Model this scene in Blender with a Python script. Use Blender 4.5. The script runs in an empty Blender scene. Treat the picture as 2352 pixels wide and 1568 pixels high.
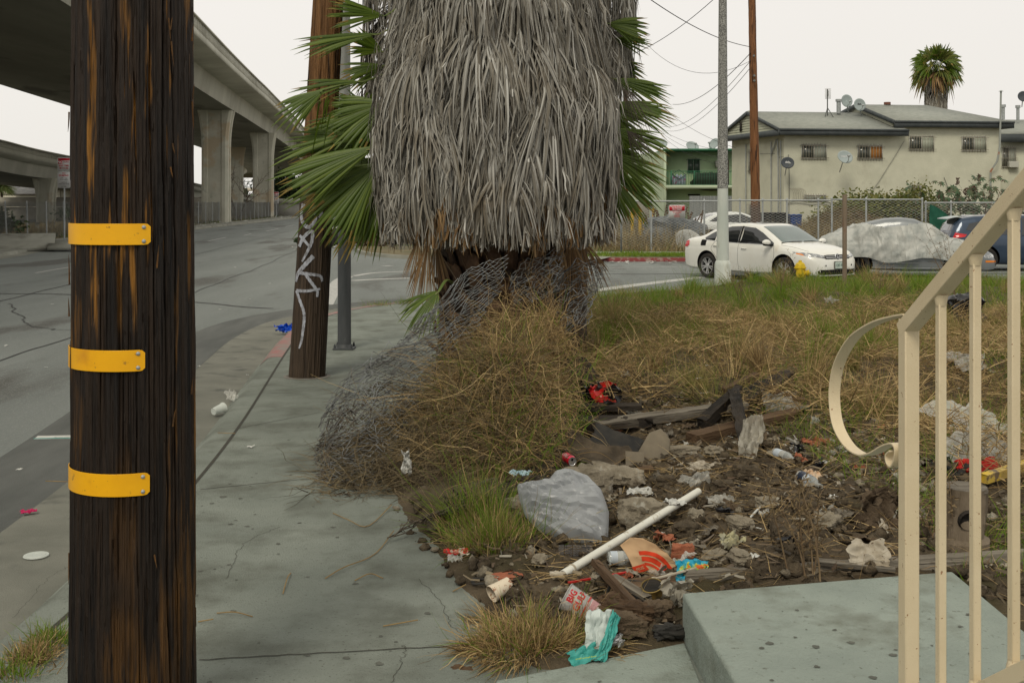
import bpy, math, random
import numpy as np
from mathutils import Vector, Matrix
random.seed(7); RS = np.random.RandomState(11)
PI = math.pi
S = bpy.context.scene
COL = S.collection
# ---------------------------------------------------------------- camera, sky, sun, exposure
F, CX, VH, H = 2600.0, 1176.0, 465.0, 1.85      # focal length, centre and horizon in photo pixels (2352 wide), eye height
cam = bpy.data.objects.new('camera', bpy.data.cameras.new('camera'))
COL.objects.link(cam); S.camera = cam
cam.location = (0, 0, H); cam.rotation_euler = (math.radians(90), 0, 0)
cam.data.sensor_width = 36; cam.data.lens = 36 * F / 2352
cam.data.shift_y = -(784 - VH) / 2352
cam.data.clip_start = 0.1; cam.data.clip_end = 6000

SUN_EL, SUN_AZ = math.radians(48), math.radians(-20)   # soft light from high above, a little to the left and behind the scene
W = bpy.data.worlds.new('World'); S.world = W; W.use_nodes = True
nt = W.node_tree; nt.nodes.clear()
sky = nt.nodes.new('ShaderNodeTexSky'); sky.sky_type = 'NISHITA'; sky.sun_disc = False
sky.sun_elevation = SUN_EL; sky.sun_rotation = SUN_AZ; sky.air_density = 1.4; sky.dust_density = 4.0
bw = nt.nodes.new('ShaderNodeRGBToBW'); nt.links.new(sky.outputs[0], bw.inputs[0])
tc = nt.nodes.new('ShaderNodeTexCoord'); sep = nt.nodes.new('ShaderNodeSeparateXYZ'); nt.links.new(tc.outputs['Generated'], sep.inputs[0])
ramp = nt.nodes.new('ShaderNodeValToRGB'); nt.links.new(sep.outputs['Z'], ramp.inputs[0])
e = ramp.color_ramp.elements
e[0].position = 0.0; e[0].color = (.86, .83, .77, 1)
e[1].position = 0.9; e[1].color = (.84, .81, .715, 1)
x = ramp.color_ramp.elements.new(0.16); x.color = (.885, .85, .80, 1)
cloud = nt.nodes.new('ShaderNodeTexNoise'); cloud.inputs['Scale'].default_value = 1.6; cloud.inputs['Detail'].default_value = 3
nt.links.new(tc.outputs['Generated'], cloud.inputs['Vector'])
cm = nt.nodes.new('ShaderNodeMapRange'); cm.inputs['To Min'].default_value = .95; cm.inputs['To Max'].default_value = 1.05
nt.links.new(cloud.outputs[0], cm.inputs['Value'])
mul = nt.nodes.new('ShaderNodeMixRGB'); mul.blend_type = 'MULTIPLY'; mul.inputs[0].default_value = 1
nt.links.new(ramp.outputs[0], mul.inputs[1]); nt.links.new(cm.outputs[0], mul.inputs[2])
bg1 = nt.nodes.new('ShaderNodeBackground'); bg1.inputs['Strength'].default_value = .05; nt.links.new(bw.outputs[0], bg1.inputs['Color'])
bg2 = nt.nodes.new('ShaderNodeBackground'); bg2.inputs['Strength'].default_value = 1.0; nt.links.new(mul.outputs[0], bg2.inputs['Color'])
mix = nt.nodes.new('ShaderNodeMixShader'); mix.inputs[0].default_value = .92
nt.links.new(bg1.outputs[0], mix.inputs[1]); nt.links.new(bg2.outputs[0], mix.inputs[2])
wo = nt.nodes.new('ShaderNodeOutputWorld'); nt.links.new(mix.outputs[0], wo.inputs[0])

sun = bpy.data.objects.new('sun', bpy.data.lights.new('sun', 'SUN')); COL.objects.link(sun)
sun.data.energy = 1.5; sun.data.angle = math.radians(18); sun.data.color = (1, .92, .76)
sd = Vector((math.sin(SUN_AZ) * math.cos(SUN_EL), -math.cos(SUN_AZ) * math.cos(SUN_EL), math.sin(SUN_EL)))
sun.rotation_euler = sd.to_track_quat('Z', 'Y').to_euler()
S.view_settings.view_transform = 'Standard'; S.view_settings.look = 'None'
S.view_settings.exposure = 0.08; S.view_settings.gamma = 1.0
try:
    S.cycles.use_adaptive_sampling = True; S.cycles.max_bounces = 6; S.cycles.diffuse_bounces = 3
    S.cycles.transparent_max_bounces = 16; S.cycles.caustics_reflective = False; S.cycles.caustics_refractive = False
except Exception: pass

# ---------------------------------------------------------------- photo pixel -> world helpers
def P(u, v, y): return np.array(((u - CX) * y / F, y, H - (v - VH) * y / F))
def G(u, v, z=0.0):
    y = F * (H - z) / (v - VH); return np.array(((u - CX) * y / F, y, z))
def GT(u, v):                                   # the same on the rough lot's relief
    z = 0.0
    for _ in range(30):
        p = G(u, v, z); z = .5 * z + .5 * float(lot_h(p[0], p[1]))
    return np.array((p[0], p[1], z))
# ---------------------------------------------------------------- numpy noise
def _h(ix, iy, iz, s):
    n = (ix.astype(np.int64) * 374761393 + iy.astype(np.int64) * 668265263 + iz.astype(np.int64) * 2147483647 + s * 1274126177) & 0xFFFFFFFF
    n = ((n ^ (n >> 13)) * 1274126177) & 0xFFFFFFFF
    n = ((n ^ (n >> 16)) * 2246822519) & 0xFFFFFFFF
    return ((n ^ (n >> 15)) & 0xFFFFFF) / float(0xFFFFFF)
def vn(x, y, z=0.0, s=0):
    x, y, z = np.broadcast_arrays(np.asarray(x, float), np.asarray(y, float), np.asarray(z, float))
    fx, fy, fz = np.floor(x), np.floor(y), np.floor(z)
    a, b, c = x - fx, y - fy, z - fz
    a = a * a * (3 - 2 * a); b = b * b * (3 - 2 * b); c = c * c * (3 - 2 * c)
    r = 0
    for i in (0, 1):
        for j in (0, 1):
            for k in (0, 1):
                w = (a if i else 1 - a) * (b if j else 1 - b) * (c if k else 1 - c)
                r = r + w * _h(fx + i, fy + j, fz + k, s)
    return r * 2 - 1
def fbm(x, y, z=0.0, s=0, o=4):
    r = 0; a = 1; t = 0
    for i in range(o):
        r = r + a * vn(np.asarray(x) * 2 ** i, np.asarray(y) * 2 ** i, np.asarray(z) * 2 ** i, s + i * 17); t += a; a *= .5
    return r / t
def crease(x, y, z=0.0, s=0, n=7, f0=1.0):
    """sum of folded planes: the straight ridges of crumpled film or paper, about -1..1"""
    R = np.random.RandomState(s + 500); r = 0; t = 0; w = .25 * fbm(np.asarray(x) * 2, np.asarray(y) * 2, z, s, 2)
    for k in range(n):
        d = R.randn(3); d /= np.linalg.norm(d); f = f0 * 1.42 ** k; a = 1 / f ** .9
        q = (x * d[0] + y * d[1] + z * d[2] + w) * f + R.rand() * 9; r = r + a * (4 * np.abs(q - np.floor(q) - .5) - 1); t += a
    return r / t * 1.6
def sst(a, b, x):
    t = np.clip((np.asarray(x, float) - a) / (b - a), 0, 1); return t * t * (3 - 2 * t)
def interp(x, xs, ys): return np.interp(x, xs, ys)
def cr(pts, n):                                  # Catmull-Rom through points
    p = np.array(pts, float); m = len(p)
    q = np.vstack((2 * p[0] - p[1], p, 2 * p[-1] - p[-2])); out = []
    t = np.linspace(0, m - 1, n)
    for x in t:
        i = min(int(x), m - 2); f = x - i
        a, b, c, d = q[i], q[i + 1], q[i + 2], q[i + 3]
        out.append(.5 * ((2 * b) + (-a + c) * f + (2 * a - 5 * b + 4 * c - d) * f * f + (-a + 3 * b - 3 * c + d) * f ** 3))
    return np.array(out)
def nrm(v):
    v = np.asarray(v, float); return v / (np.linalg.norm(v) + 1e-12)
def rotz(a): c, s = math.cos(a), math.sin(a); return np.array(((c, -s, 0), (s, c, 0), (0, 0, 1.)))
def rot(ax, a):
    return np.array(Matrix.Rotation(a, 3, Vector(ax)))
# ---------------------------------------------------------------- mesh builder
class MB:
    def __init__(s): s.V = []; s.L = []; s.C = []; s.M = []; s.n = 0; s.m = 0
    def add(s, v, f, m=None):
        v = np.asarray(v, float).reshape(-1, 3); s.V.append(v)
        m = s.m if m is None else m
        if isinstance(f, np.ndarray):
            s.L.append(f.reshape(-1) + s.n); s.C.append(np.full(len(f), f.shape[1])); s.M.append(np.full(len(f), m))
        else:
            for q in f: s.L.append(np.array(q) + s.n)
            s.C.append(np.array([len(q) for q in f])); s.M.append(np.full(len(f), m))
        s.n += len(v); return s
    def box(s, c, d, R=None, m=None):
        x, y, z = [k / 2 for k in d]
        v = np.array([(a, b, e) for a in (-x, x) for b in (-y, y) for e in (-z, z)])
        if R is not None: v = v @ np.asarray(R).T
        return s.add(v + np.array(c), np.array([(0, 1, 3, 2), (4, 6, 7, 5), (0, 4, 5, 1), (2, 3, 7, 6), (0, 2, 6, 4), (1, 5, 7, 3)]), m)
    def bx(s, x0, x1, y0, y1, z0, z1, m=None):
        return s.box(((x0 + x1) / 2, (y0 + y1) / 2, (z0 + z1) / 2), (x1 - x0, y1 - y0, z1 - z0), None, m)
    def beam(s, p, q, w, h, up=(0, 0, 1), m=None):    # box from p to q
        p = np.array(p, float); q = np.array(q, float); d = nrm(q - p); r = np.cross(d, up)
        if np.linalg.norm(r) < 1e-5: r = np.cross(d, (1, 0, 0))
        r = nrm(r); u = np.cross(r, d)
        return s.box((p + q) / 2, (w, np.linalg.norm(q - p), h), np.array((r, d, u)).T, m)
    def tube(s, pts, r, n=8, cap=True, m=None, flat=1.0, closed=False):
        p = np.array(pts, float); k = len(p); r = np.broadcast_to(np.asarray(r, float), (k,))
        t = np.gradient(p, axis=0)
        if closed: t = np.roll(p, -1, 0) - np.roll(p, 1, 0)
        t = t / (np.linalg.norm(t, axis=1, keepdims=True) + 1e-12)
        ref = np.array((0, 0, 1.)) if abs(t[0][2]) < .9 else np.array((1., 0, 0))
        a = nrm(np.cross(t[0], ref)); A = []
        for i in range(k):
            a = nrm(a - t[i] * np.dot(a, t[i])); A.append(a)
        A = np.array(A); B = np.cross(t, A)
        th = np.arange(n) * 2 * PI / n
        v = p[:, None] + r[:, None, None] * (np.cos(th)[None, :, None] * A[:, None] + flat * np.sin(th)[None, :, None] * B[:, None])
        kk = k if closed else k - 1
        i = np.arange(kk)[:, None]; j = np.arange(n)[None]; i2 = (i + 1) % k
        f = np.stack((i * n + j, i2 * n + j, i2 * n + (j + 1) % n, i * n + (j + 1) % n), -1).reshape(-1, 4)[:, ::-1]
        s.add(v, f, m)
        if cap and not closed:
            b = s.n - k * n
            s.L += [np.arange(n) + b, (np.arange(n)[::-1]) + b + (k - 1) * n]; s.C.append(np.array((n, n))); mm = s.m if m is None else m; s.M.append(np.array((mm, mm)))
        return s
    def cyl(s, p, q, r0, r1=None, n=16, m=None, cap=True):
        return s.tube([p, q], [r0, r0 if r1 is None else r1], n, cap, m)
    def grid(s, Pt, m=None, cu=False, cv=False, flip=False):
        Pt = np.asarray(Pt, float); a, b = Pt.shape[:2]
        i = np.arange(a if cu else a - 1)[:, None]; j = np.arange(b if cv else b - 1)[None]
        i2 = (i + 1) % a; j2 = (j + 1) % b
        f = np.stack(np.broadcast_arrays(i * b + j, i2 * b + j, i2 * b + j2, i * b + j2), -1).reshape(-1, 4)
        if flip: f = f[:, ::-1]
        return s.add(Pt.reshape(-1, 3), f, m)
    def lathe(s, prof, n=24, o=(0, 0, 0), R=None, m=None):      # prof of (r,z)
        pr = np.array(prof, float); th = np.arange(n) * 2 * PI / n
        v = np.stack((pr[:, 0][:, None] * np.cos(th), pr[:, 0][:, None] * np.sin(th), np.broadcast_to(pr[:, 1][:, None], (len(pr), n))), -1)
        if R is not None: v = v @ np.asarray(R).T
        return s.grid(v + np.array(o), m, cv=True, flip=True)
    def prism(s, poly, z0, z1, fr=None, m=None):                # polygon in xy extruded in z; fr=(origin, X, Y, Z)
        p = np.array(poly, float); n = len(p)
        v = np.vstack((np.c_[p, np.full(n, z0)], np.c_[p, np.full(n, z1)]))
        if fr is not None:
            o, X, Y, Z = [np.array(k, float) for k in fr]; v = o + v[:, :1] * X + v[:, 1:2] * Y + v[:, 2:] * Z
        f = [list(range(n))[::-1], list(range(n, 2 * n))] + [[i, (i + 1) % n, n + (i + 1) % n, n + i] for i in range(n)]
        return s.add(v, f, m)
    def sph(s, c, r, nu=16, nv=10, m=None, R=None):
        th = np.linspace(0, PI, nv); r = np.broadcast_to(np.asarray(r, float), (3,))
        ph = np.arange(nu) * 2 * PI / nu
        v = np.stack((np.sin(th)[:, None] * np.cos(ph) * r[0], np.sin(th)[:, None] * np.sin(ph) * r[1], np.broadcast_to(np.cos(th)[:, None] * r[2], (nv, nu))), -1)
        if R is not None: v = v @ np.asarray(R).T
        return s.grid(v + np.array(c), m, cv=True)
    def rock(s, c, d, seed, R=None, nu=20, nv=13, rough=.25, m=None, box=.5):
        th = np.linspace(0, PI, nv)[:, None]; ph = (np.arange(nu) * 2 * PI / nu)[None]
        q = np.stack(np.broadcast_arrays(np.sin(th) * np.cos(ph), np.sin(th) * np.sin(ph), np.cos(th)), -1)
        mx = np.max(np.abs(q), -1, keepdims=True); q = q / (mx ** box)       # towards a box
        rr = 1 + rough * .45 * crease(q[..., 0] * .8, q[..., 1] * .8, q[..., 2] * .8, seed, 5, 1.0) + rough * .7 * fbm(q[..., 0] * 1.7 + seed * 3.1, q[..., 1] * 1.7, q[..., 2] * 1.7, seed, 4) + rough * .35 * fbm(q[..., 0] * 7, q[..., 1] * 7 + seed, q[..., 2] * 7, seed + 5, 2)
        q = q * rr[..., None] * np.array(d) / 2
        if R is not None: q = q @ np.asarray(R).T
        return s.grid(q + np.array(c), m, cv=True)
    def strips(s, C, Sd, m=None, fold=None):
        """many ribbons at once: C (N,K,3) centre lines, Sd (N,K,3) half-width vectors; fold (N,K,3) lifts the middle"""
        N, K = C.shape[:2]
        if fold is None:
            v = np.stack((C - Sd, C + Sd), 2); w = 2
        else:
            v = np.stack((C - Sd, C + fold, C + Sd), 2); w = 3
        base = (np.arange(N) * K * w)[:, None, None]; i = np.arange(K - 1)[None, :, None]; j = np.arange(w - 1)[None, None]
        a = base + i * w + j
        f = np.stack((a, a + 1, a + w + 1, a + w), -1).reshape(-1, 4)
        return s.add(v.reshape(-1, 3), f, m)
    def text(s, t, size, fn, m=None, bold=0.0, wid=1.0, align='CENTER', spacing=1.0):
        cu = bpy.data.curves.new('t', 'FONT'); cu.body = t; cu.size = 1; cu.offset = bold; cu.align_x = align; cu.align_y = 'CENTER'; cu.resolution_u = 3
        cu.space_character = spacing
        o = bpy.data.objects.new('t', cu); COL.objects.link(o)
        me = o.to_mesh(); v = np.array([tuple(k.co) for k in me.vertices]); f = [list(p.vertices) for p in me.polygons]
        o.to_mesh_clear(); bpy.data.objects.remove(o); bpy.data.curves.remove(cu)
        if len(v) == 0: return s
        q = np.array([fn(a * size * wid, b * size) for a, b, _ in v])
        return s.add(q, f, m)
    def build(s, name, mats, parent=None, world=False, smooth=True, bevel=0, loc=None, seg=2, solid=0, sharp=40):
        v = np.vstack(s.V); L = np.concatenate(s.L); C = np.concatenate(s.C); M = np.concatenate(s.M)
        if world and parent is not None: v = v - np.array(parent.location)
        elif world: 
            pass
        me = bpy.data.meshes.new(name)
        me.vertices.add(len(v)); me.vertices.foreach_set('co', v.astype(np.float32).ravel())
        me.loops.add(len(L)); me.loops.foreach_set('vertex_index', L.astype(np.int32))
        me.polygons.add(len(C)); st = np.concatenate(([0], np.cumsum(C)[:-1]))
        me.polygons.foreach_set('loop_start', st.astype(np.int32)); me.polygons.foreach_set('loop_total', C.astype(np.int32))
        me.polygons.foreach_set('material_index', M.astype(np.int32))
        me.update(calc_edges=True); me.validate()
        for k in (mats if isinstance(mats, (list, tuple)) else [mats]): me.materials.append(k)
        if smooth:
            me.polygons.foreach_set('use_smooth', np.ones(len(me.polygons), bool))
            try: me.set_sharp_from_angle(angle=math.radians(sharp))
            except Exception: pass
        o = bpy.data.objects.new(name, me); COL.objects.link(o)
        if parent is not None: o.parent = parent
        if loc is not None: o.location = loc
        if bevel:
            b = o.modifiers.new('bevel', 'BEVEL'); b.width = bevel; b.segments = seg; b.limit_method = 'ANGLE'; b.angle_limit = math.radians(50)
        if solid:
            b = o.modifiers.new('solid', 'SOLIDIFY'); b.thickness = solid; b.offset = 0
        return o
def tag(o, label=None, cat=None, group=None, kind=None):
    if label: o['label'] = label
    if cat: o['category'] = cat
    if group: o['group'] = group
    if kind: o['kind'] = kind
    return o
def E(name, label, cat, loc=(0, 0, 0), rz=0, group=None):
    o = bpy.data.objects.new(name, None); COL.objects.link(o); o.location = loc; o.rotation_euler = (0, 0, rz)
    o.empty_display_size = .1
    return tag(o, label, cat, group)
def copy_tree(o, parent=None):
    c = o.copy(); COL.objects.link(c)
    if parent is not None: c.parent = parent
    for ch in [k for k in bpy.data.objects if k.parent == o]: copy_tree(ch, c)
    return c
def struct(name, mb, mats, **k):
    o = mb.build(name, mats, **k); o['kind'] = 'structure'; return o
def solo(name, mb, mats, label, cat, group=None, kind=None, **k):
    """a one-mesh thing; its origin goes to the middle of its base"""
    v = np.vstack(mb.V); c = np.array(((v[:, 0].min() + v[:, 0].max()) / 2, (v[:, 1].min() + v[:, 1].max()) / 2, v[:, 2].min()))
    mb.V = [a - c for a in mb.V]
    o = mb.build(name, mats, **k); o.location = c; return tag(o, label, cat, group, kind)
# ---------------------------------------------------------------- materials
MAT = {}
def mat(name, c1, c2=None, rough=.8, scale=6.0, stretch=(1, 1, 1), bump=0.0, bscale=40.0, metal=0.0, spec=.3, detail=6, lo=.35, hi=.65,
        island=None, spots=None, trans=0.0, alpha=1.0, coat=0.0, ior=1.45, sub=0.0, third=None, bstretch=None, translucent=0.0, spot2=None, wave=None):
    if name in MAT: return MAT[name]
    m = bpy.data.materials.new(name); m.use_nodes = True; t = m.node_tree; N = t.nodes; Lk = t.links
    b = N['Principled BSDF']
    b.inputs['Roughness'].default_value = rough; b.inputs['Metallic'].default_value = metal
    b.inputs['Specular IOR Level'].default_value = spec; b.inputs['IOR'].default_value = ior
    b.inputs['Transmission Weight'].default_value = trans; b.inputs['Alpha'].default_value = alpha
    b.inputs['Coat Weight'].default_value = coat; b.inputs['Coat Roughness'].default_value = .05
    co = N.new('ShaderNodeTexCoord'); mp = N.new('ShaderNodeMapping'); mp.inputs['Scale'].default_value = stretch
    Lk.new(co.outputs['Object'], mp.inputs['Vector'])
    def noise(sc, dt=detail, src=mp, rg=.6):
        n = N.new('ShaderNodeTexNoise'); n.inputs['Scale'].default_value = sc; n.inputs['Detail'].default_value = dt; n.inputs['Roughness'].default_value = rg
        Lk.new(src.outputs[0], n.inputs['Vector']); return n.outputs[0]
    def ramp2(src, a, c, lo, hi):
        r = N.new('ShaderNodeValToRGB'); Lk.new(src, r.inputs[0]); q = r.color_ramp.elements
        q[0].position = lo; q[0].color = tuple(a) + (1,); q[1].position = hi; q[1].color = tuple(c) + (1,); return r
    def mixc(fac, a, c, mode='MIX'):
        x = N.new('ShaderNodeMixRGB'); x.blend_type = mode
        if isinstance(fac, (int, float)): x.inputs[0].default_value = fac
        else: Lk.new(fac, x.inputs[0])
        for k, w in ((1, a), (2, c)):
            if isinstance(w, tuple): x.inputs[k].default_value = w if len(w) == 4 else w + (1,)
            else: Lk.new(w, x.inputs[k])
        return x.outputs[0]
    if island:                                           # colour by ribbon
        g = N.new('ShaderNodeNewGeometry'); r = N.new('ShaderNodeValToRGB'); Lk.new(g.outputs['Random Per Island'], r.inputs[0])
        q = r.color_ramp.elements; n = len(island)
        while len(q) < n: q.new(.5)
        for i, c in enumerate(island): q[i].position = i / (n - 1); q[i].color = tuple(c) + (1,)
        col = r.outputs[0]
        if c2 is not None: col = mixc(ramp2(noise(scale), (0, 0, 0), (1, 1, 1), lo, hi).outputs[0], col, tuple(c2))
    elif c2 is not None:
        r = ramp2(noise(scale), c1, c2, lo, hi)
        if third: q = r.color_ramp.elements.new(third[0]); q.color = tuple(third[1]) + (1,)
        col = r.outputs[0]
    else: col = None
    if col is None: b.inputs['Base Color'].default_value = tuple(c1) + (1,)
    for sp in (spots, spot2):                           # (scale, threshold lo, hi, colour, stretch)
        if sp:
            mm = mp
            if len(sp) > 4: mm = N.new('ShaderNodeMapping'); mm.inputs['Scale'].default_value = sp[4]; Lk.new(co.outputs['Object'], mm.inputs['Vector'])
            fac = ramp2(noise(sp[0], 5, mm), (0, 0, 0), (1, 1, 1), sp[1], sp[2]).outputs[0]
            col = mixc(fac, col if col is not None else tuple(c1), tuple(sp[3]))
    if col is not None: Lk.new(col, b.inputs['Base Color'])
    hgt = None
    if bump:
        mm = mp
        if bstretch: mm = N.new('ShaderNodeMapping'); mm.inputs['Scale'].default_value = bstretch; Lk.new(co.outputs['Object'], mm.inputs['Vector'])
        bn = N.new('ShaderNodeBump'); bn.inputs['Strength'].default_value = bump; bn.inputs['Distance'].default_value = .02
        Lk.new(noise(bscale, 5, mm), bn.inputs['Height']); Lk.new(bn.outputs[0], b.inputs['Normal'])
    if translucent:
        tl = N.new('ShaderNodeBsdfTranslucent'); mx = N.new('ShaderNodeMixShader'); mx.inputs[0].default_value = translucent
        if col is not None: Lk.new(col, tl.inputs[0])
        else: tl.inputs[0].default_value = tuple(c1) + (1,)
        Lk.new(b.outputs[0], mx.inputs[1]); Lk.new(tl.outputs[0], mx.inputs[2]); Lk.new(mx.outputs[0], N['Material Output'].inputs[0])
    MAT[name] = m; return m
# ================================================================ GROUND, STREETS, KERBS, THE ROUGH LOT
ZS = -0.12                                               # street level; pavements lie at 0
def off(poly, d):                                        # shift a plan polyline sideways (positive = left of travel)
    p = np.array(poly, float); t = np.gradient(p, axis=0); t /= np.linalg.norm(t, axis=1, keepdims=True)
    return p + d * np.stack((-t[:, 1], t[:, 0]), 1)
def sweep(mb, line, prof, m=None):                       # prof: list of (offset to the left, z)
    rows = [np.c_[off(line, o), np.full(len(line), z)] for o, z in prof]
    return mb.grid(np.array(rows), m)
def tri2(mb, poly, z, m=None):                           # filled plan polygon
    from mathutils.geometry import tessellate_polygon
    v = [Vector((a, b, 0)) for a, b in poly]; f = tessellate_polygon([v])
    out = []
    for t in f:
        a, b, c = [v[i] for i in t]
        out.append(list(t) if (b - a).cross(c - a).z > 0 else list(t)[::-1])
    return mb.add(np.array([(a, b, z) for a, b in poly]), out, m)

m_ground = mat('earth', (.10, .085, .055), (.16, .13, .075), scale=.4, bump=.4, bscale=8)
m_asph = mat('asphalt', (.155, .170, .162), (.215, .232, .222), scale=.35, stretch=(2.2, .35, 1), bump=.7, bscale=160, bstretch=(1, 1, 1), rough=.85, lo=.3, hi=.7,
             spots=(.55, .54, .64, (.10, .10, .092), (1.0, .22, 1)), spot2=(70, .56, .66, (.30, .31, .29), (1, 1, 1)))
m_conc = mat('pavement_concrete', (.190, .212, .186), (.262, .286, .252), scale=1.3, bump=.8, bscale=110, rough=.9, lo=.3, hi=.7,
             spots=(60, .60, .70, (.095, .097, .08)), spot2=(2.4, .46, .74, (.115, .122, .10)))
m_gutter = mat('gutter_concrete', (.14, .142, .12), (.20, .20, .17), scale=1.6, bump=.4, bscale=120, rough=.9, spots=(3, .55, .75, (.075, .078, .07)))
m_step = mat('step_concrete', (.225, .262, .235), (.30, .342, .305), scale=2.5, bump=.6, bscale=70, rough=.85, lo=.3, hi=.7,
             spots=(34, .62, .70, (.15, .165, .14)), spot2=(3.0, .52, .78, (.125, .13, .10)))
m_joint = mat('joint_dirt', (.035, .035, .03), (.06, .055, .04), scale=20)
m_red = mat('red_kerb_paint', (.20, .045, .045), (.28, .20, .17), scale=7, lo=.5, hi=.62, rough=.8)
m_redp = mat('faded_red_paint', (.30, .14, .13), (.22, .20, .18), scale=5, lo=.4, hi=.62, rough=.8)
m_white_line = mat('road_paint', (.42, .42, .40), (.20, .20, .19), scale=14, lo=.55, hi=.7, rough=.7)
m_soil = mat('lot_soil', (.050, .037, .023), (.125, .096, .062), scale=3.5, bump=1.0, bscale=55, rough=.95, lo=.3, hi=.7, spots=(22, .62, .70, (.15, .12, .08)), spot2=(1.1, .5, .62, (.055, .045, .022)))

g = MB(); g.grid(np.array([[(-2500, -300, -.15), (-2500, 4500, -.15)], [(2500, -300, -.15), (2500, 4500, -.15)]]), flip=True)
struct('ground', g, m_ground, smooth=False)
g = MB(); a = np.array([[(xx, yy, ZS) for yy in np.linspace(-12, 300, 40)] for xx in np.linspace(-60, 70, 20)]); g.grid(a, flip=True)
struct('street', g, m_asph, smooth=False)

KB = cr([(-2.05, -8), (-2.05, 0), (-2.0, 4.5), (-2.0, 5.6), (-2.09, 7.46), (-2.29, 9.68), (-2.78, 13.9), (-3.03, 16.5), (-2.95, 18.7), (-2.2, 20.6), (-.9, 21.9),
         (.9, 23.0), (2.6, 23.6), (4.4, 23.9), (7, 23.9), (12, 23.6), (40, 23.0)], 150)
g = MB(); sweep(g, KB, [(0, 0), (.15, -.004), (.19, -.02), (.28, ZS + .012), (.30, ZS + .006)], m=0)
struct('kerb', g, [m_conc])
g = MB()                                                 # worn red paint on the corner kerb
i0, i1 = [int(np.argmin(abs(KB[:, 1] - q) + (KB[:, 0] > 0) * 99)) for q in (13.6, 21.0)]
sweep(g, KB[i0:i1], [(.012, .0015), (.15, .0), (.192, -.016), (.285, ZS + .016)]); struct('kerb_paint', g, m_redp)
g = MB(); sweep(g, KB, [(.30, ZS + .006), (.98, ZS + .02), (1.0, ZS - .01)]); struct('gutter', g, m_gutter)
g = MB(); sweep(g, KB, [(-.012, .003), (.012, .003)])
for a, b in (((455, 1515), (1085, 1481)), ((540, 985), (735, 947)), ((592, 902), (712, 904)), ((459, 1124), (721, 1098)), ((745, 790), (960, 770)), ((770, 758), (960, 742))):
    p, q = G(*a), G(*b); n = 26; l = np.array([p + (q - p) * k / (n - 1) for k in range(n)])[:, :2]; l = l + .006 * RS.randn(n, 2) * .5
    sweep(g, l, [(-.0035, .0032), (.0035, .0032)])
struct('pavement_joint', g, m_joint)
# pavement: between the kerb and the lot
XB = [(-2, .1), (4.2, -.08), (4.9, -.20), (5.5, -.40), (6.6, -.80), (7.5, -1.0), (9.5, -.95), (11, -.9), (13, -1.0), (16, -1.0), (18.5, -.5), (20, .3)]
def xb(y): return np.interp(y, [q[0] for q in XB], [q[1] for q in XB])
YB = [(-3, 19.8), (0, 20.3), (1.5, 21.2), (3.3, 22.0), (5, 22.6), (8, 23.0), (40, 22.6)]
def yb(x): return np.interp(x, [q[0] for q in YB], [q[1] for q in YB])
g = MB(); tri2(g, [tuple(q) for q in KB[::-1]] + [(3.5, -8), (3.5, 4.78), (1.2, 4.9), (.6, 4.9), (.3, 6), (.1, 8), (.2, 16), (1.2, 19.5), (4, 20.5), (40, 20)], 0.0)
struct('pavement', g, m_conc, smooth=False)
def ynear(x): return np.interp(x, [-2, 0, .74, .75, 1.98, 2.0, 2.3, 20], [4.33, 4.36, 4.72, 4.85, 5.12, 4.0, 3.2, 2.0])
def lot_h(x, y):
    x = np.asarray(x, float); y = np.asarray(y, float)
    w = sst(-.05, .45, x - xb(y)) * sst(-.1, .5, yb(x) - y) * sst(-.12, .15, y - ynear(x))
    h = .05 + .07 * sst(9, 17, y) * sst(-.5, 2.5, x) + .12 * sst(.5, 1.3, x) * (1 - sst(6.5, 9, y))
    h = h + .17 * sst(3.0, 5.5, x) * sst(14, 19, y) + .05 * sst(.5, 3, x) * sst(14, 19, y)
    h = h + .07 * fbm(x * .55 + 3, y * .55, 0, 3, 3) + .035 * fbm(x * 2.6, y * 2.6, 0, 9, 3)
    yy = y + .35 * np.sin(x * 1.3) - .25 * np.clip(x - 1.2, 0, 3)
    h = h + .24 * sst(8.9, 10.1, yy) * sst(.2, 1.0, x) * sst(17, 11, y) + .10 * np.exp(-((x - 3.2) ** 2 + (y - 8.6) ** 2) / 1.2)
    return -.03 + (.03 + np.maximum(h, .025)) * w
def _unused(): pass
def patch(mb, x0, x1, y0, y1, nx, ny, amp):
    xs, ys = np.linspace(x0, x1, nx), np.linspace(y0, y1, ny); X, Y = np.meshgrid(xs, ys, indexing='ij')
    Z = lot_h(X, Y); c = fbm(X * 9, Y * 9, 0, 21, 4); c2 = np.abs(fbm(X * 22, Y * 22, 0, 5, 3))
    Z = Z + amp * sst(-.01, .03, Z) * (c * .75 + c2 * .5)
    mb.grid(np.stack((X, Y, Z), -1), flip=True)
g = MB(); patch(g, -1.7, 5.0, 3.4, 10.0, 300, 290, .05); patch(g, -1.7, 5.0, 10.0, 24, 120, 240, .02); patch(g, 5.0, 24, 1.0, 24, 90, 110, .02)
struct('dirt_lot', g, m_soil)

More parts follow.
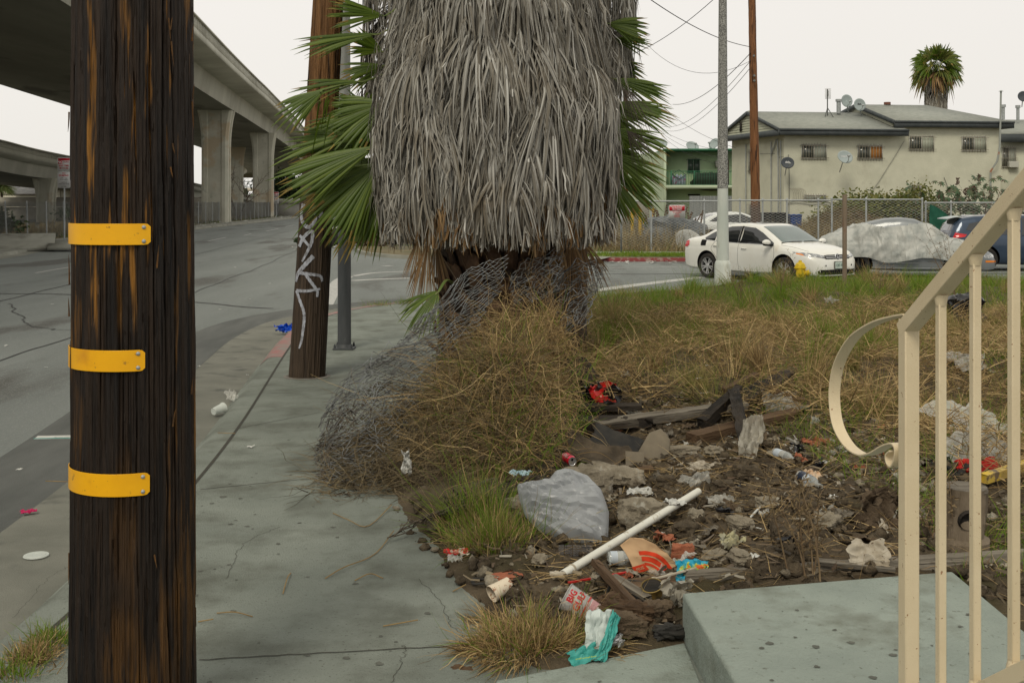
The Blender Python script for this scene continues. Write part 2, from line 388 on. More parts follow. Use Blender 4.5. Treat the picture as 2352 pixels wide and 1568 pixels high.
# far side of the main street: kerb, pavement, verge
LK = cr([(-16.5, -10), (-16.8, 10), (-17.4, 30), (-18.5, 41), (-20.6, 52.8), (-23.2, 82.6), (-27.9, 146), (-38, 230), (-62, 330)], 90)
m_conc2 = mat('far_concrete', (.20, .20, .17), (.29, .29, .25), scale=.6, bump=.2, bscale=20, rough=.9, spots=(.9, .55, .7, (.15, .145, .12)))
g = MB(); sweep(g, LK, [(0, ZS), (.05, .0), (.2, .01)]); sweep(g, LK, [(-.5, ZS + .004), (0, ZS + .006)]); struct('far_kerb', g, m_conc2)
g = MB(); sweep(g, LK, [(.2, .01), (2.0, .012)]); struct('far_pavement', g, m_conc2)
m_verge = mat('verge_soil', (.10, .085, .05), (.17, .14, .075), scale=.8, bump=.5, bscale=12, rough=.95, spots=(.5, .55, .65, (.07, .09, .035)))
g = MB(); sweep(g, LK, [(1.98, .008), (6, .02), (20, -.3), (60, -1.0), (160, -1.2)]); struct('verge', g, m_verge)
# far block across the side street
RK = cr([(70, 37.7), (30, 37.7), (2, 37.7), (-1.5, 38.1), (-4.6, 40.6), (-6.4, 46), (-8, 60), (-11, 90), (-16, 140), (-26, 210)], 120)
g = MB(); sweep(g, RK, [(0, ZS), (-.03, -.005), (-.16, .0)], m=0); k = MB()
struct('block_kerb', g, m_conc2)
i1 = int(np.argmin(abs(RK[:, 0] - 1.9))); g = MB(); sweep(g, RK[:i1], [(.012, ZS + .004), (-.02, .006), (-.165, .006)]); struct('red_kerb', g, m_red)
g = MB(); tri2(g, [tuple(q) for q in off(RK, -.15)] + [(-20, 290), (69, 290)], .001); struct('block_ground', g, m_verge, smooth=False)
g = MB(); sweep(g, RK, [(-2.9, .022), (-4.6, .022)]); g.bx(-2.2, 2.4, 37.8, 40.9, .012, .03); struct('block_pavement', g, m_conc2, smooth=False)

# painted lines
def ribbon(mb, pts, w, z):
    l = cr([G(u, v, ZS)[:2] for u, v in pts], 24); sweep(mb, l, [(-w / 2, z), (w / 2, z)])
ZL = ZS + .005
g = MB()
ribbon(g, [(1362, 668), (1500, 650), (1640, 634)], .42, ZL)
ribbon(g, [(1200, 618), (1400, 615.5), (1620, 612)], .11, ZL)
ribbon(g, [(745, 700), (775, 650), (800, 634)], .34, ZL); ribbon(g, [(808, 635), (860, 627), (942, 623)], .2, ZL); ribbon(g, [(808, 645), (860, 642), (942, 639)], .3, ZL)
ribbon(g, [(82, 627), (122, 620), (160, 614)], .12, ZL)
for a, b in (((478, 554), (520, 545)), ((612, 531), (640, 525)), ((560, 541), (577, 537)), ((655, 521), (676, 517))): ribbon(g, [a, ((a[0] + b[0]) / 2, (a[1] + b[1]) / 2), b], .12, ZL)
ribbon(g, [(880, 611), (890, 610.5), (900, 610)], .3, ZL)
struct('lane_marking', g, m_white_line, smooth=False)
m_patch = mat('asphalt_patch', (.09, .095, .09), (.13, .135, .128), scale=1.5, stretch=(2, .4, 1), bump=.6, bscale=120, bstretch=(1, 1, 1), rough=.85)
g = MB(); sweep(g, KB[:112], [(1.0, ZS + .0045), (1.75, ZS + .0045)]); struct('asphalt_seam', g, m_patch, smooth=False)

# chewing-gum spots and drips trodden into the concrete
m_gum = mat('old_gum', (.085, .088, .075), (.12, .124, .105), scale=9, rough=.8); R = np.random.RandomState(61); g = MB()
def gum(x, y, z, r):
    a = np.linspace(0, 2 * PI, 12)[:-1]; q = r * (1 + .2 * R.randn(11)); g.add(np.stack((x + q * np.cos(a), y + q * np.sin(a), np.full(11, z)), -1), [list(range(11))])
for k in range(200):
    y = R.uniform(4.3, 13); x = R.uniform(-1.9, .0)
    if x < xb(y) - .1 and x > np.interp(y, KB[:, 1], KB[:, 0]) + .05 if y < 18 else False: gum(x, y, .0025, R.uniform(.004, .015) * (1.5 if R.rand() < .1 else 1))
for k in range(46): gum(R.uniform(.85, 1.9), R.uniform(3.6, 4.7), .2025, R.uniform(.004, .016))
for k in range(30): gum(R.uniform(.05, .66), R.uniform(3.8, 4.35), .0145, R.uniform(.004, .014))
o = g.build('gum_spots', m_gum, smooth=False); o['kind'] = 'stuff'
g = MB()                                                 # hairline cracks
for pts in ([(1090, 1480), (1040, 1440), (1010, 1380), (960, 1330)], [(520, 1330), (560, 1250), (640, 1210)], [(900, 1568), (930, 1500), (925, 1482)], [(780, 900), (800, 940), (790, 985)], [(30, 1420), (110, 1330), (160, 1300)]):
    l = cr([G(*q)[:2] for q in pts], 60); l = l + .004 * np.stack((fbm(np.arange(60) * .4, 0 * np.arange(60), 0, 3, 3), fbm(np.arange(60) * .4, 9 + 0 * np.arange(60), 0, 4, 3)), 1) * 4
    sweep(g, l, [(-.0011, .0028), (.0011, .0028)])
struct('pavement_crack', g, m_joint)

g = MB()                                                 # tar-sealed seams and wheel-worn streaks on the street
for k, pts in enumerate(([(-6.3, 6), (-6.6, 20), (-8.2, 40), (-11, 70), (-15, 120)], [(-9.6, 8), (-10.4, 25), (-12.2, 45), (-15.5, 80), (-20, 130)], [(-4.2, 9), (-7.5, 10.5), (-12, 11), (-16, 12.5)], [(-4.5, 21), (-9, 24), (-15, 25), (-18, 27)], [(-5.2, 14), (-6.2, 17), (-7.6, 18), (-9.8, 22)], [(2, 31), (8, 31.3), (20, 31)])):
    l = cr(pts, 160); l = l + .12 * np.stack((fbm(np.arange(160) * .15, 0 * np.arange(160), k, 3, 4), fbm(np.arange(160) * .15, 9 + 0 * np.arange(160), k, 4, 4)), 1)
    w = (.014, .02, .03, .04, .012, .05)[k]; sweep(g, l, [(-w, ZS + .0075), (w, ZS + .0075)])
struct('tar_seam', g, mat('road_tar', (.03, .03, .03), (.06, .06, .058), scale=4, rough=.6))
# ================================================================ WOODEN POLES
def pole_mesh(x, y, r0, r1, h, lean=(0, 0), nth=360, nz=420, zd=2.8, depth=.010, seed=0, cracks=7):
    """tapered log with splits and plates; finer rings up to height zd"""
    z = np.concatenate((np.linspace(-.1, zd, nz), np.linspace(zd, h, 24)[1:])); th = np.arange(nth) * 2 * PI / nth
    T, Z = np.meshgrid(th, z); R = r0 + (r1 - r0) * np.clip(Z, 0, None) / h
    cx, cy = np.cos(T), np.sin(T)
    wob = .12 * vn(cx * 1.5, cy * 1.5, Z * .7, seed)
    a = fbm(cx * 9 + wob, cy * 9, Z * .55, seed + 1, 3); b = fbm(cx * 24, cy * 24, Z * 1.3, seed + 2, 3); c = fbm(cx * 60, cy * 60, Z * 2.2, seed + 3, 2)
    pl = np.floor((fbm(cx * 5, cy * 5, Z * .8, seed + 6, 3) + 1) * 4) / 4 - 1          # plates that flaked off
    d = depth * (.5 * a + 1.1 * (-np.abs(b)) + .45 * c + 1.0 * pl)
    rr = random.Random(seed)
    for k in range(cracks):
        t0 = rr.uniform(0, 2 * PI) if k > 1 else (5.60, 5.74)[k]; ph = rr.uniform(0, 9); wd = rr.uniform(.010, .022) if k > 1 else .016
        tc_ = t0 + .05 * np.sin(Z * 1.1 + ph) + .02 * np.sin(Z * 4.1 + ph) + .01 * vn(Z * 9, 0 * Z, 0, seed + k)
        dt = (T - tc_ + PI) % (2 * PI) - PI
        amp = (1.1 if k < 2 else .55) * sst(-.35, .2, vn(Z * .6 + ph * 3, 0 * Z, 0, seed + 40 + k) + (.8 if k < 2 else 0))
        d = d - depth * 2.2 * amp * np.exp(-(dt / wd) ** 2)
    R = R + d
    v = np.stack((x + lean[0] * Z + R * cx, y + lean[1] * Z + R * cy, Z), -1)
    g = MB(); g.grid(v, cv=True, flip=True); g.add(v[-1], [list(range(nth))]); return g
def log_mat(name, dark, mid, hot, amt, hot_z=None):
    """weathered pole timber: dark creosote crust broken by long strips of bare wood"""
    m = bpy.data.materials.new(name); m.use_nodes = True; N = m.node_tree.nodes; L = m.node_tree.links; b = N['Principled BSDF']
    b.inputs['Roughness'].default_value = .55; b.inputs['Specular IOR Level'].default_value = .28
    co = N.new('ShaderNodeTexCoord')
    def nz(sc, st, dt=5, rg=.6, dist=0):
        mp = N.new('ShaderNodeMapping'); mp.inputs['Scale'].default_value = st; L.new(co.outputs['Object'], mp.inputs['Vector'])
        n = N.new('ShaderNodeTexNoise'); n.inputs['Scale'].default_value = sc; n.inputs['Detail'].default_value = dt; n.inputs['Roughness'].default_value = rg; n.inputs['Distortion'].default_value = dist
        L.new(mp.outputs[0], n.inputs['Vector']); return n.outputs[0]
    def rp(s, st):
        r = N.new('ShaderNodeValToRGB'); L.new(s, r.inputs[0]); q = r.color_ramp.elements
        while len(q) < len(st): q.new(.5)
        for i, (p_, c) in enumerate(st): q[i].position = p_; q[i].color = (tuple(c) + (1,)) if not isinstance(c, (int, float)) else (c, c, c, 1)
        return r.outputs[0]
    def mx(f, a, c, mode='MIX'):
        x = N.new('ShaderNodeMixRGB'); x.blend_type = mode
        for k, w in ((0, f), (1, a), (2, c)):
            if isinstance(w, (int, float)): x.inputs[k].default_value = w if k == 0 else (w, w, w, 1)
            elif isinstance(w, tuple): x.inputs[k].default_value = w + (1,)
            else: L.new(w, x.inputs[k])
        return x.outputs[0]
    grain = nz(26, (1, 1, .035)); fine = nz(90, (1, 1, .04)); big = nz(15, (1, 1, .07), 4); lump = nz(1.6, (1, 1, .7), 3)
    base = mx(rp(grain, [(.35, 0), (.68, 1)]), dark, mid)
    sz_ = N.new('ShaderNodeSeparateXYZ'); L.new(co.outputs['Object'], sz_.inputs[0]); mz_ = N.new('ShaderNodeMapRange'); mz_.inputs['From Min'].default_value = .75; mz_.inputs['From Max'].default_value = 1.35; mz_.inputs['To Min'].default_value = .25; L.new(sz_.outputs['Z'], mz_.inputs['Value'])
    st = mx(rp(big, [(amt, 0), (amt + .06, 1)]), 0.0, rp(lump, [(.36, 0.0), (.56, 1)]))
    st = mx(1.0, st, mz_.outputs[0], 'MULTIPLY')
    hotc = mx(rp(fine, [(.3, 0), (.7, 1)]), tuple(k * .35 for k in hot), hot)
    col = mx(st, base, hotc)
    if hot_z:
        s = N.new('ShaderNodeSeparateXYZ'); L.new(co.outputs['Object'], s.inputs[0]); mr = N.new('ShaderNodeMapRange')
        mr.inputs['From Min'].default_value = hot_z[0]; mr.inputs['From Max'].default_value = hot_z[1]; L.new(s.outputs['Z'], mr.inputs['Value'])
        hi = mx(rp(grain, [(.32, 0), (.66, 1)]), hot_z[2], hot_z[3]); hi = mx(rp(big, [(.55, 0), (.62, 1)]), hi, tuple(k * .3 for k in hot_z[2]))
        col = mx(mr.outputs[0], col, hi)
    L.new(col, b.inputs['Base Color'])
    bn = N.new('ShaderNodeBump'); bn.inputs['Strength'].default_value = .8; bn.inputs['Distance'].default_value = .008; L.new(fine, bn.inputs['Height'])
    b2 = N.new('ShaderNodeBump'); b2.inputs['Strength'].default_value = 1.0; b2.inputs['Distance'].default_value = .03; L.new(grain, b2.inputs['Height']); L.new(bn.outputs[0], b2.inputs['Normal'])
    L.new(b2.outputs[0], b.inputs['Normal']); return m
m_pole1 = log_mat('creosoted_timber', (.0085, .007, .0065), (.032, .019, .011), (.42, .19, .03), .535)
m_pole2 = log_mat('weathered_timber', (.030, .021, .014), (.085, .058, .038), (.12, .08, .05), .60, (2.15, 2.6, (.085, .040, .014), (.23, .115, .042)))
m_pole3 = log_mat('brown_timber', (.11, .045, .018), (.24, .105, .04), (.27, .13, .05), .60)
m_pole4 = log_mat('two_tone_timber', (.07, .045, .035), (.12, .08, .06), (.12, .08, .05), .62, (1.6, 1.9, (.12, .05, .018), (.25, .11, .042)))
m_galv = mat('galvanised_steel', (.30, .32, .32), (.40, .42, .42), scale=12, rough=.5, metal=.4)
m_yellow = mat('yellow_reflective_sheet', (.86, .44, .004), (.76, .37, .004), scale=5, rough=.33, spec=.5, spots=(38, .64, .69, (.40, .20, .02)), spot2=(7, .60, .75, (.62, .28, .01)))

PY = 3.9; PX = (306 - CX) * PY / F; PR = .206
t = E('utility_pole', 'dark creosoted wooden utility pole with three yellow bands, nearest to the viewer', 'utility pole', (PX, PY, 0), group='utility poles')
o = pole_mesh(0, 0, PR + .004, .15, 11, seed=4, nth=640, nz=560, depth=.009, cracks=12).build('pole_shaft', m_pole1, t, sharp=80)
# long splinters standing off the shaft
rr = random.Random(5); m_spl = mat('splinter_wood', (.16, .075, .022), (.05, .03, .015), scale=30)
for k in range(16):
    a = rr.choice((rr.uniform(-.12, .0), rr.uniform(5.6, 5.9), rr.uniform(PI + .1, PI + .5), rr.uniform(4.1, 5.6))); z0 = rr.uniform(.6, 2.5); l = rr.uniform(.03, .11); st = rr.uniform(.002, .007)
    g = MB(); g.tube([(math.cos(a + q * .03) * (PR + st * q * q), math.sin(a + q * .03) * (PR + st * q * q), z0 + (1 if k % 2 else -1) * l * q) for q in (0, .35, .7, 1)], [.003, .0026, .0018, .0004], 4); g.build('splinter', m_spl, t)
for (ue, v0, v1) in ((343, 514, 563), (331, 805, 854), (341, 1089, 1141)):
    yb_ = PY - PR; z1 = H - (v0 - VH) * yb_ / F; z0 = H - (v1 - VH) * yb_ / F
    ae = -PI / 2 + .323 + math.asin((ue - 306) / 141); a0 = PI + .55 - 2 * PI; n = 44
    g = MB(); A = np.linspace(a0 - .35, ae, n); hh = (z1 - z0) / 2; zc = (z0 + z1) / 2; rb = PR + .002
    rows = []
    for i, a in enumerate(A):
        s_ = (ae - a) * rb; hx = hh if s_ > hh * .55 else hh * (.72 + .28 * math.sqrt(max(0, 1 - (1 - s_ / (hh * .55)) ** 2)))
        lift = .002 * max(0, (a0 - a) + .1)
        rows.append([((rb + q) * math.cos(a), (rb + q) * math.sin(a), zc + w * hx) for q, w in ((lift, -1), (lift, 1), (lift - .003, 1), (lift - .003, -1))])
    g.grid(np.array(rows), cv=True, flip=True); g.add(np.array(rows[-1]), [[0, 1, 2, 3]])
    bd = g.build('reflective_band', m_yellow, t, bevel=.0008)
    g = MB()
    for w in (-1, 1):
        a = ae - .022 / rb; c = np.array((math.cos(a), math.sin(a), 0)); p = c * (rb) + np.array((0, 0, zc + w * hh * .66))
        g = MB(); X = np.array((-c[1], c[0], 0)); g.lathe([(0, .0045), (.004, .004), (.0066, .0015), (.007, -.001)], 14, p, np.array((X, (0, 0, 1), c)).T); g.build('nail', m_galv, bd)

t = E('utility_pole', 'weathered brown wooden pole with white spray paint beside the kerb', 'utility pole', (G(703, 866)[0], 12.05, 0), group='utility poles')
LX = ((752 - CX) * 12 / F - (703 - CX) * 12 / F) / 4.0
pole_mesh(0, 0, .192, .10, 12, (LX, 0), nth=300, nz=330, zd=4.4, depth=.0075, seed=9, cracks=9).build('pole_shaft', m_pole2, t, sharp=80)
g = MB(); m_spray = mat('white_spray_paint', (.42, .44, .50), (.16, .155, .16), scale=26, stretch=(1, 1, .5), lo=.42, hi=.66, rough=.7, bump=.5, bscale=90)
def stroke(pts, w):
    q = cr(pts, 4 + 7 * len(pts)); rows = []
    T = np.gradient(q, axis=0); T /= np.linalg.norm(T, axis=1, keepdims=True) + 1e-9
    nA = 5
    for i, ((u, v), tt) in enumerate(zip(q, T)):
        ww = w * (1 - .45 * (i / len(q)) ** 3) * (1 + .12 * math.sin(i * 1.7)); row = []
        for s_ in np.linspace(-ww / 2, ww / 2, nA):
            uu, v2 = u - tt[1] * s_, v + tt[0] * s_
            z = H - (v2 - VH) * 11.87 / F; R = .192 - .092 * z / 12 + .0045; xc = LX * z
            xx = np.clip((uu - CX) * 11.9 / F - t.location[0] - xc, -R * .985, R * .985)
            row.append((xc + xx, -math.sqrt(R * R - xx * xx), z))
        rows.append(row)
    g.grid(np.array(rows))
for pts, w in (([(697, 468), (691, 492), (696, 512), (710, 522), (723, 510), (727, 488), (722, 470)], 9), ([(686, 567), (698, 545), (718, 531), (717, 556), (706, 580), (694, 601)], 8),
               ([(687, 541), (700, 553), (713, 567)], 7), ([(721, 588), (700, 610), (683, 630), (678, 648)], 10), ([(684, 627), (710, 629), (735, 634), (740, 647)], 7),
               ([(700, 626), (716, 648), (729, 668), (729, 682)], 7), ([(680, 668), (706, 668), (736, 664)], 7), ([(680, 668), (690, 692), (699, 715), (700, 735), (697, 760), (694, 782), (688, 800)], 7),
               ([(712, 470), (738, 486), (734, 500)], 7)): stroke(pts, w)
g.build('spray_paint', m_spray, t)
g = MB(); g.lathe([(.197, 0), (.215, .012), (.25, .003)], 30); g.build('mortar_collar', mat('collar_concrete', (.14, .13, .11), (.2, .19, .17), scale=9), t)

# steel signal post behind it
py = G(795, 801)[1]; t = E('steel_post', 'slim grey steel signal post bolted to the pavement behind the graffiti pole', 'post', (G(791, 801)[0], py, 0))
m_postg = mat('grey_post_paint', (.052, .058, .062), (.085, .09, .095), scale=6, stretch=(1, 1, .2), rough=.5, spots=(8, .66, .69, (.17, .18, .17)))
m_postu = mat('aluminium_post', (.22, .23, .22), (.31, .32, .30), scale=5, stretch=(1, 1, .15), rough=.5, metal=.2)
g = MB(); g.lathe([(.085, .02), (.083, 1.5), (.080, 2.6)], 28); g.build('lower_tube', m_postg, t)
g = MB(); g.lathe([(.079, 2.6), (.074, 4.2), (.071, 8.0), (0, 8.0)], 28); g.build('upper_tube', m_postu, t)
g = MB(); g.lathe([(.078, 3.18), (.083, 3.18), (.083, 3.23), (.078, 3.23)], 28); g.build('clamp_band', m_galv, t)
g = MB(); g.box((0, 0, .012), (.26, .26, .024)); g.lathe([(.0855, .06), (.10, .024)], 24); g.build('base_plate', m_postg, t, bevel=.004)
for a in range(4):
    g = MB(); c = (.105 * (-1) ** (a // 2), .105 * (-1) ** a, .0); g.cyl((c[0], c[1], .02), (c[0], c[1], .055), .016, n=6); g.cyl((c[0], c[1], .05), (c[0], c[1], .075), .009, n=8); g.build('bolt', m_postg, t)

# concrete street lamp post
lb = G(1660, 656, -.0); lx, ly = lb[0], lb[1]
m_lampc = mat('speckled_concrete', (.12, .12, .115), (.34, .34, .32), scale=42, detail=2, rough=.85, lo=.44, hi=.56)
m_lampw = mat('white_washed_concrete', (.46, .50, .46), (.58, .60, .55), scale=3, stretch=(1, 1, .3), rough=.7, spots=(7, .60, .72, (.33, .34, .27)))
t = E('street_lamp_post', 'concrete street lamp post with speckled shaft and whitewashed base in front of the white sedan', 'lamp post', (lx, ly, 0))
def octo(r0, r1, z0, z1, m):
    a = np.arange(8) * PI / 4 + PI / 8; g = MB()
    g.grid(np.array([[(r * math.cos(k), r * math.sin(k), z) for k in a] for r, z in ((r0, z0), (r1, z1))]), cv=True, flip=True); return g
zt = H + (VH - 432) * ly / F
octo(.142, .118, .5, zt, 0).build('painted_shaft', m_lampw, t, smooth=False); octo(.121, .070, zt - .01, 9.5, 0).build('shaft', m_lampc, t, smooth=False)
g = MB(); a = np.arange(8) * PI / 4 + PI / 8
g.grid(np.array([[(r * math.cos(k), r * math.sin(k), z) for k in a] for r, z in ((.19, -.1), (.185, .46), (.165, .54), (.145, .56), (.10, .56))]), cv=True, flip=True); g.build('base', m_lampw, t, bevel=.006)
g = MB(); g.tube([(0, 0, 9.4), (0, -.1, 9.9), (-.3, -.7, 10.2), (-.8, -1.8, 10.3)], .045, 8); g.sph((-1.0, -2.1, 10.28), (.16, .32, .09)); g.build('lamp_arm', m_galv, t)

# far utility poles
for (u0, v0, u1, r, y, hh, mm, lab) in ((1737, 560, 1727, .19, 46, 12.5, m_pole4, 'tall two-tone wooden pole behind the chain-link fence, right of the lamp post'),
                                        (1437, 560, 1437, .17, 75, 14.2, m_pole3, 'far wooden pole with insulators seen right of the palm skirt')):
    x0 = (u0 - CX) * y / F; z2 = H + VH * y / F; ln = ((u1 - CX) * y / F - x0) / z2
    t = E('utility_pole', lab, 'utility pole', (x0, y, 0), group='utility poles')
    pole_mesh(0, 0, r * 1.05, r * .7, hh, (ln, 0), nth=60, nz=90, zd=10, depth=.012, seed=int(y), cracks=4).build('pole_shaft', mm, t, sharp=80)
    for dz in ((7.75, 6.95, 6.75) if y < 50 else (10.4, 10.1, 9.8, 9.5)):
        g = MB(); zz = dz; xx = ln * zz
        g.cyl((xx, -r * .9, zz), (xx - .02, -r - .12, zz), .025, n=8); g.lathe([(0, .06), (.05, .05), (.03, .02), (.055, 0), (.03, -.03), (0, -.05)], 10, (xx - .03, -r - .15, zz)); g.build('insulator', m_galv, t)
# steel props of the nearer railing etc. follow below
m_wire = mat('black_cable', (.02, .02, .022), rough=.6)
def wire(a, b, sag, r=.012, label='', seg=20):
    a = np.array(a, float); b = np.array(b, float); s_ = np.linspace(0, 1, seg); p = a + (b - a) * s_[:, None]; p[:, 2] -= sag * 4 * s_ * (1 - s_)
    g = MB(); g.tube(p, r, 5); return solo('overhead_cable', g, m_wire, label, 'cable', 'overhead cables')
A1 = P(1724, 108, 45.8); A2 = P(1724, 122, 45.8); A3 = P(1724, 140, 45.8); B1 = P(1440, 130, 74.8); B2 = P(1440, 100, 74.8)
wire(P(1440, -40, 30), A1, 0.30, .014, 'thick cable from the upper left into the top fitting of the two-tone pole')
wire(B1, P(1680, -40, 60), 0.48, .02, 'cable rising right from the insulators of the far pole')
wire(P(1430, 30, 60), A3, 1.56, .009, 'thin slack cable crossing the sky to the two-tone pole')
wire(A2, P(1545, 240, 80), 0.60, .016, 'cable running down left from the two-tone pole into the fronds')
wire(A3, P(1520, 290, 95), 0.90, .012, 'upper of two thin parallel cables dropping left of the lamp post')
wire(P(1722, 158, 45.9), P(1530, 300, 95), 0.84, .012, 'lower of two thin parallel cables dropping left of the lamp post')
wire(P(1440, 165, 74.9), P(1690, 340, 58), 0.72, .010, 'slack cable from the far pole to the eave of the cream house')
for k, (u, v) in enumerate(((1780, 345), (1800, 352), (1806, 356))):
    wire(P(1520, 300 + 6 * k, 85), P(u, v + 8, 55.3), .5 + .3 * k, .010, ('topmost', 'middle', 'lowest')[k] + ' of three service cables reaching the dish on the house corner')
# ================================================================ PALMS
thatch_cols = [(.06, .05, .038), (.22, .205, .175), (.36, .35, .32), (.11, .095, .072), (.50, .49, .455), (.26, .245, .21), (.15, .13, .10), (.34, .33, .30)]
m_thatch = mat('dead_palm_leaf', (.3, .3, .3), (.17, .135, .09), island=thatch_cols, rough=.7, spec=.25, scale=2.2, lo=.5, hi=.9)  # brown patches in the colour: weathering, and the shaded gaps between fans
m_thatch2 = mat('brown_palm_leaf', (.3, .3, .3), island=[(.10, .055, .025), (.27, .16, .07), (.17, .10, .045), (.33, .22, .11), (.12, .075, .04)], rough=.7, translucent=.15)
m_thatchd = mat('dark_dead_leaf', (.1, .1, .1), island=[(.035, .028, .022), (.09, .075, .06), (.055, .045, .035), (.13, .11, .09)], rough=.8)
m_frond = mat('green_palm_leaf', (.1, .1, .1), island=[(.055, .095, .010), (.105, .165, .014), (.07, .12, .012), (.155, .22, .026), (.088, .145, .013)], rough=.4, spec=.45, translucent=.35)
m_tip = mat('yellow_leaf_tip', (.30, .22, .05), (.16, .11, .03), scale=9, rough=.6, translucent=.2)
m_petiole = mat('palm_petiole', (.10, .15, .04), (.16, .17, .06), scale=6, rough=.5)
m_bark = mat('palm_bark', (.030, .022, .017), (.085, .06, .042), scale=7, bump=1, bscale=30, rough=.9, stretch=(1, 1, .5))
m_boot = mat('palm_leaf_base', (.05, .03, .02), (.16, .095, .055), scale=6, bump=.8, bscale=40, rough=.8, stretch=(1, 1, .4))

def dead_fans(mb, cx, cy, fans, m=0, wid=.0135, K=7, seed=0, zmin=1.5, rfun=None, big=0.0):
    """fans: list of (theta, z0, length, spread, n, r0, r1) hanging on a round skirt"""
    R = np.random.RandomState(seed); C = []; Sd = []; Fo = []
    s = np.linspace(0, 1, K)
    for th, z0, L, spr, n, r0, r1 in fans:
        a = np.linspace(-spr, spr, n) + R.randn(n) * .03
        Ls = L * (1 - .28 * np.abs(a) / max(spr, .01)) * (1 + .13 * R.randn(n)); bend = R.uniform(.2, .75, n)
        kink = R.randn(n) * .10
        ang = a[:, None] * (1 - bend[:, None] * s[None] ** 1.2) + kink[:, None] * s[None] ** 2
        ds = Ls[:, None] / (K - 1); ct = np.cumsum(np.sin(ang) * ds, 1) - np.sin(ang) * ds; cz = np.cumsum(np.cos(ang) * ds, 1) - np.cos(ang) * ds
        zz = z0 - cz; lim = zmin + R.uniform(-.09, .10, n)[:, None] * (1 if zmin > 1 else .3)
        low = zz < lim; zz = np.where(low, lim + (zz - lim) * .05, zz)
        rr = r0 + (r1 - r0) * sst(0, .45, s)[None] + R.uniform(-.05, .035, n)[:, None] * s[None] + (R.uniform(-.02, .07, n) * (R.rand(n) > .8))[:, None] * s[None] ** 3
        rr = rr + np.cumsum(R.randn(n, K) * .008, 1) + big * vn(np.cos(th) * 3, np.sin(th) * 3, z0 * 1.4, 4)
        if rfun is not None: rr = rr + rfun(zz)
        T = th + ct / np.maximum(rr, .3)
        c = np.stack((cx + rr * np.cos(T), cy + rr * np.sin(T), zz), -1)
        tan = np.stack((-np.sin(T), np.cos(T), 0 * T), -1); rad = np.stack((np.cos(T), np.sin(T), 0 * T), -1)
        tw = (R.randn(n) * .55)[:, None, None] + (R.randn(n) * .5)[:, None, None] * s[None, :, None]
        w = wid * (R.uniform(.3, 1.35, n))[:, None, None] * np.interp(s, [0, .25, .6, .9, 1], [.55, 1, .9, .5, .1])[None, :, None]
        side = (np.cos(tw) * tan + np.sin(tw) * rad)
        C.append(c); Sd.append(side * w); Fo.append((np.cos(tw) * rad - np.sin(tw) * tan) * w * .55)
    mb.strips(np.concatenate(C), np.concatenate(Sd), m, np.concatenate(Fo))

def green_fan(parent, hub, tip, spread, n=30, facing=(0.1, -1, .35), droop=.16, root=None, mats=None, name='frond', seed=0, split=.60, wmul=1.0, tipc=.4):
    R = np.random.RandomState(seed + 100); hub = np.array(hub, float); ax = np.array(tip, float) - hub; rad = np.linalg.norm(ax); ax = ax / rad
    f = np.array(facing, float); f = nrm(f - ax * np.dot(f, ax)); sx = np.cross(ax, f)
    K = 9; s = np.linspace(0, 1, K); a = np.linspace(-spread, spread, n) + R.randn(n) * .012; da = 2 * spread / n
    Ls = rad * (1 - .22 * (np.abs(a) / spread) ** 2) * (1 + .05 * R.randn(n))
    d = np.cos(a)[:, None] * ax + np.sin(a)[:, None] * sx
    c = hub + d[:, None] * (Ls[:, None] * s[None])[..., None]
    dr = (droop * rad * (1 + .5 * R.randn(n)))[:, None] * s[None] ** 2.6
    c[..., 2] -= dr
    c += f * ((R.randn(n) * .03)[:, None] * s[None] ** 2 - .10 * rad * (a[:, None] / spread) ** 2 * s[None])[..., None]
    tdir = np.gradient(c, axis=1); tdir /= np.linalg.norm(tdir, axis=2, keepdims=True)
    sd = np.cross(tdir, f); sd /= np.linalg.norm(sd, axis=2, keepdims=True)
    r_ = s[None] * Ls[:, None]; wmax = split * Ls[:, None] * da * .5
    w = np.where(s[None] < split, r_ * da * .5, wmax * (1 - ((s[None] - split) / (1 - split)) ** 1.5)) * wmul + .0008
    mb = MB(); mb.strips(c, sd * w[..., None], 0, np.cross(sd, tdir) * (w * .55)[..., None])
    M = mb.M[-1].reshape(n, K - 1, 2); M[:, -1, :][R.rand(n) < tipc] = 1; M[:, -2, :][R.rand(n) < tipc * .3] = 1; mb.M[-1] = M.reshape(-1)
    if root is not None:
        q = cr([root, (np.array(root) + hub) / 2 + np.array((0, 0, .06)), hub, hub + ax * rad * .12], 12); mb.tube(q, np.linspace(.022, .008, 12), 6, flat=.5, m=2)
    o = mb.build(name, mats or [m_frond, m_tip, m_petiole], parent, world=True, sharp=80); return o

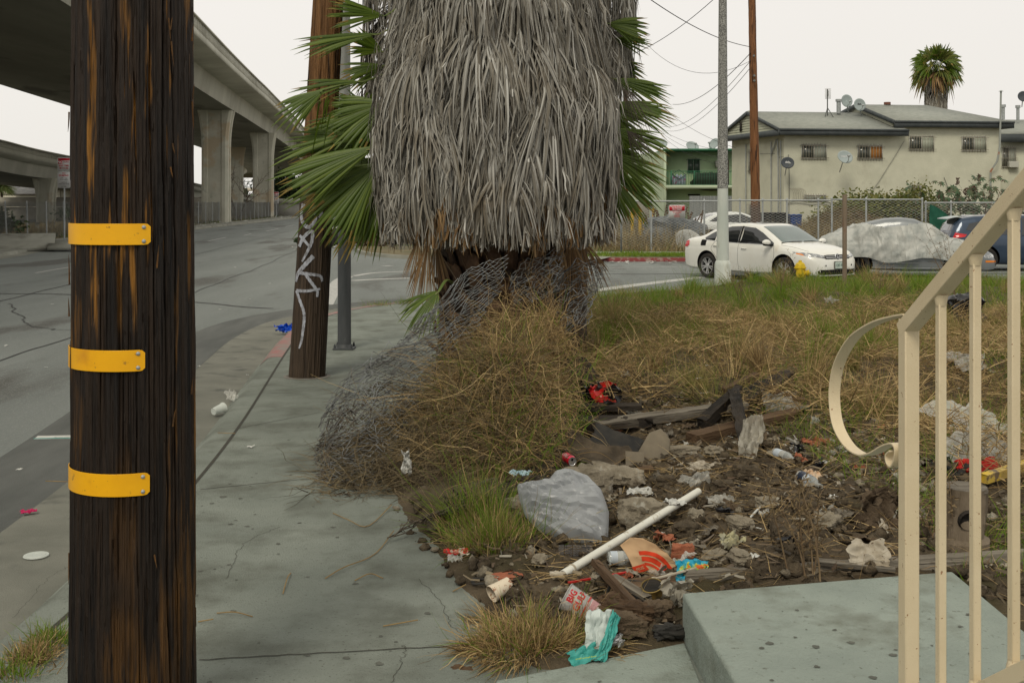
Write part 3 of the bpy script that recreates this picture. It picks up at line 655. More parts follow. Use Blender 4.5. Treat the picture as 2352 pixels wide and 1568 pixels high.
PLX, PLY = -.135, 11.0
palm = E('fan_palm', 'big fan palm in the middle wrapped in a thick grey skirt of dead fronds', 'palm tree', (PLX, PLY, 0), group='fan palms on the corner')
g = MB(); zz = np.linspace(-.1, 7.5, 60); th = np.arange(48) * 2 * PI / 48; T, Z = np.meshgrid(th, zz)
Rt = np.interp(Z, [0, .4, 1.2, 2, 7.5], [.60, .52, .44, .42, .36]) + .035 * fbm(np.cos(T) * 3, np.sin(T) * 3, Z * 3, 2, 4)
g.grid(np.stack((Rt * np.cos(T), Rt * np.sin(T), Z), -1), cv=True, flip=True); g.build('trunk', m_bark, palm)
g = MB()
for k in range(150):                                     # split leaf bases on the trunk
    a = k * 2.39996; z = .25 + 1.9 * k / 150; r = np.interp(z, [0, .4, 1.2, 2], [.60, .52, .44, .42]); rr = random.Random(k); L = rr.uniform(.18, .36); w = rr.uniform(.07, .13)
    q = []
    for s_ in np.linspace(0, 1, 5):
        rad = r + .01 + (.03 + rr.uniform(.02, .12) * s_) * s_ ** .8; ww = w * (1 - .45 * s_)
        q.append([(rad * math.cos(a + t_ * ww / r) + 0, rad * math.sin(a + t_ * ww / r), z + L * s_ - .03 * abs(t_)) for t_ in (-1, -.5, 0, .5, 1)])
    q = np.array(q); g.grid(q); 
g.build('leaf_bases', m_boot, palm, solid=.018)
rr = random.Random(3); fans = []
RO = 1.10
for k in range(1050):
    z0 = 1.80 + 3.9 * (k + rr.random()) / 1050; th = rr.uniform(0, 2 * PI)
    if math.sin(th) > .35 and rr.random() < .6: continue
    L = min(rr.uniform(.75, 1.25), (z0 - 1.46) * 1.15 + .1); rj = rr.choice((rr.uniform(-.24, -.1), rr.uniform(-.1, .05)))
    fans.append((th, z0, L, rr.uniform(.30, .75), rr.randint(17, 30), RO - .34, RO + rj - .02))
for u, v, L, spr in ((1265, 172, 1.5, .62), (1072, 195, 1.25, .6), (1150, 60, 1.1, .35), (1010, 215, 1.2, .45), (1345, 300, .95, .45), (935, 60, 1.2, .4), (1200, 300, 1.1, .3), (1385, 90, 1.1, .35), (965, 330, .9, .3), (1110, 410, .65, .3)):
    x = (u - CX) * 9.95 / F; th = -math.acos(max(-1, min(1, (x - PLX) / RO)))
    fans.append((th, H + (VH - v) * 9.95 / F, L, spr, 44, RO - .12, RO + .035))
g = MB(); dead_fans(g, 0, 0, fans, seed=5, big=.085, rfun=lambda z: .025 * np.sin(z * 2.3 + 1) + .03 * sst(3.2, 2.6, z) - .15 * sst(2.6, 3.8, z) - .05 * sst(1.9, 1.5, z))
fr = [(rr.uniform(PI, 2 * PI), rr.uniform(1.6, 4.6), rr.uniform(.25, .5), .25, rr.randint(3, 6), RO, RO + rr.uniform(.02, .12)) for _ in range(170)]
dead_fans(g, 0, 0, fr, seed=6, wid=.009)
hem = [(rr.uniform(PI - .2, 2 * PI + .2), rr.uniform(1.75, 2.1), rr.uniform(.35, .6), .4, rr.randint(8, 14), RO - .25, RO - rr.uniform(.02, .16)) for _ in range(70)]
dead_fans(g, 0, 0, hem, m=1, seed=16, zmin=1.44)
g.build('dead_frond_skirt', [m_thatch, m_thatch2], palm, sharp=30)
g = MB(); g.lathe([(.45, 1.75), (.78, 1.8), (.83, 3), (.75, 5.6), (.3, 6.2)], 40); g.build('inner_skirt', mat('skirt_painted_shade', (.03, .025, .02), (.09, .075, .06), scale=14, stretch=(1, 1, .08), bump=1, bscale=30, bstretch=(1, 1, .05)), palm)  # dark core: the shade in the skirt's gaps is put into its colour
for k in range(22):                                      # green crown above the skirt
    a = k * 2.4; el = .2 + .9 * (k / 22); h0 = np.array((PLX + .8 * math.cos(a), PLY + .8 * math.sin(a), 6.4 + .8 * el))
    green_fan(palm, h0, h0 + np.array((math.cos(a) * math.cos(el), math.sin(a) * math.cos(el), math.sin(el))) * 1.0, 1.3, 26, (0, 0, 1), .3, (PLX, PLY, 6.2), seed=k)

def at(u, v, y): return P(u, v, y)
def skirt_palm(x, y, zb, label, R_, seed, zt=6.0, n=170, trunk=.36, off_=0.0):
    t = E('fan_palm', label, 'palm tree', (x, y, 0), group='fan palms on the corner')
    g = MB(); g.lathe([(trunk * 1.25, -.1), (trunk * 1.1, .5), (trunk, 1.5), (trunk * .8, zt + 1), (0, zt + 1)], 28); g.V[-1][:, 0] += off_ * sst(1, 3, g.V[-1][:, 2]); g.build('trunk', m_bark, t)
    rr = random.Random(seed); f = []
    for k in range(n):
        z0 = zb + .4 + (zt - zb) * rr.random(); f.append((rr.uniform(0, 2 * PI), z0, min(rr.uniform(.7, 1.1), z0 - zb), rr.uniform(.3, .7), 18, R_ * .7, R_ + rr.uniform(-.06, .02)))
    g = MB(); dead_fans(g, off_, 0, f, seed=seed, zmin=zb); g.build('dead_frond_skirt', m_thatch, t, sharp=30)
    return t
pl = skirt_palm(-.42, 12.7, 2.75, 'fan palm behind the big one, its green fronds reaching left over the steel post', .72, 31, n=120, off_=-.53)
Ly = 11.6
for k, (hu, tp, spr, n, yo, rt) in enumerate((((884, 37), (752, 10), .42, 20, -.2, (960, 20)), ((873, 78), (688, 90), .20, 13, -.3, (960, 60)), ((886, 150), (781, 172), .45, 18, .3, (960, 120)),
        ((838, 187), (672, 192), .16, 9, -.2, (960, 170)), ((748, 205), (628, 268), .36, 15, -.5, (930, 190)), ((888, 238), (748, 300), .80, 34, -.35, (960, 200)),
        ((842, 300), (628, 352), .17, 11, -.4, (960, 240)), ((868, 335), (640, 415), .30, 18, -.6, (960, 260)), ((872, 375), (708, 500), .62, 34, -.45, (960, 300)), ((850, 255), (760, 228), .7, 24, .2, (960, 220)),
        ((905, 400), (812, 560), .42, 22, -.2, (960, 330)), ((835, 330), (770, 430), .6, 20, .2, (960, 300)), ((880, 120), (800, 75), .6, 22, .4, (960, 100)), ((882, 325), (655, 332), .42, 24, -.25, (960, 260)), ((876, 360), (655, 462), .40, 24, -.3, (960, 290)), ((888, 420), (770, 565), .45, 24, -.35, (960, 330)), ((880, 262), (692, 305), .35, 20, -.1, (960, 230)), ((885, 395), (740, 470), .8, 32, .3, (960, 320)), ((870, 300), (700, 330), .35, 18, 0, (960, 240)))):
    y = Ly + yo; green_fan(pl, at(*hu, y), at(*tp, y - .15), spr, n, (.25, -1, .45), .10, at(*rt, 12.4), seed=k, wmul=2.0)
g = MB(); f = []
hb = at(745, 215, 11.2)
for k in range(16):                                      # bent tips hanging from the middle fronds
    a = rr.uniform(0, 1); p = hb + np.array((rr.uniform(-.02, .55), rr.uniform(-.1, .3), rr.uniform(-.1, .06) - .3 * a)); q = cr([p, p + np.array((-.05, -.03, -.02)), p + np.array((-.08 - .05 * a, -.05, -.28 - .1 * a))], 7)
    g.strips(q[None], np.array([[(.011 * (1 - (j / 6) ** 2) + .001, .006, 0) for j in range(7)]]), 0)
g.build('bent_leaf_tips', m_frond, pl, world=True)

pr = skirt_palm(.50, 12.6, 2.9, 'fan palm behind the big one, its green fronds fanning out to the right', .60, 41, n=90, off_=.28, trunk=.3)
for k, (hu, tp, spr, n, yo) in enumerate((((1395, 55), (1492, 60), .55, 24, 0), ((1400, 90), (1500, 92), .25, 12, .1), ((1405, 180), (1542, 212), .30, 18, 0), ((1412, 235), (1556, 262), .34, 22, -.2), ((1400, 295), (1536, 335), .36, 24, -.3),
        ((1392, 350), (1530, 420), .38, 26, -.35), ((1385, 385), (1500, 485), .42, 24, -.3), ((1390, 250), (1480, 300), .9, 34, .25), ((1375, 390), (1440, 500), .4, 18, 0), ((1390, 330), (1470, 380), .8, 30, .4), ((1400, 140), (1480, 170), .5, 20, .4))):
    y = 12.0 + yo; green_fan(pr, at(*hu, y), at(*tp, y - .1), spr, n, (-.3, -1, .4), .12, at(1340, hu[1] + 5, 12.5), seed=50 + k, wmul=2.0)
for k, (hu, tp) in enumerate((((1432, 205), (1487, 268)), ((1440, 300), (1492, 352)))):
    green_fan(pr, at(*hu, 11.5), at(*tp, 11.35), .55, 26, (-.3, -1, .3), .4, None, [m_thatchd] * 3, 'withered_frond', seed=80 + k, split=.3, wmul=.9)
for k, (hu, tp, y, pr_) in enumerate((((1285, 545), (1275, 665), 11.9, pr), ((1310, 545), (1330, 690), 12.0, pr), ((1330, 545), (1385, 640), 12.1, pr), ((1260, 560), (1262, 640), 12.2, pr), ((1350, 520), (1425, 545), 11.7, pr))):
    green_fan(pr_, at(*hu, y), at(*tp, y - .05), .42, 24, (.1, -1, .1), .2, None, [m_thatch2] * 3, 'dry_frond', seed=90 + k, wmul=.9)
for k, (hu, tp, y) in enumerate((((985, 545), (962, 690), 10.35), ((1000, 548), (1010, 660), 10.5), ((965, 540), (945, 640), 10.4))):
    green_fan(palm, at(*hu, y), at(*tp, y - .05), .30, 22, (.1, -1, .1), .1, None, [m_thatch2] * 3, 'dry_frond', seed=95 + k, wmul=.9)
green_fan(palm, at(1008, 668, 10.1), at(935, 738, 9.9), .75, 22, (.1, -1, .5), .25, at(1040, 650, 10.4), seed=99, tipc=0)
green_fan(pr, at(1240, 590, 12.0), at(1190, 560, 11.8), .5, 16, (.1, -1, .5), .1, None, seed=98, tipc=0)

# ================================================================ WIRE AND STRAW HEAP BELOW THE PALM
def heap_h(x, y):
    dx = x - .14 - .18 * np.sin(y * 1.3) - .16 * sst(8.4, 9.6, y); rl = np.where(dx < 0, .98, .66); ry = np.where(y < 9.75, 2.6, 1.1)
    d = np.sqrt((dx / rl) ** 2 + ((y - 9.75) / ry) ** 2)
    h = .84 * np.clip(1 - d, 0, 1) ** .8 * (1 + .5 * fbm(x * 2.3, y * 2.3, 0, 31, 3)) + .22 * np.exp(-(((x - .1) / .35) ** 2 + ((y - 8.3) / .5) ** 2)) * (d < 1)
    return np.where(d < 1, h, 0) + .02
straw_cols = [(.20, .135, .06), (.40, .28, .125), (.065, .045, .025), (.55, .41, .20), (.27, .18, .08), (.10, .07, .036), (.33, .225, .10)]
m_straw = mat('straw', (.3, .2, .1), island=[tuple(q * 1.15 for q in c) for c in straw_cols], rough=.7, translucent=.12)
m_straw_d = mat('old_straw', (.2, .15, .1), island=[(.07, .055, .035), (.16, .12, .065), (.10, .08, .05), (.22, .17, .09), (.055, .045, .03)], rough=.8)
m_grass = mat('green_grass', (.1, .2, .05), island=[(.09, .175, .012), (.14, .24, .015), (.20, .28, .03), (.11, .205, .015), (.26, .25, .06)], rough=.6, translucent=.3)
m_grass_mix = mat('grass_half_dry', (.1, .2, .05), island=[(.12, .16, .03), (.28, .215, .08), (.17, .19, .04), (.38, .28, .12), (.13, .165, .03), (.22, .18, .06)], rough=.7, translucent=.2)
def walk(R, p, d, L, K, grav, jit, lift=0.0):
    """N bending strands: start points p, directions d"""
    N = len(p); C = np.zeros((N, K, 3)); C[:, 0] = p; d = d.copy(); st = (L / (K - 1))[:, None]
    for k in range(1, K):
        d = d + R.randn(N, 3) * jit; d[:, 2] -= grav; d /= np.linalg.norm(d, axis=1, keepdims=True)
        C[:, k] = C[:, k - 1] + d * st
    return C
def strands(mb, C, w, R, m=0, taper=.25):
    K = C.shape[1]; t = np.gradient(C, axis=1); t /= np.linalg.norm(t, axis=2, keepdims=True) + 1e-9
    r = R.randn(C.shape[0], 1, 3); sd = np.cross(t, r); sd /= np.linalg.norm(sd, axis=2, keepdims=True) + 1e-9
    # turn most ribbons towards the open side so that they read
    mb.strips(C, sd * (np.broadcast_to(np.asarray(w), (C.shape[0],))[:, None, None] * np.linspace(1, taper, K)[None, :, None]), m)
g = MB(); xs, ys = np.linspace(-1.45, 1.0, 120), np.linspace(6.9, 10.9, 150); X, Y = np.meshgrid(xs, ys, indexing='ij')
hh = heap_h(X, Y); g.grid(np.stack((X, Y, np.where(hh > .03, hh * .82 - .03 + .07 * fbm(X * 6, Y * 6, 0, 8, 3), -.06) + .02), -1), flip=True)
R = np.random.RandomState(3)
g2 = MB()
def heap_pts(N, xc, yc, sx, sy, zmul=1.0):
    x = R.randn(N) * sx + xc; y = R.randn(N) * sy + yc; h = heap_h(x, y); k = h > .03
    return np.stack((x, y, h * (zmul if np.isscalar(zmul) else zmul[:N]) * R.uniform(.75, 1.03, N)), -1)[k]
for N, xc, yc, sx, sy, m in ((7000, .05, 8.7, .36, .75, 0), (3600, .38, 9.3, .26, .5, 0), (3600, -.35, 8.0, .38, .55, 1), (2600, .0, 7.9, .42, .5, 0), (1700, -.75, 7.5, .34, .35, 1), (2600, .1, 8.3, .5, .7, 1)):
    p = heap_pts(N, xc, yc, sx, sy); n = len(p); d = R.randn(n, 3) * np.array((1.2, .9, .6)); d[:, 1] -= .25; d[:, 2] += .1
    d /= np.linalg.norm(d, axis=1, keepdims=True)
    C = walk(R, p, d, R.uniform(.14, .62, n) * (1 + (R.rand(n) < .12)), 8, .09, .25); kk = (C[..., 0] - .34 - .10 * (C[..., 1] - 8.6) < .42 * R.rand(n)[:, None] ** 3).all(1); C = C[kk]; n = len(C); fl = heap_h(C[..., 0], C[..., 1]) * .8 + .01; C[..., 2] = np.maximum(C[..., 2], fl)
    strands(g2, C, R.uniform(.0018, .0036, n), R, m)
p = heap_pts(260, -.1, 8.6, .5, .9); n = len(p); d = R.randn(n, 3); d[:, 2] = abs(d[:, 2]) * .7 + .5; d /= np.linalg.norm(d, axis=1, keepdims=True)
strands(g2, walk(R, p, d, R.uniform(.35, .75, n), 9, .17, .1), .0032, R, 0)
p = heap_pts(1500, -.1, 8.2, .5, .8); n = len(p); d = R.randn(n, 3); d[:, 2] = abs(d[:, 2]) + .5; d /= np.linalg.norm(d, axis=1, keepdims=True)
strands(g2, walk(R, p, d, R.uniform(.12, .4, n), 6, .08, .1), .003, R, 2)
n = 4200; x = R.uniform(-1.3, -.35, n); y = R.uniform(7.15, 8.9, n); lim_ = .05 + .42 * sst(-1.4, -.3, x) * sst(7, 8.6, y); p = np.stack((x, y, lim_ * R.rand(n)), -1); k = R.rand(n) < np.clip(.3 + (x + 1.3) * 1.1, .1, 1); p = p[k]; n = len(p)
d = R.randn(n, 3) * (1, 1, .6); d /= np.linalg.norm(d, axis=1, keepdims=True); C = walk(R, p, d, R.uniform(.12, .5, n), 6, .08, .25); C[..., 2] = np.maximum(C[..., 2], .006); strands(g2, C, R.uniform(.0015, .0035, n), R, 1)
o = g2.build('dry_straw', [m_straw, m_straw_d, m_grass], None, smooth=False); tag(o, kind='stuff')
o = g.build('brush_heap', mat('heap_core', (.014, .011, .008), (.045, .034, .02), scale=30, bump=1.2, bscale=60), None); tag(o, kind='stuff')  # core painted near black so the gaps between strands read as shade

m_chain = mat('old_chain_link_wire', (.26, .275, .28), (.14, .135, .125), scale=5, rough=.6, metal=.35)
m_chain_r = mat('rusty_chain_link_wire', (.085, .068, .052), (.15, .125, .095), scale=7, rough=.8, metal=.1)
def chain_sheet(mb, ctrl, du, dv, seed, r=.0034, crump=.03, m=0, amp2=.012):
    """chain-link cloth: every wire zigzags down the sheet. ctrl: rows of 3D points"""
    c = np.array(ctrl, float); a, b = c.shape[:2]
    nu, nv = du, dv * 2 + 1; R = np.random.RandomState(seed)
    U = [cr(c[i], 41) for i in range(a)]; U = np.array(U)
    Gd = np.array([cr(U[:, j], 41) for j in range(41)])                    # (41 along u, 41 along v,3)
    def S_(u, v):
        u = np.clip(u, 0, 1) * 40; v = np.clip(v, 0, 1) * 40; i = np.minimum(u.astype(int), 39); j = np.minimum(v.astype(int), 39); fu = (u - i)[..., None]; fv = (v - j)[..., None]
        p = Gd[i, j] * (1 - fu) * (1 - fv) + Gd[i + 1, j] * fu * (1 - fv) + Gd[i, j + 1] * (1 - fu) * fv + Gd[i + 1, j + 1] * fu * fv
        n = np.stack([fbm(u * .28 + q * 7, v * .28, 0, seed + q, 3) for q in range(3)], -1) * crump
        return p + n
    for i in range(nu):
        j = np.arange(nv); off_ = np.where((j + i) % 2, .62, -.62)
        v0 = j / (nv - 1); u0 = (i + .5 + off_) / nu
        p = S_(u0 + 0 * v0, v0); p = p + R.randn(nv, 3) * amp2 * .3; p[:, 1] += np.where((j + i) % 2, .006, -.006)
        mb.tube(p, r, 4, m=m, cap=False)
    return mb
t = E('torn_fence', 'torn grey chain-link fence crumpled over the straw heap, spilling left onto the pavement', 'fence wire', (-.6, 8.8, 0))
g = MB()
chain_sheet(g, [[at(1168, 590, 9.7), at(1085, 612, 9.6), at(1010, 690, 9.4), at(965, 745, 9.3)], [at(1150, 660, 9.3), at(1060, 710, 9.1), at(960, 770, 9.0), at(905, 800, 9.0)],
                [at(1080, 770, 8.8), at(990, 810, 8.6), at(890, 840, 8.6), at(820, 860, 8.7)], [at(1010, 900, 8.7), at(940, 960, 8.4), at(850, 980, 8.2), at(760, 950, 8.2)]], 25, 26, 1, crump=.045)
chain_sheet(g, [[at(960, 790, 9.0), at(880, 800, 8.9), at(810, 850, 8.7), at(752, 935, 8.5)], [at(960, 900, 8.5), at(880, 920, 8.3), at(800, 950, 8.1), at(728, 1010, 8.0)],
                [at(960, 1010, 8.1), at(890, 1030, 7.9), at(800, 1050, 7.7), at(722, 1070, 7.7)], [at(980, 1120, 7.5), at(900, 1140, 7.3), at(820, 1150, 7.2), at(745, 1128, 7.25)]], 23, 26, 2, crump=.05)
g.build('upper_mesh', m_chain, t, world=True, smooth=False)
g = MB()
chain_sheet(g, [[at(940, 860, 8.9), at(860, 880, 8.7), at(800, 930, 8.5), at(750, 990, 8.3)], [at(940, 960, 8.5), at(860, 970, 8.2), at(790, 1000, 8.0), at(740, 1040, 7.9)],
                [at(970, 1060, 8.0), at(890, 1080, 7.7), at(810, 1100, 7.5), at(740, 1100, 7.5)], [at(990, 1190, 7.0), at(920, 1180, 6.95), at(860, 1175, 7.0), at(775, 1140, 7.15)]], 24, 24, 3, crump=.09, amp2=.022)
g.build('lower_mesh', m_chain_r, t, world=True, smooth=False)
g = MB()
chain_sheet(g, [[at(1270, 640, 10.3), at(1320, 600, 10.4), at(1365, 600, 10.5), at(1392, 615, 10.5)], [at(1260, 700, 10.1), at(1310, 680, 10.2), at(1350, 670, 10.3), at(1375, 660, 10.3)],
                [at(1270, 790, 9.9), at(1310, 770, 9.9), at(1330, 760, 9.9), at(1345, 740, 9.9)]], 15, 18, 4, crump=.06)
chain_sheet(g, [[at(1165, 640, 10.0), at(1210, 600, 10.1), at(1260, 580, 10.2), at(1300, 570, 10.3)], [at(1180, 700, 9.8), at(1220, 690, 9.9), at(1260, 680, 10.0), at(1290, 660, 10.1)]], 16, 12, 5, crump=.05)
g.build('right_mesh', m_chain, t, world=True, smooth=False)
g = MB()
chain_sheet(g, [[G(1010, 1150, .14), G(1100, 1105, .18), G(1180, 1095, .2), G(1270, 1100, .18)], [G(1000, 1180, .08), G(1080, 1150, .14), G(1160, 1130, .16), G(1260, 1125, .14)], [G(880, 1230, .04), G(960, 1200, .08), G(1050, 1175, .1), G(1150, 1150, .1)]], 20, 12, 6, crump=.05, m=0)
g.build('trailing_mesh', m_chain_r, t, world=True, smooth=False)

# ================================================================ GRASS ON THE LOT
def bare(x, y):                                          # 1 where the soil is bare
    a = np.exp(-(((x - 1.45) / 1.25) ** 4 + ((y - 7.0) / 1.9) ** 4)); return a
def scatter(N, x0, x1, y0, y1, R):
    y = 1 / (1 / y1 + (1 / y0 - 1 / y1) * R.rand(N)); y = np.where(R.rand(N) < .5, y, R.uniform(y0, y1, N)); x = R.uniform(x0, x1, N)
    k = (x - xb(y) > .15) & (yb(x) - y > .0) & (y > ynear(x) + .05)
    x, y = x[k], y[k]; return x, y
def blades(mb, x, y, z, h, w, lean, R, m=0, K=5, grav=.1, jit=.06):
    n = len(x); a = R.uniform(0, 2 * PI, n); l = np.clip(lean + R.randn(n) * .25, .02, 1.5)
    d = np.stack((np.cos(a) * np.sin(l), np.sin(a) * np.sin(l), np.cos(l)), -1)
    C = walk(R, np.stack((x, y, z), -1), d, h, K, grav, jit)
    C[..., 2] = np.maximum(C[..., 2], z[:, None] + .004)
    strands(mb, C, w, R, m, .15)
R = np.random.RandomState(8)
dry, grn = MB(), MB()
# matted dry straw, middle distance
def clump(x, y, s): return fbm(x * 1.3, y * 1.3, 0, s, 3)
x, y = scatter(78000, -.4, 9, 6.5, 17, R); c = clump(x, y, 5); k = (bare(x, y) < .12 + .3 * R.rand(len(x))) & (R.rand(len(x)) < np.clip(.75 + c * 1.5, .15, 1)) & ((y > 8.3) | (x > 2.3)); x, y = x[k], y[k]; c = c[k]
blades(dry, x, y, lot_h(x, y) + R.uniform(0, .12, len(x)) * np.clip(1 + c * 3, .2, 2.5), R.uniform(.10, .38, len(x)), R.uniform(.0018, .0042, len(x)), 1.05, R, grav=.11)
x, y = scatter(26000, -.4, 16, 8.8, 23, R); k = R.rand(len(x)) < np.clip(.55 + 1.5 * clump(x, y, 6), .05, 1); k &= bare(x, y) < .2; x, y = x[k], y[k]
blades(dry, x, y, lot_h(x, y), R.uniform(.12, .34, len(x)), R.uniform(.002, .0042, len(x)), .55, R, m=1)
# green growth: densest along the far edge and behind the railing
x, y = scatter(120000, -.3, 16, 8.5, 23.2, R); q = clump(x, y, 7); k = R.rand(len(x)) < np.clip(sst(10.5, 16.5, y) * 1.2 + 1.5 * q - .05, .03, 1); k &= bare(x, y) < .2; x, y = x[k], y[k]
blades(grn, x, y, lot_h(x, y), R.uniform(.07, .24, len(x)) * (1 + .5 * q[k]), R.uniform(.0022, .0045, len(x)), .45, R)
x, y = scatter(9000, 2.0, 5, 5.0, 10, R); k = R.rand(len(x)) < np.clip(.4 + 1.6 * clump(x, y, 12), .05, 1); x, y = x[k], y[k]
blades(grn, x, y, lot_h(x, y), R.uniform(.06, .2, len(x)), R.uniform(.0015, .003, len(x)), .5, R)
x, y = scatter(9000, 2.1, 5.2, 4.2, 9, R); k = R.rand(len(x)) < np.clip(.5 + 1.3 * clump(x, y, 14), .05, 1); x, y = x[k], y[k]
blades(dry, x, y, lot_h(x, y), R.uniform(.08, .3, len(x)), R.uniform(.0014, .003, len(x)), 1.1, R)
# sparse straw across the bare soil
x, y = scatter(2600, .1, 2.8, 5, 9, R); blades(dry, x, y, lot_h(x, y) + .02, R.uniform(.06, .28, len(x)), R.uniform(.0012, .0024, len(x)), 1.35, R, grav=.05)
# standing tufts, each with its own lean
cl = []
while len(cl) < 210:
    cx_, cy_ = R.uniform(.4, 9) * (1 if R.rand() < .8 else 1.6), R.uniform(8.9, 22)
    if bare(cx_, cy_) < .1 and yb(cx_) - cy_ > .2: cl.append((cx_, cy_))
for k, (cx_, cy_) in enumerate(cl):
    n = R.randint(60, 190); a = R.uniform(0, 2 * PI, n); r = R.uniform(.04, .16) * np.sqrt(R.rand(n)); x, y = cx_ + r * np.cos(a), cy_ + r * np.sin(a); L = R.uniform(.2, .5); l = np.clip(R.uniform(.2, .8) * r / .1 + .3 * R.randn(n), -1, 1.4)
    d = np.stack((np.cos(a) * np.sin(l) + R.uniform(-.3, .3), np.sin(a) * np.sin(l), np.cos(l)), -1); d /= np.linalg.norm(d, axis=1, keepdims=True)
    gr = R.rand() < (.25 if cy_ < 13 else .5); strands(grn if gr else dry, walk(R, np.stack((x, y, lot_h(x, y)), -1), d, R.uniform(.3, 1.1, n) * L, 6, .09, .07), R.uniform(.0018, .004, n), R, 0 if (gr or R.rand() < .6) else 1)
tag(dry.build('dry_grass', [m_straw, m_grass_mix], smooth=False), kind='stuff'); tag(grn.build('grass', m_grass, smooth=False), kind='stuff')
# tall dead weed stalks
def weed(u, v, hgt, n, label, seed, name='dead_weed', z=None):
    p = GT(u, v) if z is None else G(u, v, z); R = np.random.RandomState(seed); g = MB(); tips = []
    for k in range(n):
        a = R.uniform(0, 2 * PI); l = R.uniform(.02, .35); d = np.array([[math.cos(a) * math.sin(l), math.sin(a) * math.sin(l), math.cos(l)]])
        C = walk(R, np.array([[R.randn() * .03, R.randn() * .03, 0]]), d, np.array([hgt * R.uniform(.6, 1.05)]), 12, .012, .05)[0]
        g.tube(C, np.linspace(.005, .002, 12), 4)
        for j in range(4, 12):
            for q in range(2):
                b = R.uniform(0, 2 * PI); dd = np.array([[math.cos(b), math.sin(b), R.uniform(.3, 1)]]); dd /= np.linalg.norm(dd)
                c2 = walk(R, C[j:j + 1], dd, np.array([hgt * .18 * R.uniform(.4, 1.1)]), 5, .03, .12)[0]; g.tube(c2, [.002, .0018, .0015, .0012, .0008], 3)
                for w in range(3): tips.append(c2[R.randint(2, 5)] + R.randn(3) * .008)
    T = np.array(tips); N = len(T); C = walk(R, T, R.randn(N, 3) / 1.7, R.uniform(.012, .03, N), 3, .1, .1); strands(g, C, .004, R, 1, .5)
    o = g.build(name, [mat('weed_stalk', (.13, .085, .05), (.22, .16, .09), scale=9), mat('weed_seed', (.1, .1, .1), island=[(.12, .085, .045), (.22, .16, .08), (.17, .11, .06)])], smooth=False, loc=p)
    return tag(o, label, 'weed', 'dead weeds')
weed(2190, 690, 1.25, 6, 'tall dead weed with many seed heads in front of the covered silver car', 1)
weed(2250, 700, .95, 3, 'thin dead weed between the covered car and the railing', 2)
weed(1700, 700, .55, 4, 'low dead weed under the doors of the white sedan', 3)
weed(1790, 690, .75, 3, 'dead weed stalk leaning before the front door of the white sedan', 4)
weed(2010, 690, .6, 3, 'bent dead weed right of the rusty post', 5)
# ================================================================ RAILING AND CONCRETE STEPS
m_cream = mat('cream_enamel', (.60, .50, .335), (.66, .56, .39), scale=5, rough=.42, spec=.4, bump=.15, bscale=260, spots=(75, .665, .70, (.22, .09, .03)), spot2=(9, .66, .8, (.50, .40, .24)))
ra = math.radians(8); PO = np.array((.985, 2.81)); RD = np.array((math.sin(ra), -math.cos(ra)))        # runs from the newel towards the viewer, rising
def rp_(s, z): return np.array((PO[0] + RD[0] * s, PO[1] + RD[1] * s, z))
Rr = np.array(((math.cos(ra), math.sin(ra), 0), (-math.sin(ra), math.cos(ra), 0), (0, 0, 1))).T
t = E('stair_railing', 'cream painted steel stair railing with a scroll at its foot, right foreground', 'railing', (PO[0], PO[1], 0.0))
g = MB(); g.box(rp_(0, 1.0), (.038, .038, 1.12), Rr); g.build('newel_post', m_cream, t, world=True, bevel=.003)
sl = .69; zr = lambda s: 1.543 + sl * s
g = MB(); g.beam(rp_(-.019, zr(-.019)), rp_(1.75, zr(1.75)), .0385, .0385); g.build('top_rail', m_cream, t, world=True, bevel=.003)
g = MB(); g.beam(rp_(.02, .560 + sl * .0), rp_(1.75, .560 + sl * 1.73), .0385, .0385); g.build('bottom_rail', m_cream, t, world=True, bevel=.003)
for k in range(11):
    s = .155 + .148 * k; z1, z0 = zr(s) - .022, .555 + sl * s + .01
    g = MB(); g.box(rp_(s, (z0 + z1) / 2), (.0192, .0192, z1 - z0), Rr)
    b = g.build('baluster', m_cream, t, world=True, bevel=.0022)
    for zz_, sg in ((z1, 1), (z0, -1)):
        g = MB(); g.lathe([(.0098 * 1.25, -.020 * sg), (.0120 * 1.25, -.007 * sg), (.017, .006 * sg), (0, .006 * sg)][::sg], 10, rp_(s, zz_))
        g.build('weld', m_cream, b, world=False).location = (-t.location[0], -t.location[1], 0)
pts = []
for u, v in ((2088, 722), (2058, 727), (2010, 742), (1962, 775), (1930, 828), (1918, 880), (1917, 930), (1926, 980), (1950, 1022), (1980, 1043), (2008, 1040), (2036, 1024), (2058, 1018), (2068, 1030), (2066, 1055), (2058, 1071), (2049, 1062), (2047, 1045), (2056, 1035)):
    k = (u - CX) / F; s = (PO[0] - k * PO[1]) / (k * math.cos(ra) + math.sin(ra)); q = rp_(-s, 0); pts.append((s, H - (v - VH) * q[1] / F))
q = cr(pts, 110); rows = []; T = np.gradient(q, axis=0); T /= np.linalg.norm(T, axis=1, keepdims=True)
nx = np.array((math.cos(ra), math.sin(ra), 0))
for i in range(len(q)):
    s, z = q[i]; nn = np.array((-T[i][1], T[i][0])); row = []
    for w, h in ((-.017, -.0022), (.017, -.0022), (.017, .0022), (-.017, .0022)):
        row.append(rp_(-(s + nn[0] * h), z + nn[1] * h) + nx * w)
    rows.append(row)
g = MB(); g.grid(np.array(rows), cv=True); g.add(np.array(rows[-1]), [[0, 1, 2, 3]]); g.add(np.array(rows[0]), [[3, 2, 1, 0]])
g.build('scroll', m_cream, t, world=True, bevel=.0008)

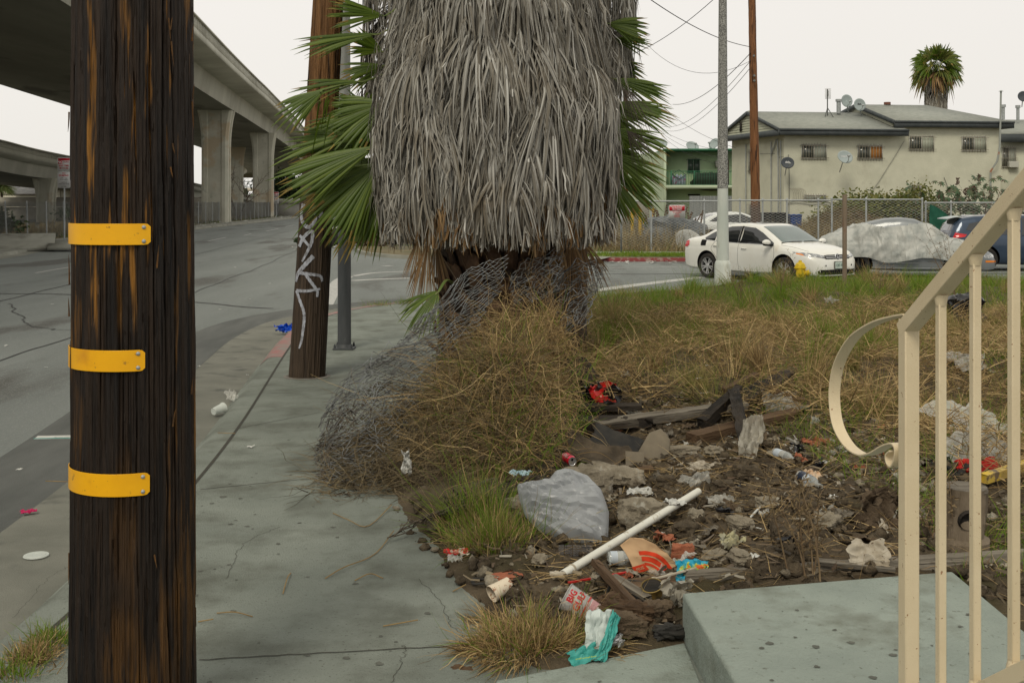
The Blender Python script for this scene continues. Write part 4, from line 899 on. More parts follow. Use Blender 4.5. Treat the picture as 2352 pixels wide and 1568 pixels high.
t = E('concrete_steps', 'pale concrete steps rising towards the viewer under the cream railing', 'steps', (1.35, 4.0, 0))
g = MB(); base = [(.72, 4.79), (.80, 3.30), (1.98, 3.30), (1.975, 5.075)]
g.prism(base, -.08, .20); g.build('bottom_tread', m_step, t, world=True, bevel=.012, seg=3)
for k, (y1, z1) in enumerate(((3.26, .37), (2.95, .54), (2.64, .71))):
    g = MB(); g.prism([(.80, y1), (.84, y1 - .34), (1.98, y1 - .34), (1.98, y1)], -.05, z1 - .12); g.build('tread', m_step, t, world=True, bevel=.01)
g = MB(); g.prism([(-.12, -4), (.76, -4), (.722, 4.735), (.0, 4.385), (-.06, 4.36)][::-1], -.05, .012, m=0); o = g.build('landing_slab', m_step, None, bevel=.006); o['kind'] = 'structure'
# ================================================================ RUBBISH AND RUBBLE
def sheet(mb, c, w, h, seed, amp=.03, nx=26, ny=22, R=None, m=0, sharp=1.0, ragged=.12, curl=0, freq=3.0):
    u, v = np.meshgrid(np.linspace(-.5, .5, nx), np.linspace(-.5, .5, ny), indexing='ij')
    rx = 1 + ragged * fbm(v * 3, u * 0 + 1, seed, seed, 3) * 2; ry = 1 + ragged * fbm(u * 3, v * 0 + 2, seed, seed + 3, 3) * 2
    X, Y = u * w * rx, v * h * ry
    n1 = crease(u * freq * .8, v * freq * .8, 0 * u, seed, 7, .9) * 1.1; n2 = fbm(u * freq * 2.7, v * freq * 2.7, seed, seed + 9, 3)
    Z = amp * (n1 * .8 * sharp + n2 * .5) + curl * (u * u + v * v)
    X = X + amp * .5 * fbm(u * 5, v * 5, 3, seed + 1, 2); Y = Y + amp * .5 * fbm(u * 5, v * 5, 7, seed + 2, 2)
    q = np.stack((X, Y, Z), -1)
    if R is not None: q = q @ np.asarray(R).T
    return mb.grid(q + np.array(c), m)
def eul(x, y=0, z=0): return rotz(z) @ rot((0, 1, 0), y) @ rot((1, 0, 0), x)
def film(name, c, alpha, rough=.3, **k): return mat(name, c, tuple(min(1, q * 1.15) for q in c), rough=rough, alpha=alpha, scale=8, spec=.5, **k)
m_bagg = mat('grey_plastic_film', (.42, .44, .46), (.50, .52, .54), scale=4, rough=.3, spec=.7, translucent=.35, alpha=.82)
m_clear = film('clear_film', (.62, .62, .58), .42, .25); m_dirtyf = film('dirty_film', (.32, .30, .25), .75, .4)
m_dustf = mat('grey_dusty_film', (.28, .27, .24), (.42, .41, .37), scale=9, rough=.4, alpha=.9, bump=.3, bscale=20)
m_blackp = mat('black_plastic', (.012, .012, .014), rough=.25, spec=.6); m_red = mat('red_foil', (.50, .02, .015), (.38, .012, .015), scale=6, rough=.3, spec=.6)
m_silver = mat('silver_foil', (.55, .55, .56), (.7, .7, .7), scale=20, rough=.28, metal=.8)
m_whitep = mat('white_litter', (.55, .56, .54), (.42, .41, .37), scale=12, rough=.6)
m_paper = mat('dirty_paper', (.42, .38, .31), (.26, .22, .16), scale=9, rough=.9, lo=.42, hi=.62, spots=(30, .6, .66, (.1, .07, .045)))
m_tan = mat('tan_paper', (.52, .35, .20), (.46, .30, .17), scale=6, rough=.85, spots=(5, .64, .72, (.40, .26, .14)))
m_redink = mat('red_ink', (.60, .045, .012), (.52, .04, .012), scale=8, rough=.8)
m_chunk = mat('rubble_concrete', (.17, .145, .105), (.36, .315, .24), scale=7, bump=1.0, bscale=70, rough=.95, spots=(14, .58, .66, (.34, .32, .27)), spot2=(4, .56, .66, (.08, .062, .042)))
m_clod = mat('soil_clod', (.05, .038, .024), (.135, .105, .07), scale=12, bump=1, bscale=90, rough=.97)
m_brick = mat('brick_red', (.27, .085, .045), (.36, .14, .08), scale=10, bump=.5, bscale=60, rough=.9, spots=(9, .58, .7, (.2, .16, .11)))
m_char = mat('charred_wood', (.012, .011, .010), (.045, .036, .028), scale=8, stretch=(.25, 1, 1), bump=1, bscale=60, bstretch=(.15, 1, 1), rough=.8)
m_greyw = mat('grey_weathered_wood', (.105, .088, .068), (.24, .215, .175), scale=14, stretch=(.08, 1, 1), bump=.9, bscale=70, bstretch=(.06, 1, 1), rough=.9, spots=(4, .56, .62, (.05, .04, .03)))
m_brownw = mat('damp_brown_wood', (.06, .036, .02), (.15, .095, .055), scale=12, stretch=(.1, 1, 1), bump=.9, bscale=60, bstretch=(.08, 1, 1), rough=.85)
m_pvc = mat('white_pvc', (.66, .66, .60), (.60, .59, .52), scale=5, rough=.4, spots=(16, .62, .7, (.38, .33, .24)))
m_rubber = mat('black_rubber', (.018, .018, .018), (.04, .036, .03), scale=8, rough=.7)
m_slab = mat('brown_floor_mat', (.045, .036, .026), (.11, .085, .058), scale=5, rough=.9, bump=.5, bscale=40)
m_tile = mat('dusty_dark_tile', (.13, .11, .08), (.21, .175, .125), scale=5, rough=.8)
m_glassc = mat('bottle_glass', (.80, .85, .84), rough=.04, alpha=.30, spec=.9)
m_label_d = mat('dark_label', (.02, .028, .05), (.04, .05, .08), scale=30, rough=.5); m_label_w = mat('pale_label', (.45, .5, .55), rough=.6)
m_rag = mat('brown_rag', (.075, .053, .034), (.15, .11, .072), scale=9, rough=.95, bump=.8, bscale=80)
m_cl_or = mat('cable_dark', (.02, .02, .02), rough=.6)

t = E('plastic_bag', 'large crumpled translucent grey plastic bag on the soil, above the white pipe', 'plastic bag', GT(1300, 1262)); c0 = np.array(t.location)
from mathutils.geometry import delaunay_2d_cdt
def fill(edge, step):
    e = [Vector(q) for q in edge]; pts_ = []
    ys = np.arange(-1, 1.01, step)
    def inside(p):
        r = False
        for i in range(len(e)):
            a, b = e[i], e[i - 1]
            if (a.y > p[1]) != (b.y > p[1]) and p[0] < (b.x - a.x) * (p[1] - a.y) / (b.y - a.y) + a.x: r = not r
        return r
    pts_ = [Vector((x_, y_)) for x_ in ys for y_ in ys if inside((x_, y_))]
    v, _, f, *_r = delaunay_2d_cdt(e + pts_, [], [list(range(len(e)))], 1, 1e-5); return [tuple(k) for k in v], [list(k) for k in f]
px_ = [(1188, 1158), (1225, 1150), (1262, 1151), (1274, 1136), (1320, 1131), (1357, 1142), (1386, 1170), (1399, 1212), (1393, 1262), (1374, 1284), (1335, 1282), (1288, 1270), (1240, 1246), (1206, 1216), (1192, 1180)]
pol = np.array([((u - 1294) / 106, (1208 - v) / 77) for u, v in px_]); v, f = fill([tuple(q) for q in pol], .045); v = np.array(v)
def edist(p):
    a, b = pol, np.roll(pol, -1, 0); ab = b - a; t_ = np.clip(((p[:, None] - a) * ab).sum(-1) / (ab * ab).sum(-1), 0, 1); return np.min(np.linalg.norm(p[:, None] - (a + ab * t_[..., None]), axis=-1), 1)
ed = edist(v); bul = np.clip(ed / .62, 0, 1); bul = np.sqrt(1 - (1 - bul) ** 2); an = np.arctan2(v[:, 1] - .1, v[:, 0] + 1.3); rr_ = np.hypot(v[:, 1] - .1, v[:, 0] + 1.3)
cz_ = crease(an * 3.0, rr_ * .45, 0 * an, 8, 5, 1.2); cz2 = crease(v[:, 0] * .9, v[:, 1] * .9, 0 * an, 9, 4, 1.1)
hgt = .115 * bul + (.030 * cz_ + .030 * cz2) * np.clip(ed * 5, .15, 1)
U_, Nn = nrm((0, .70, .72)), nrm((-.08, -.72, .70)); scx, scz = 106 * 6.15 / F, 77 * 6.15 / F * 1.33
cb = np.array((P(1294, 1208, 6.15)[0], 6.15, 0)) - c0; cb[2] = .125
q = cb + v[:, :1] * scx * np.array((1, .04, 0)) + v[:, 1:] * scz * U_ + hgt[:, None] * Nn; q[:, 2] = np.maximum(q[:, 2], .004)
g = MB(); g.add(q, f); qb = cb + v[:, :1] * scx * np.array((1, .04, 0)) + v[:, 1:] * scz * U_ - (.06 * bul)[:, None] * Nn; g.add(qb, [k[::-1] for k in f]); g.build('bag_skin', m_bagg, t, sharp=16)
g = MB()
for k in range(5):
    g.text('KEEP AWAY FROM CHILDREN', .014, lambda a, b, k=k: (a * .9 + .04, -.172 + .0 * k - .01 * a, .072 - k * .012 + b), bold=.01)
g.build('small_print', mat('grey_print', (.16, .16, .17)), t)

p1, p2 = GT(1292, 1336) + (0, 0, .035), GT(1604, 1158) + (0, 0, .075)
t = E('plastic_pipe', 'long white plastic pipe lying diagonally over the soil in front of the grey bag', 'pipe', p1)
g = MB(); n = 24; prof = [(.0, .0), (.012, .002), (.0165, .0)]; L = np.linalg.norm(p2 - p1); d = nrm(p2 - p1); s_ = nrm(np.cross(d, (0, 0, 1))); Rp = np.array((s_, np.cross(s_, d) * -1, d)).T
if np.linalg.det(Rp) < 0: Rp[:, 1] *= -1
g.lathe([(.0165, .004), (.0205, .004), (.0205, L), (.0165, L), (.0165, .004)], 26, (0, 0, 0), Rp); g.build('tube', m_pvc, t)
g = MB(); g.lathe([(.0205, .075), (.025, .08), (.025, .084), (.0212, .09)], 24, (0, 0, 0), Rp); g.rock((-.02, -.005, -.002), (.08, .035, .035), 4, rough=.5); g.build('broken_coupling', m_paper, t)
g = MB(); sheet(g, p1 + d * L * .80 + (0, 0, .022), .12, .06, 33, .018, R=eul(.1, .2, .5)); solo('paper_scrap', g, m_whitep, 'white plastic scrap draped over the middle of the white pipe', 'scrap')

# tan paper bag with red arches
t = E('paper_bag', 'flattened tan paper bag with red curved stripes below the white pipe', 'paper bag', GT(1490, 1322)); c0 = np.array(t.location)
pc = P(1490, 1287, c0[1] - .02); fx = .265; 
def pb(a, b, lift=0.0):                                  # a,b in -1..1 across the bag; returns local point
    X = a * .150 + b * .02; Zz = b * .085 - .055 * a - .02 * a * a * b; Yy = .045 * b + .05 * a
    w = .011 * fbm(a * 2 + 4, b * 2, 0, 77, 3) + .006 * abs(fbm(a * 5, b * 5, 0, 7, 2))
    return (pc[0] - c0[0] + X, pc[1] - c0[1] + Yy - w - lift, pc[2] - c0[2] + Zz + w * .5)
edge = [(-1.0, .45), (-.72, .95), (-.3, 1.0), (.15, .85), (.55, .6), (.8, .35), (1.0, .0), (.9, -.45), (.55, -.62), (.12, -.80), (.02, -.45), (-.25, -.5), (-.42, -.72), (-.62, -.25), (-.8, .1)]
v, f = fill(edge, .08); g = MB(); g.add([pb(*k) for k in v], [k[::-1] for k in f]); o = g.build('bag_sheet', m_tan, t, solid=.0012)
g = MB()
def arch(r0, r1, a0, a1, c=(-.18, -1.0), sx=1.0):
    A = np.linspace(a0, a1, 30); g.grid(np.array([[pb(c[0] + sx * r * math.cos(a), c[1] + r * .98 * math.sin(a), .0035) for a in A] for r in np.linspace(r0, r1, 4)]))
C_ = (.05, -1.15); arch(1.45, 1.66, .55, 2.0, C_, .62); arch(1.15, 1.38, .52, 1.95, C_, .62); arch(.95, 1.08, .62, 1.85, C_, .62)
g.grid(np.array([[pb(-.42 + .62 * k + w * .10, -.66 + .62 * k * 1.0 - w * .10, .003) for w in (-1, 0, 1)] for k in np.linspace(0, .6, 10)]))
g.build('red_stripes', m_redink, t)
g = MB(); g.text('FELIZ', .15, lambda a, b: pb(-.24 + a * .66 - b * .6, -.47 + a * .70 + b * .7, .0055), bold=.02); g.build('lettering', m_tan, t)

def bottle(name, c, d, L, r, label, cat, lab=None, mglass=None, neck=True, grp=None):
    c = np.array(c, float); d = nrm(d); s_ = nrm(np.cross(d, (0, 0, 1))); u_ = np.cross(s_, d); R_ = np.array((s_, u_, d)).T
    if np.linalg.det(R_) < 0: R_[:, 0] *= -1
    t = E(name, label, cat, c, group=grp); g = MB()
    pr_ = [(0, .0), (r * .85, 0), (r, r * .2), (r, L * .62), (r * .85, L * .70), (r * .42, L * .80), (r * .38, L * .94), (r * .45, L * .95), (r * .45, L), (r * .3, L)] if neck else [(0, 0), (r * .9, 0), (r, r * .15), (r, L * .82), (r * .8, L * .9), (r * .8, L), (r * .7, L)]
    g.lathe(pr_, 24, (0, 0, 0), R_); g.build('glass', mglass or m_glassc, t)
    if lab:
        g = MB(); g.lathe([(r * 1.012, L * .10), (r * 1.012, L * .36)], 24, (0, 0, 0), R_, m=0); g.lathe([(r * 1.014, L * .36), (r * 1.014, L * .58)], 24, (0, 0, 0), R_, m=1); o = g.build('label_wrap', lab, t)
    return t, R_
p = GT(1780, 1052) + (0, 0, .04); q = GT(1838, 1072) + (0, 0, .035)
bottle('glass_bottle', p, q - p, .25, .032, 'empty clear glass bottle lying on the dirt, farther of the two by the slope', 'bottle', [m_label_w, m_clear], grp='glass bottles in the dirt')
p = GT(1838, 1108) + (0, 0, .04); q = GT(1905, 1140) + (0, 0, .03)
t, R_ = bottle('glass_bottle', p, q - p, .27, .036, 'clear bottle with a navy and white label lying on the dirt nearer the railing', 'bottle', [m_label_d, m_label_w], grp='glass bottles in the dirt')
g = MB(); g.text('DIRO.', .030, lambda a, b: R_ @ np.array((math.sin(b / .037) * .0372, math.cos(b / .037) * .0372, .125 + a)), bold=.02); g.build('label_text', m_label_d, t)
p = GT(1396, 1300) + (0, 0, .04); bottle('glass_jar', p, (1, .08, 0), .13, .034, 'small glass jar with a pale printed label under the tan paper bag', 'jar', [m_label_w, m_clear], neck=False)

# big plastic cup
p = P(1298, 1372, 5.02); d = nrm(np.array((.86, -.28, -.40))); s_ = nrm(np.cross(d, (0, 0, 1))); Rc = np.array((s_, np.cross(s_, d), d)).T
if np.linalg.det(Rc) < 0: Rc[:, 0] *= -1
t = E('plastic_cup', 'big clear plastic cup with red lettering lying near the dry tuft', 'cup', p)
m_cupm = mat('cup_plastic', (.72, .72, .70), rough=.25, alpha=.40, spec=.7); m_pink = mat('pink_residue', (.75, .30, .33), rough=.3, alpha=.42); m_redt = mat('cup_red', (.42, .012, .02), rough=.4)
rc = lambda z: .066 - .085 * z
g = MB(); g.lathe([(rc(0) + .003, -.001), (rc(0) + .004, .003), (rc(0), .006), (rc(.1), .1), (rc(.125) - .003, .125), (rc(.19), .19), (0, .19)], 36, (0, 0, 0), Rc); g.build('cup_wall', m_cupm, t)
g = MB(); g.lathe([(rc(.11) - .002, .11), (rc(.186) - .002, .186), (0, .186)], 30, (0, 0, 0), Rc); g.build('drink_residue', m_pink, t)
g = MB(); g.lathe([(rc(.098) + .0008, .098), (rc(.106) + .0008, .106)], 36, (0, 0, 0), Rc); g.build('red_band', m_redt, t)
va = np.array((0, -.75, .66)); ca = Rc.T @ va; a_c = math.atan2(ca[1], ca[0])
def oncup(z0, lift=.0012):
    def fn(a, b):                                        # text reads up the cup wall
        z = z0 - 0 * a + (-b) * 1.0; r = rc(z) + lift; an = a_c - a / r; return Rc @ np.array((r * math.cos(an), r * math.sin(an), z))
    return fn
g = MB(); g.text('BIG', .040, oncup(.030), bold=.045, wid=1); g.text('GULP', .040, oncup(.068), bold=.045); g.text('LARGE', .008, oncup(.102, .002), m=1, bold=.02); g.build('cup_lettering', [m_redt, m_whitep], t)
g = MB()
for k in range(4): g.lathe([(.001 + .0, 0)], 3) if 0 else None
g = MB()
R = np.random.RandomState(2)
for k in range(60):
    a, z = a_c + R.randn() * .75, R.uniform(.008, .095); r = rc(z) + .001; c_ = Rc @ np.array((r * math.cos(a), r * math.sin(a), z)); n_ = Rc @ np.array((math.cos(a), math.sin(a), 0)); g.sph(c_, .0012, 5, 4)
g.build('bubble_print', m_whitep, t)

# red drink can
p = GT(1297, 1090) + (0, -.03, .13); d = nrm((.35, -.85, -.06)); s_ = nrm(np.cross(d, (0, 0, 1))); Rk = np.array((s_, np.cross(s_, d), d)).T
if np.linalg.det(Rk) < 0: Rk[:, 0] *= -1
t = E('drink_can', 'dented red drink can with pink label on the rubble left of the concrete chunks', 'can', p)
g = MB(); th = np.arange(30) * 2 * PI / 30; zc_ = np.array([0, .004, .015, .03, .05, .07, .09, .10, .108, .114, .117]); rc_ = np.array([.024, .030, .033, .033, .031, .030, .033, .033, .031, .028, .0275])
T, Z = np.meshgrid(th, zc_); Rr_ = rc_[:, None] * (1 + .07 * fbm(np.cos(T) * 2, np.sin(T) * 2, Z * 40, 3, 2)); q = np.stack((Rr_ * np.cos(T), Rr_ * np.sin(T), Z), -1) @ Rk.T
g.grid(q, cv=True, flip=True); g.build('can_body', mat('can_red', (.62, .012, .03), (.70, .06, .12), scale=14, rough=.28, metal=.3, lo=.48, hi=.52), t)
g = MB(); g.lathe([(.0285, .1165), (.0285, .1195), (.0265, .1185), (.0255, .114), (0, .114)][::-1], 28, (0, 0, 0), Rk); g.build('can_lid', m_silver, t)
g = MB(); g.lathe([(.0, .1143), (.009, .1145)][::-1], 14, Rk @ np.array((0, .009, .0005)), Rk); g.build('can_opening', m_blackp, t)
k_ = Rk.T @ np.array((-.3, -.7, .65)); ak = math.atan2(k_[1], k_[0]); g = MB(); g.text('COCA', .03, lambda a, b: Rk @ np.array((.0342 * math.cos(ak - b / .034), .0342 * math.sin(ak - b / .034), .055 + a)), bold=.02); g.build('can_lettering', m_whitep, t)

# rubble
def chunk(u, v, dims, seed, label, rz=0, m=None, rough=.38, name='concrete_chunk', cat='concrete chunk', grp='broken concrete chunks', dz=.5, tilt=0, box=.5, lift=0):
    p = GT(u, v); g = MB(); g.rock((0, 0, dims[2] * dz + lift), dims, seed, eul(tilt, tilt * .5, rz), 34, 22, rough, box=box)
    o = g.build(name, m or m_chunk, loc=p, sharp=28); return tag(o, label, cat, grp)
chunk(1352, 1150, (.28, .24, .20), 1, 'pitted concrete chunk rising behind the grey plastic bag', .2)
chunk(1418, 1120, (.36, .18, .13), 2, 'long tilted concrete chunk below the drink can and the floor mat', -.35, tilt=.2)
chunk(1478, 1208, (.27, .20, .15), 3, 'rounded concrete chunk just above the white pipe', .1)
chunk(1552, 1168, (.11, .09, .08), 4, 'round soil-caked lump right of the rounded concrete chunk', .3, m_clod, name='soil_lump', cat='soil lump', grp='soil lumps')
chunk(1200, 1192, (.22, .20, .13), 5, 'concrete chunk left of the grey bag, half under the fence wire', .5)
chunk(1565, 1050, (.24, .10, .08), 6, 'crusty concrete chunk with a red end below the leaning slab', -.1, grp='broken concrete chunks')
chunk(1640, 1290, (.12, .08, .06), 8, 'small gnarled concrete lump right of the brick piece', .4)
chunk(1620, 1160, (.10, .09, .06), 9, 'soil lump behind the upper end of the white pipe', .8, m_clod, name='soil_lump', cat='soil lump', grp='soil lumps')
chunk(1660, 1130, (.14, .10, .07), 10, 'wide soil lump on the slope left of the bottles', .2, m_clod, name='soil_lump', cat='soil lump', grp='soil lumps')
chunk(1720, 1105, (.18, .14, .10), 14, 'reddish soil lump highest on the slope below the bottles', .2, m_clod, name='soil_lump', cat='soil lump', grp='soil lumps')
for k, (u, v, dx, seed) in enumerate(((1530, 1120, .13, 31), (1600, 1200, .12, 32), (1450, 1180, .10, 33), (1575, 1235, .15, 34), (1700, 1220, .14, 35), (1760, 1170, .12, 36), (1800, 1250, .17, 37), (1520, 1290, .10, 38), (1900, 1220, .16, 39), (1330, 1200, .12, 40), (1640, 1050, .14, 41), (1700, 1300, .13, 42), (1850, 1180, .13, 43), (1240, 1300, .10, 44))):
    chunk(u, v, (dx, dx * .7, dx * .5), seed, 'rough fist-sized concrete lump half sunk in the lot soil', k * 1.3, m_chunk if k % 3 else m_clod, grp='small rubble lumps', name='rubble_lump', cat='rubble', lift=.008)
# leaning slab: a broken flat piece of concrete
p = GT(1495, 1062); g = MB(); g.prism([(-.13, 0), (-.03, .21), (.05, .24), (.12, .16), (.12, .02), (.03, -.03)], -.02, .02, ((0, 0, .0), (1, .0, 0), (.15, .55, .85), nrm((0, -.85, .5))))
tag(g.build('concrete_slab', m_tile, loc=p, bevel=.006), 'flat broken concrete slab leaning against the pale timber', 'concrete slab')
p = GT(1365, 1075); g = MB(); sheet(g, (0, .05, .05), .42, .26, 12, .03, R=eul(.35, .22, -.3), curl=.2, freq=1.5, sharp=.4); tag(g.build('floor_mat', m_slab, loc=p, solid=.008), 'curled brown floor mat beside the red can', 'floor mat')
p = GT(1400, 1058); g = MB(); sheet(g, (.05, .1, .10), .40, .22, 15, .02, R=eul(.75, .35, -.15), freq=1.2, sharp=.4); tag(g.build('rubber_sheet', m_rubber, loc=p, solid=.006), 'dark rubber sheet leaning under the pale timber', 'rubber sheet')
p = GT(1458, 1072); g = MB(); g.box((0, 0, .05), (.13, .012, .11), eul(-.55, .1, .1)); tag(g.build('tile', m_tile, loc=p, bevel=.002), 'square dark tile standing in the rubble before the leaning slab', 'tile')
p = GT(1450, 1095); g = MB(); g.box((0, 0, .03), (.30, .05, .035), eul(.2, -.1, .28)); tag(g.build('wood_block', m_brownw, loc=p, bevel=.004), 'short brown wood block under the dark tile', 'wood')

def plank(u0, v0, u1, v1, w, h, m, label, seed, z0=.03, z1=.03, taper=.8, y=None, name='timber', grp='old timbers', rough=1.0):
    a = GT(u0, v0) + (0, 0, z0); b = GT(u1, v1) + (0, 0, z1); L = np.linalg.norm(b - a); n = 40
    s = np.linspace(0, L, n); th = np.array([[-1, -1], [-.2, -1.03], [1, -1], [1.02, .1], [1, 1], [.1, 1.02], [-1, 1], [-1.02, -.1]]) / 2
    q = np.zeros((n, 8, 3)); q[:, :, 0] = s[:, None]
    ww = w * (1 - (1 - taper) * s / L)[:, None] * (1 + .10 * rough * fbm(s * 6, 0 * s, 1, seed, 3)[:, None]); hh = h * (1 - (1 - taper) * s / L)[:, None] * (1 + .15 * rough * fbm(s * 7, 0 * s, 5, seed, 3)[:, None])
    q[:, :, 1] = th[None, :, 0] * ww + .08 * w * rough * fbm(s[:, None] * 9, th[None, :, 0] * 3, th[None, :, 1] * 3, seed + 2, 3); q[:, :, 2] = th[None, :, 1] * hh + .12 * h * rough * fbm(s[:, None] * 12, th[None, :, 0] * 3, th[None, :, 1] * 3 + 9, seed + 4, 3)
    q[0, :, 0] += .03 * RS.rand(8); q[-1, :, 0] -= .09 * rough * RS.rand(8)
    g = MB(); g.grid(q, cv=True, flip=True); g.add(q[0], [list(range(8))]); g.add(q[-1], [list(range(8))[::-1]])
    o = g.build(name, m, loc=a, sharp=35); d = b - a; o.rotation_euler = (.15 * rough, -math.atan2(d[2], math.hypot(d[0], d[1])), math.atan2(d[1], d[0])); return tag(o, label, 'timber', grp)
plank(1240, 1008, 1500, 985, .14, .09, m_char, 'thick charred beam emerging from the straw behind the rubble', 1, .10, .07)
plank(1235, 985, 1480, 968, .10, .05, m_char, 'thin charred board lying on the thick charred beam', 2, .17, .12)
plank(1362, 1012, 1720, 962, .10, .07, m_greyw, 'pale grey timber with flaking white paint, longest in the rubble', 3, .11, .12)
plank(1585, 1024, 1830, 968, .10, .08, m_brownw, 'brown weathered timber right of the leaning slab', 4, .05, .07)
plank(1610, 992, 1700, 950, .09, .10, m_char, 'charred stub standing at the end of the pale timber', 5, .05, .22, .6)
plank(1690, 945, 1815, 893, .14, .09, m_char, 'charred twisted plank at the upper right of the rubble', 6, .06, .14, .7, rough=2)
plank(1688, 960, 1712, 1045, .09, .10, m_char, 'charred plank hanging down over the soil slope', 7, .20, .04, .6, rough=2)
plank(1765, 925, 1850, 948, .05, .04, m_brownw, 'thin split board among the white film', 8, .12, .10)
plank(1660, 925, 1740, 890, .05, .05, m_brownw, 'orange-brown split board behind the charred plank', 9, .10, .12)
plank(1215, 905, 1262, 945, .05, .035, m_char, 'small dark stake stuck in the straw heap', 10, .42, .40, rough=.3)
plank(1568, 1352, 2365, 1302, .05, .07, m_greyw, 'long grey board edging the back of the concrete steps', 11, .045, .045, 1, rough=.15)
plank(1870, 1308, 2060, 1322, .04, .02, m_greyw, 'thin grey lath lying behind the long grey board', 12, .04, .03, 1, rough=.6)
plank(1500, 1452, 1362, 1330, .035, .03, m_brownw, 'upright rotten stick by the plastic cup', 13, .03, .09, 1, rough=1.5)
plank(1390, 1365, 1560, 1342, .10, .04, m_brownw, 'brown offcut under the tan paper bag', 14, .02, .02, rough=1)
plank(1405, 1355, 1490, 1405, .045, .015, m_greyw, 'grey lath crossing the black pan', 15, .07, .06, 1, rough=.5)
plank(2256, 1132, 2420, 1085, .05, .05, mat('yellow_painted_wood', (.62, .42, .02), (.45, .33, .10), scale=9, rough=.6, spots=(14, .55, .62, (.15, .11, .07))), 'yellow painted timber behind the railing', 16, .08, .10, 1, rough=.2)
plank(1340, 1478, 1500, 1462, .025, .02, m_brownw, 'thin twig-like stick left of the steps', 17, .01, .01, 1, rough=1.5)
for k, (u, v, dx, seed) in enumerate(((1410, 1400, .15, 21), (1440, 1440, .22, 22), (1420, 1468, .22, 23), (1505, 1430, .18, 24), (1535, 1470, .12, 25))):
    chunk(u, v, (dx, dx * .5, dx * .45), seed, ('rotten wood lump right of the plastic cup', 'rotten bark lump with a split top left of the steps', 'mossy rotten lump nearest the teal carton', 'dark rag-like bark piece against the steps', 'black rag lump in the corner of the steps')[k],
          (.3, -.4, .1, .5, .2)[k], (m_brownw, m_brownw, m_rag, m_rag, m_rubber)[k], .55, 'rotten_wood', 'rotten wood', 'rotten wood by the steps', lift=.01)
# stump behind the railing
p = GT(2205, 1262); t = E('tree_stump', 'short sawn log standing in the dirt behind the railing', 'log', p)
th = np.arange(40) * 2 * PI / 40; z = np.linspace(-.05, .30, 24); T, Z = np.meshgrid(th, z); r = .105 + .03 * (Z < .06) + .018 * fbm(np.cos(T) * 2, np.sin(T) * 2, Z * 5, 6, 4)
g = MB(); g.grid(np.stack((r * np.cos(T) + .1 * Z, r * np.sin(T) + .05 * Z, Z), -1), cv=True, flip=True); g.build('log_side', mat('log_bark', (.10, .075, .05), (.20, .16, .115), scale=6, stretch=(1, 1, .3), bump=1, bscale=30, bstretch=(1, 1, .2)), t)
g = MB(); g.lathe([(.105, .285), (.10, .302), (0, .296)], 30, (.03, .015, 0)); g.build('sawn_top', m_greyw, t)
g = MB(); g.lathe([(.0, .0), (.05, .0), (.045, .02)], 20, (.0, -.095, .17), eul(PI / 2 + .2)); g.build('knot', m_char, t)

def crumple(name, u, v, w, h, seed, m, label, cat, amp=.03, ang=0, tilt=.3, grp=None, lift=.02, z=None, freq=3, ragged=.2, solid=0):
    p = GT(u, v) if z is None else G(u, v, z); g = MB(); sheet(g, (0, 0, lift + amp), w, h, seed, amp, R=eul(tilt, 0, ang), ragged=ragged, freq=freq)
    o = g.build(name, m, loc=p, sharp=45, solid=solid); return tag(o, label, cat, grp)
crumple('black_bag', 1318, 972, .42, .30, 1, m_blackp, 'shiny black plastic bag behind the charred beam', 'plastic bag', .10, .1, .9, 'litter bags', lift=.10)
crumple('black_bag', 1372, 966, .30, .20, 2, m_blackp, 'black plastic bag tucked under the red and silver wrapper', 'plastic bag', .10, -.3, .9, 'litter bags', lift=.08)
crumple('foil_bag', 1385, 962, .22, .20, 3, m_red, 'bright red foil bag with a silver edge on the black plastic', 'foil bag', .06, .5, 1.1, lift=.12)
crumple('foil_lining', 1408, 955, .12, .13, 4, m_silver, 'torn silver foil hanging from the red bag', 'foil', .04, .2, 1.1, lift=.07)
crumple('white_wrapper', 1375, 932, .13, .07, 5, m_whitep, 'white wrapper rim on top of the red foil bag', 'wrapper', .03, .4, .9, lift=.14)
crumple('plastic_film', 1800, 945, .34, .20, 6, m_dustf, 'crumpled white film among the boards at the slope top', 'plastic film', .06, .2, .6)
crumple('plastic_film', 1725, 1045, .13, .34, 7, m_dirtyf, 'dirty brown film drooping down the soil slope', 'plastic film', .04, -.45, .75, lift=.09)
crumple('plastic_film', 2225, 985, .52, .48, 8, m_clear, 'large clear plastic sheet on the grass behind the railing', 'plastic film', .05, .3, .25, freq=1.6)
crumple('plastic_film', 2240, 1048, .40, .34, 9, m_dustf, 'grey torn film below the large clear sheet', 'plastic film', .05, -.1, .3)
crumple('red_cloth', 2245, 1092, .28, .14, 10, mat('red_cloth', (.40, .02, .015), (.25, .02, .02), scale=6, rough=.9), 'red and black cloth lying behind the railing', 'cloth', .04, 0, .4)
crumple('black_cloth', 2215, 1100, .22, .14, 11, m_rubber, 'black cloth under the red cloth', 'cloth', .04, 0, .3, lift=.0)
crumple('plastic_film', 2222, 850, .40, .34, 12, m_dustf, 'crumpled grey film on the dry grass, uphill behind the railing', 'plastic film', .06, .2, .5)
crumple('plastic_film', 1908, 712, .20, .12, 13, m_clear, 'small pale film caught in the green grass', 'plastic film', .05, .2, .5, lift=.1)
crumple('black_bag', 2225, 760, .50, .46, 40, m_blackp, 'open black plastic sack standing in the grass behind the balusters', 'plastic bag', .09, .3, 1.15, 'litter bags', lift=.14)
crumple('brown_rag', 2032, 1200, .24, .16, 14, m_rag, 'rolled brown rag at the foot of the grassy slope', 'rag', .07, .4, .9, lift=.02)
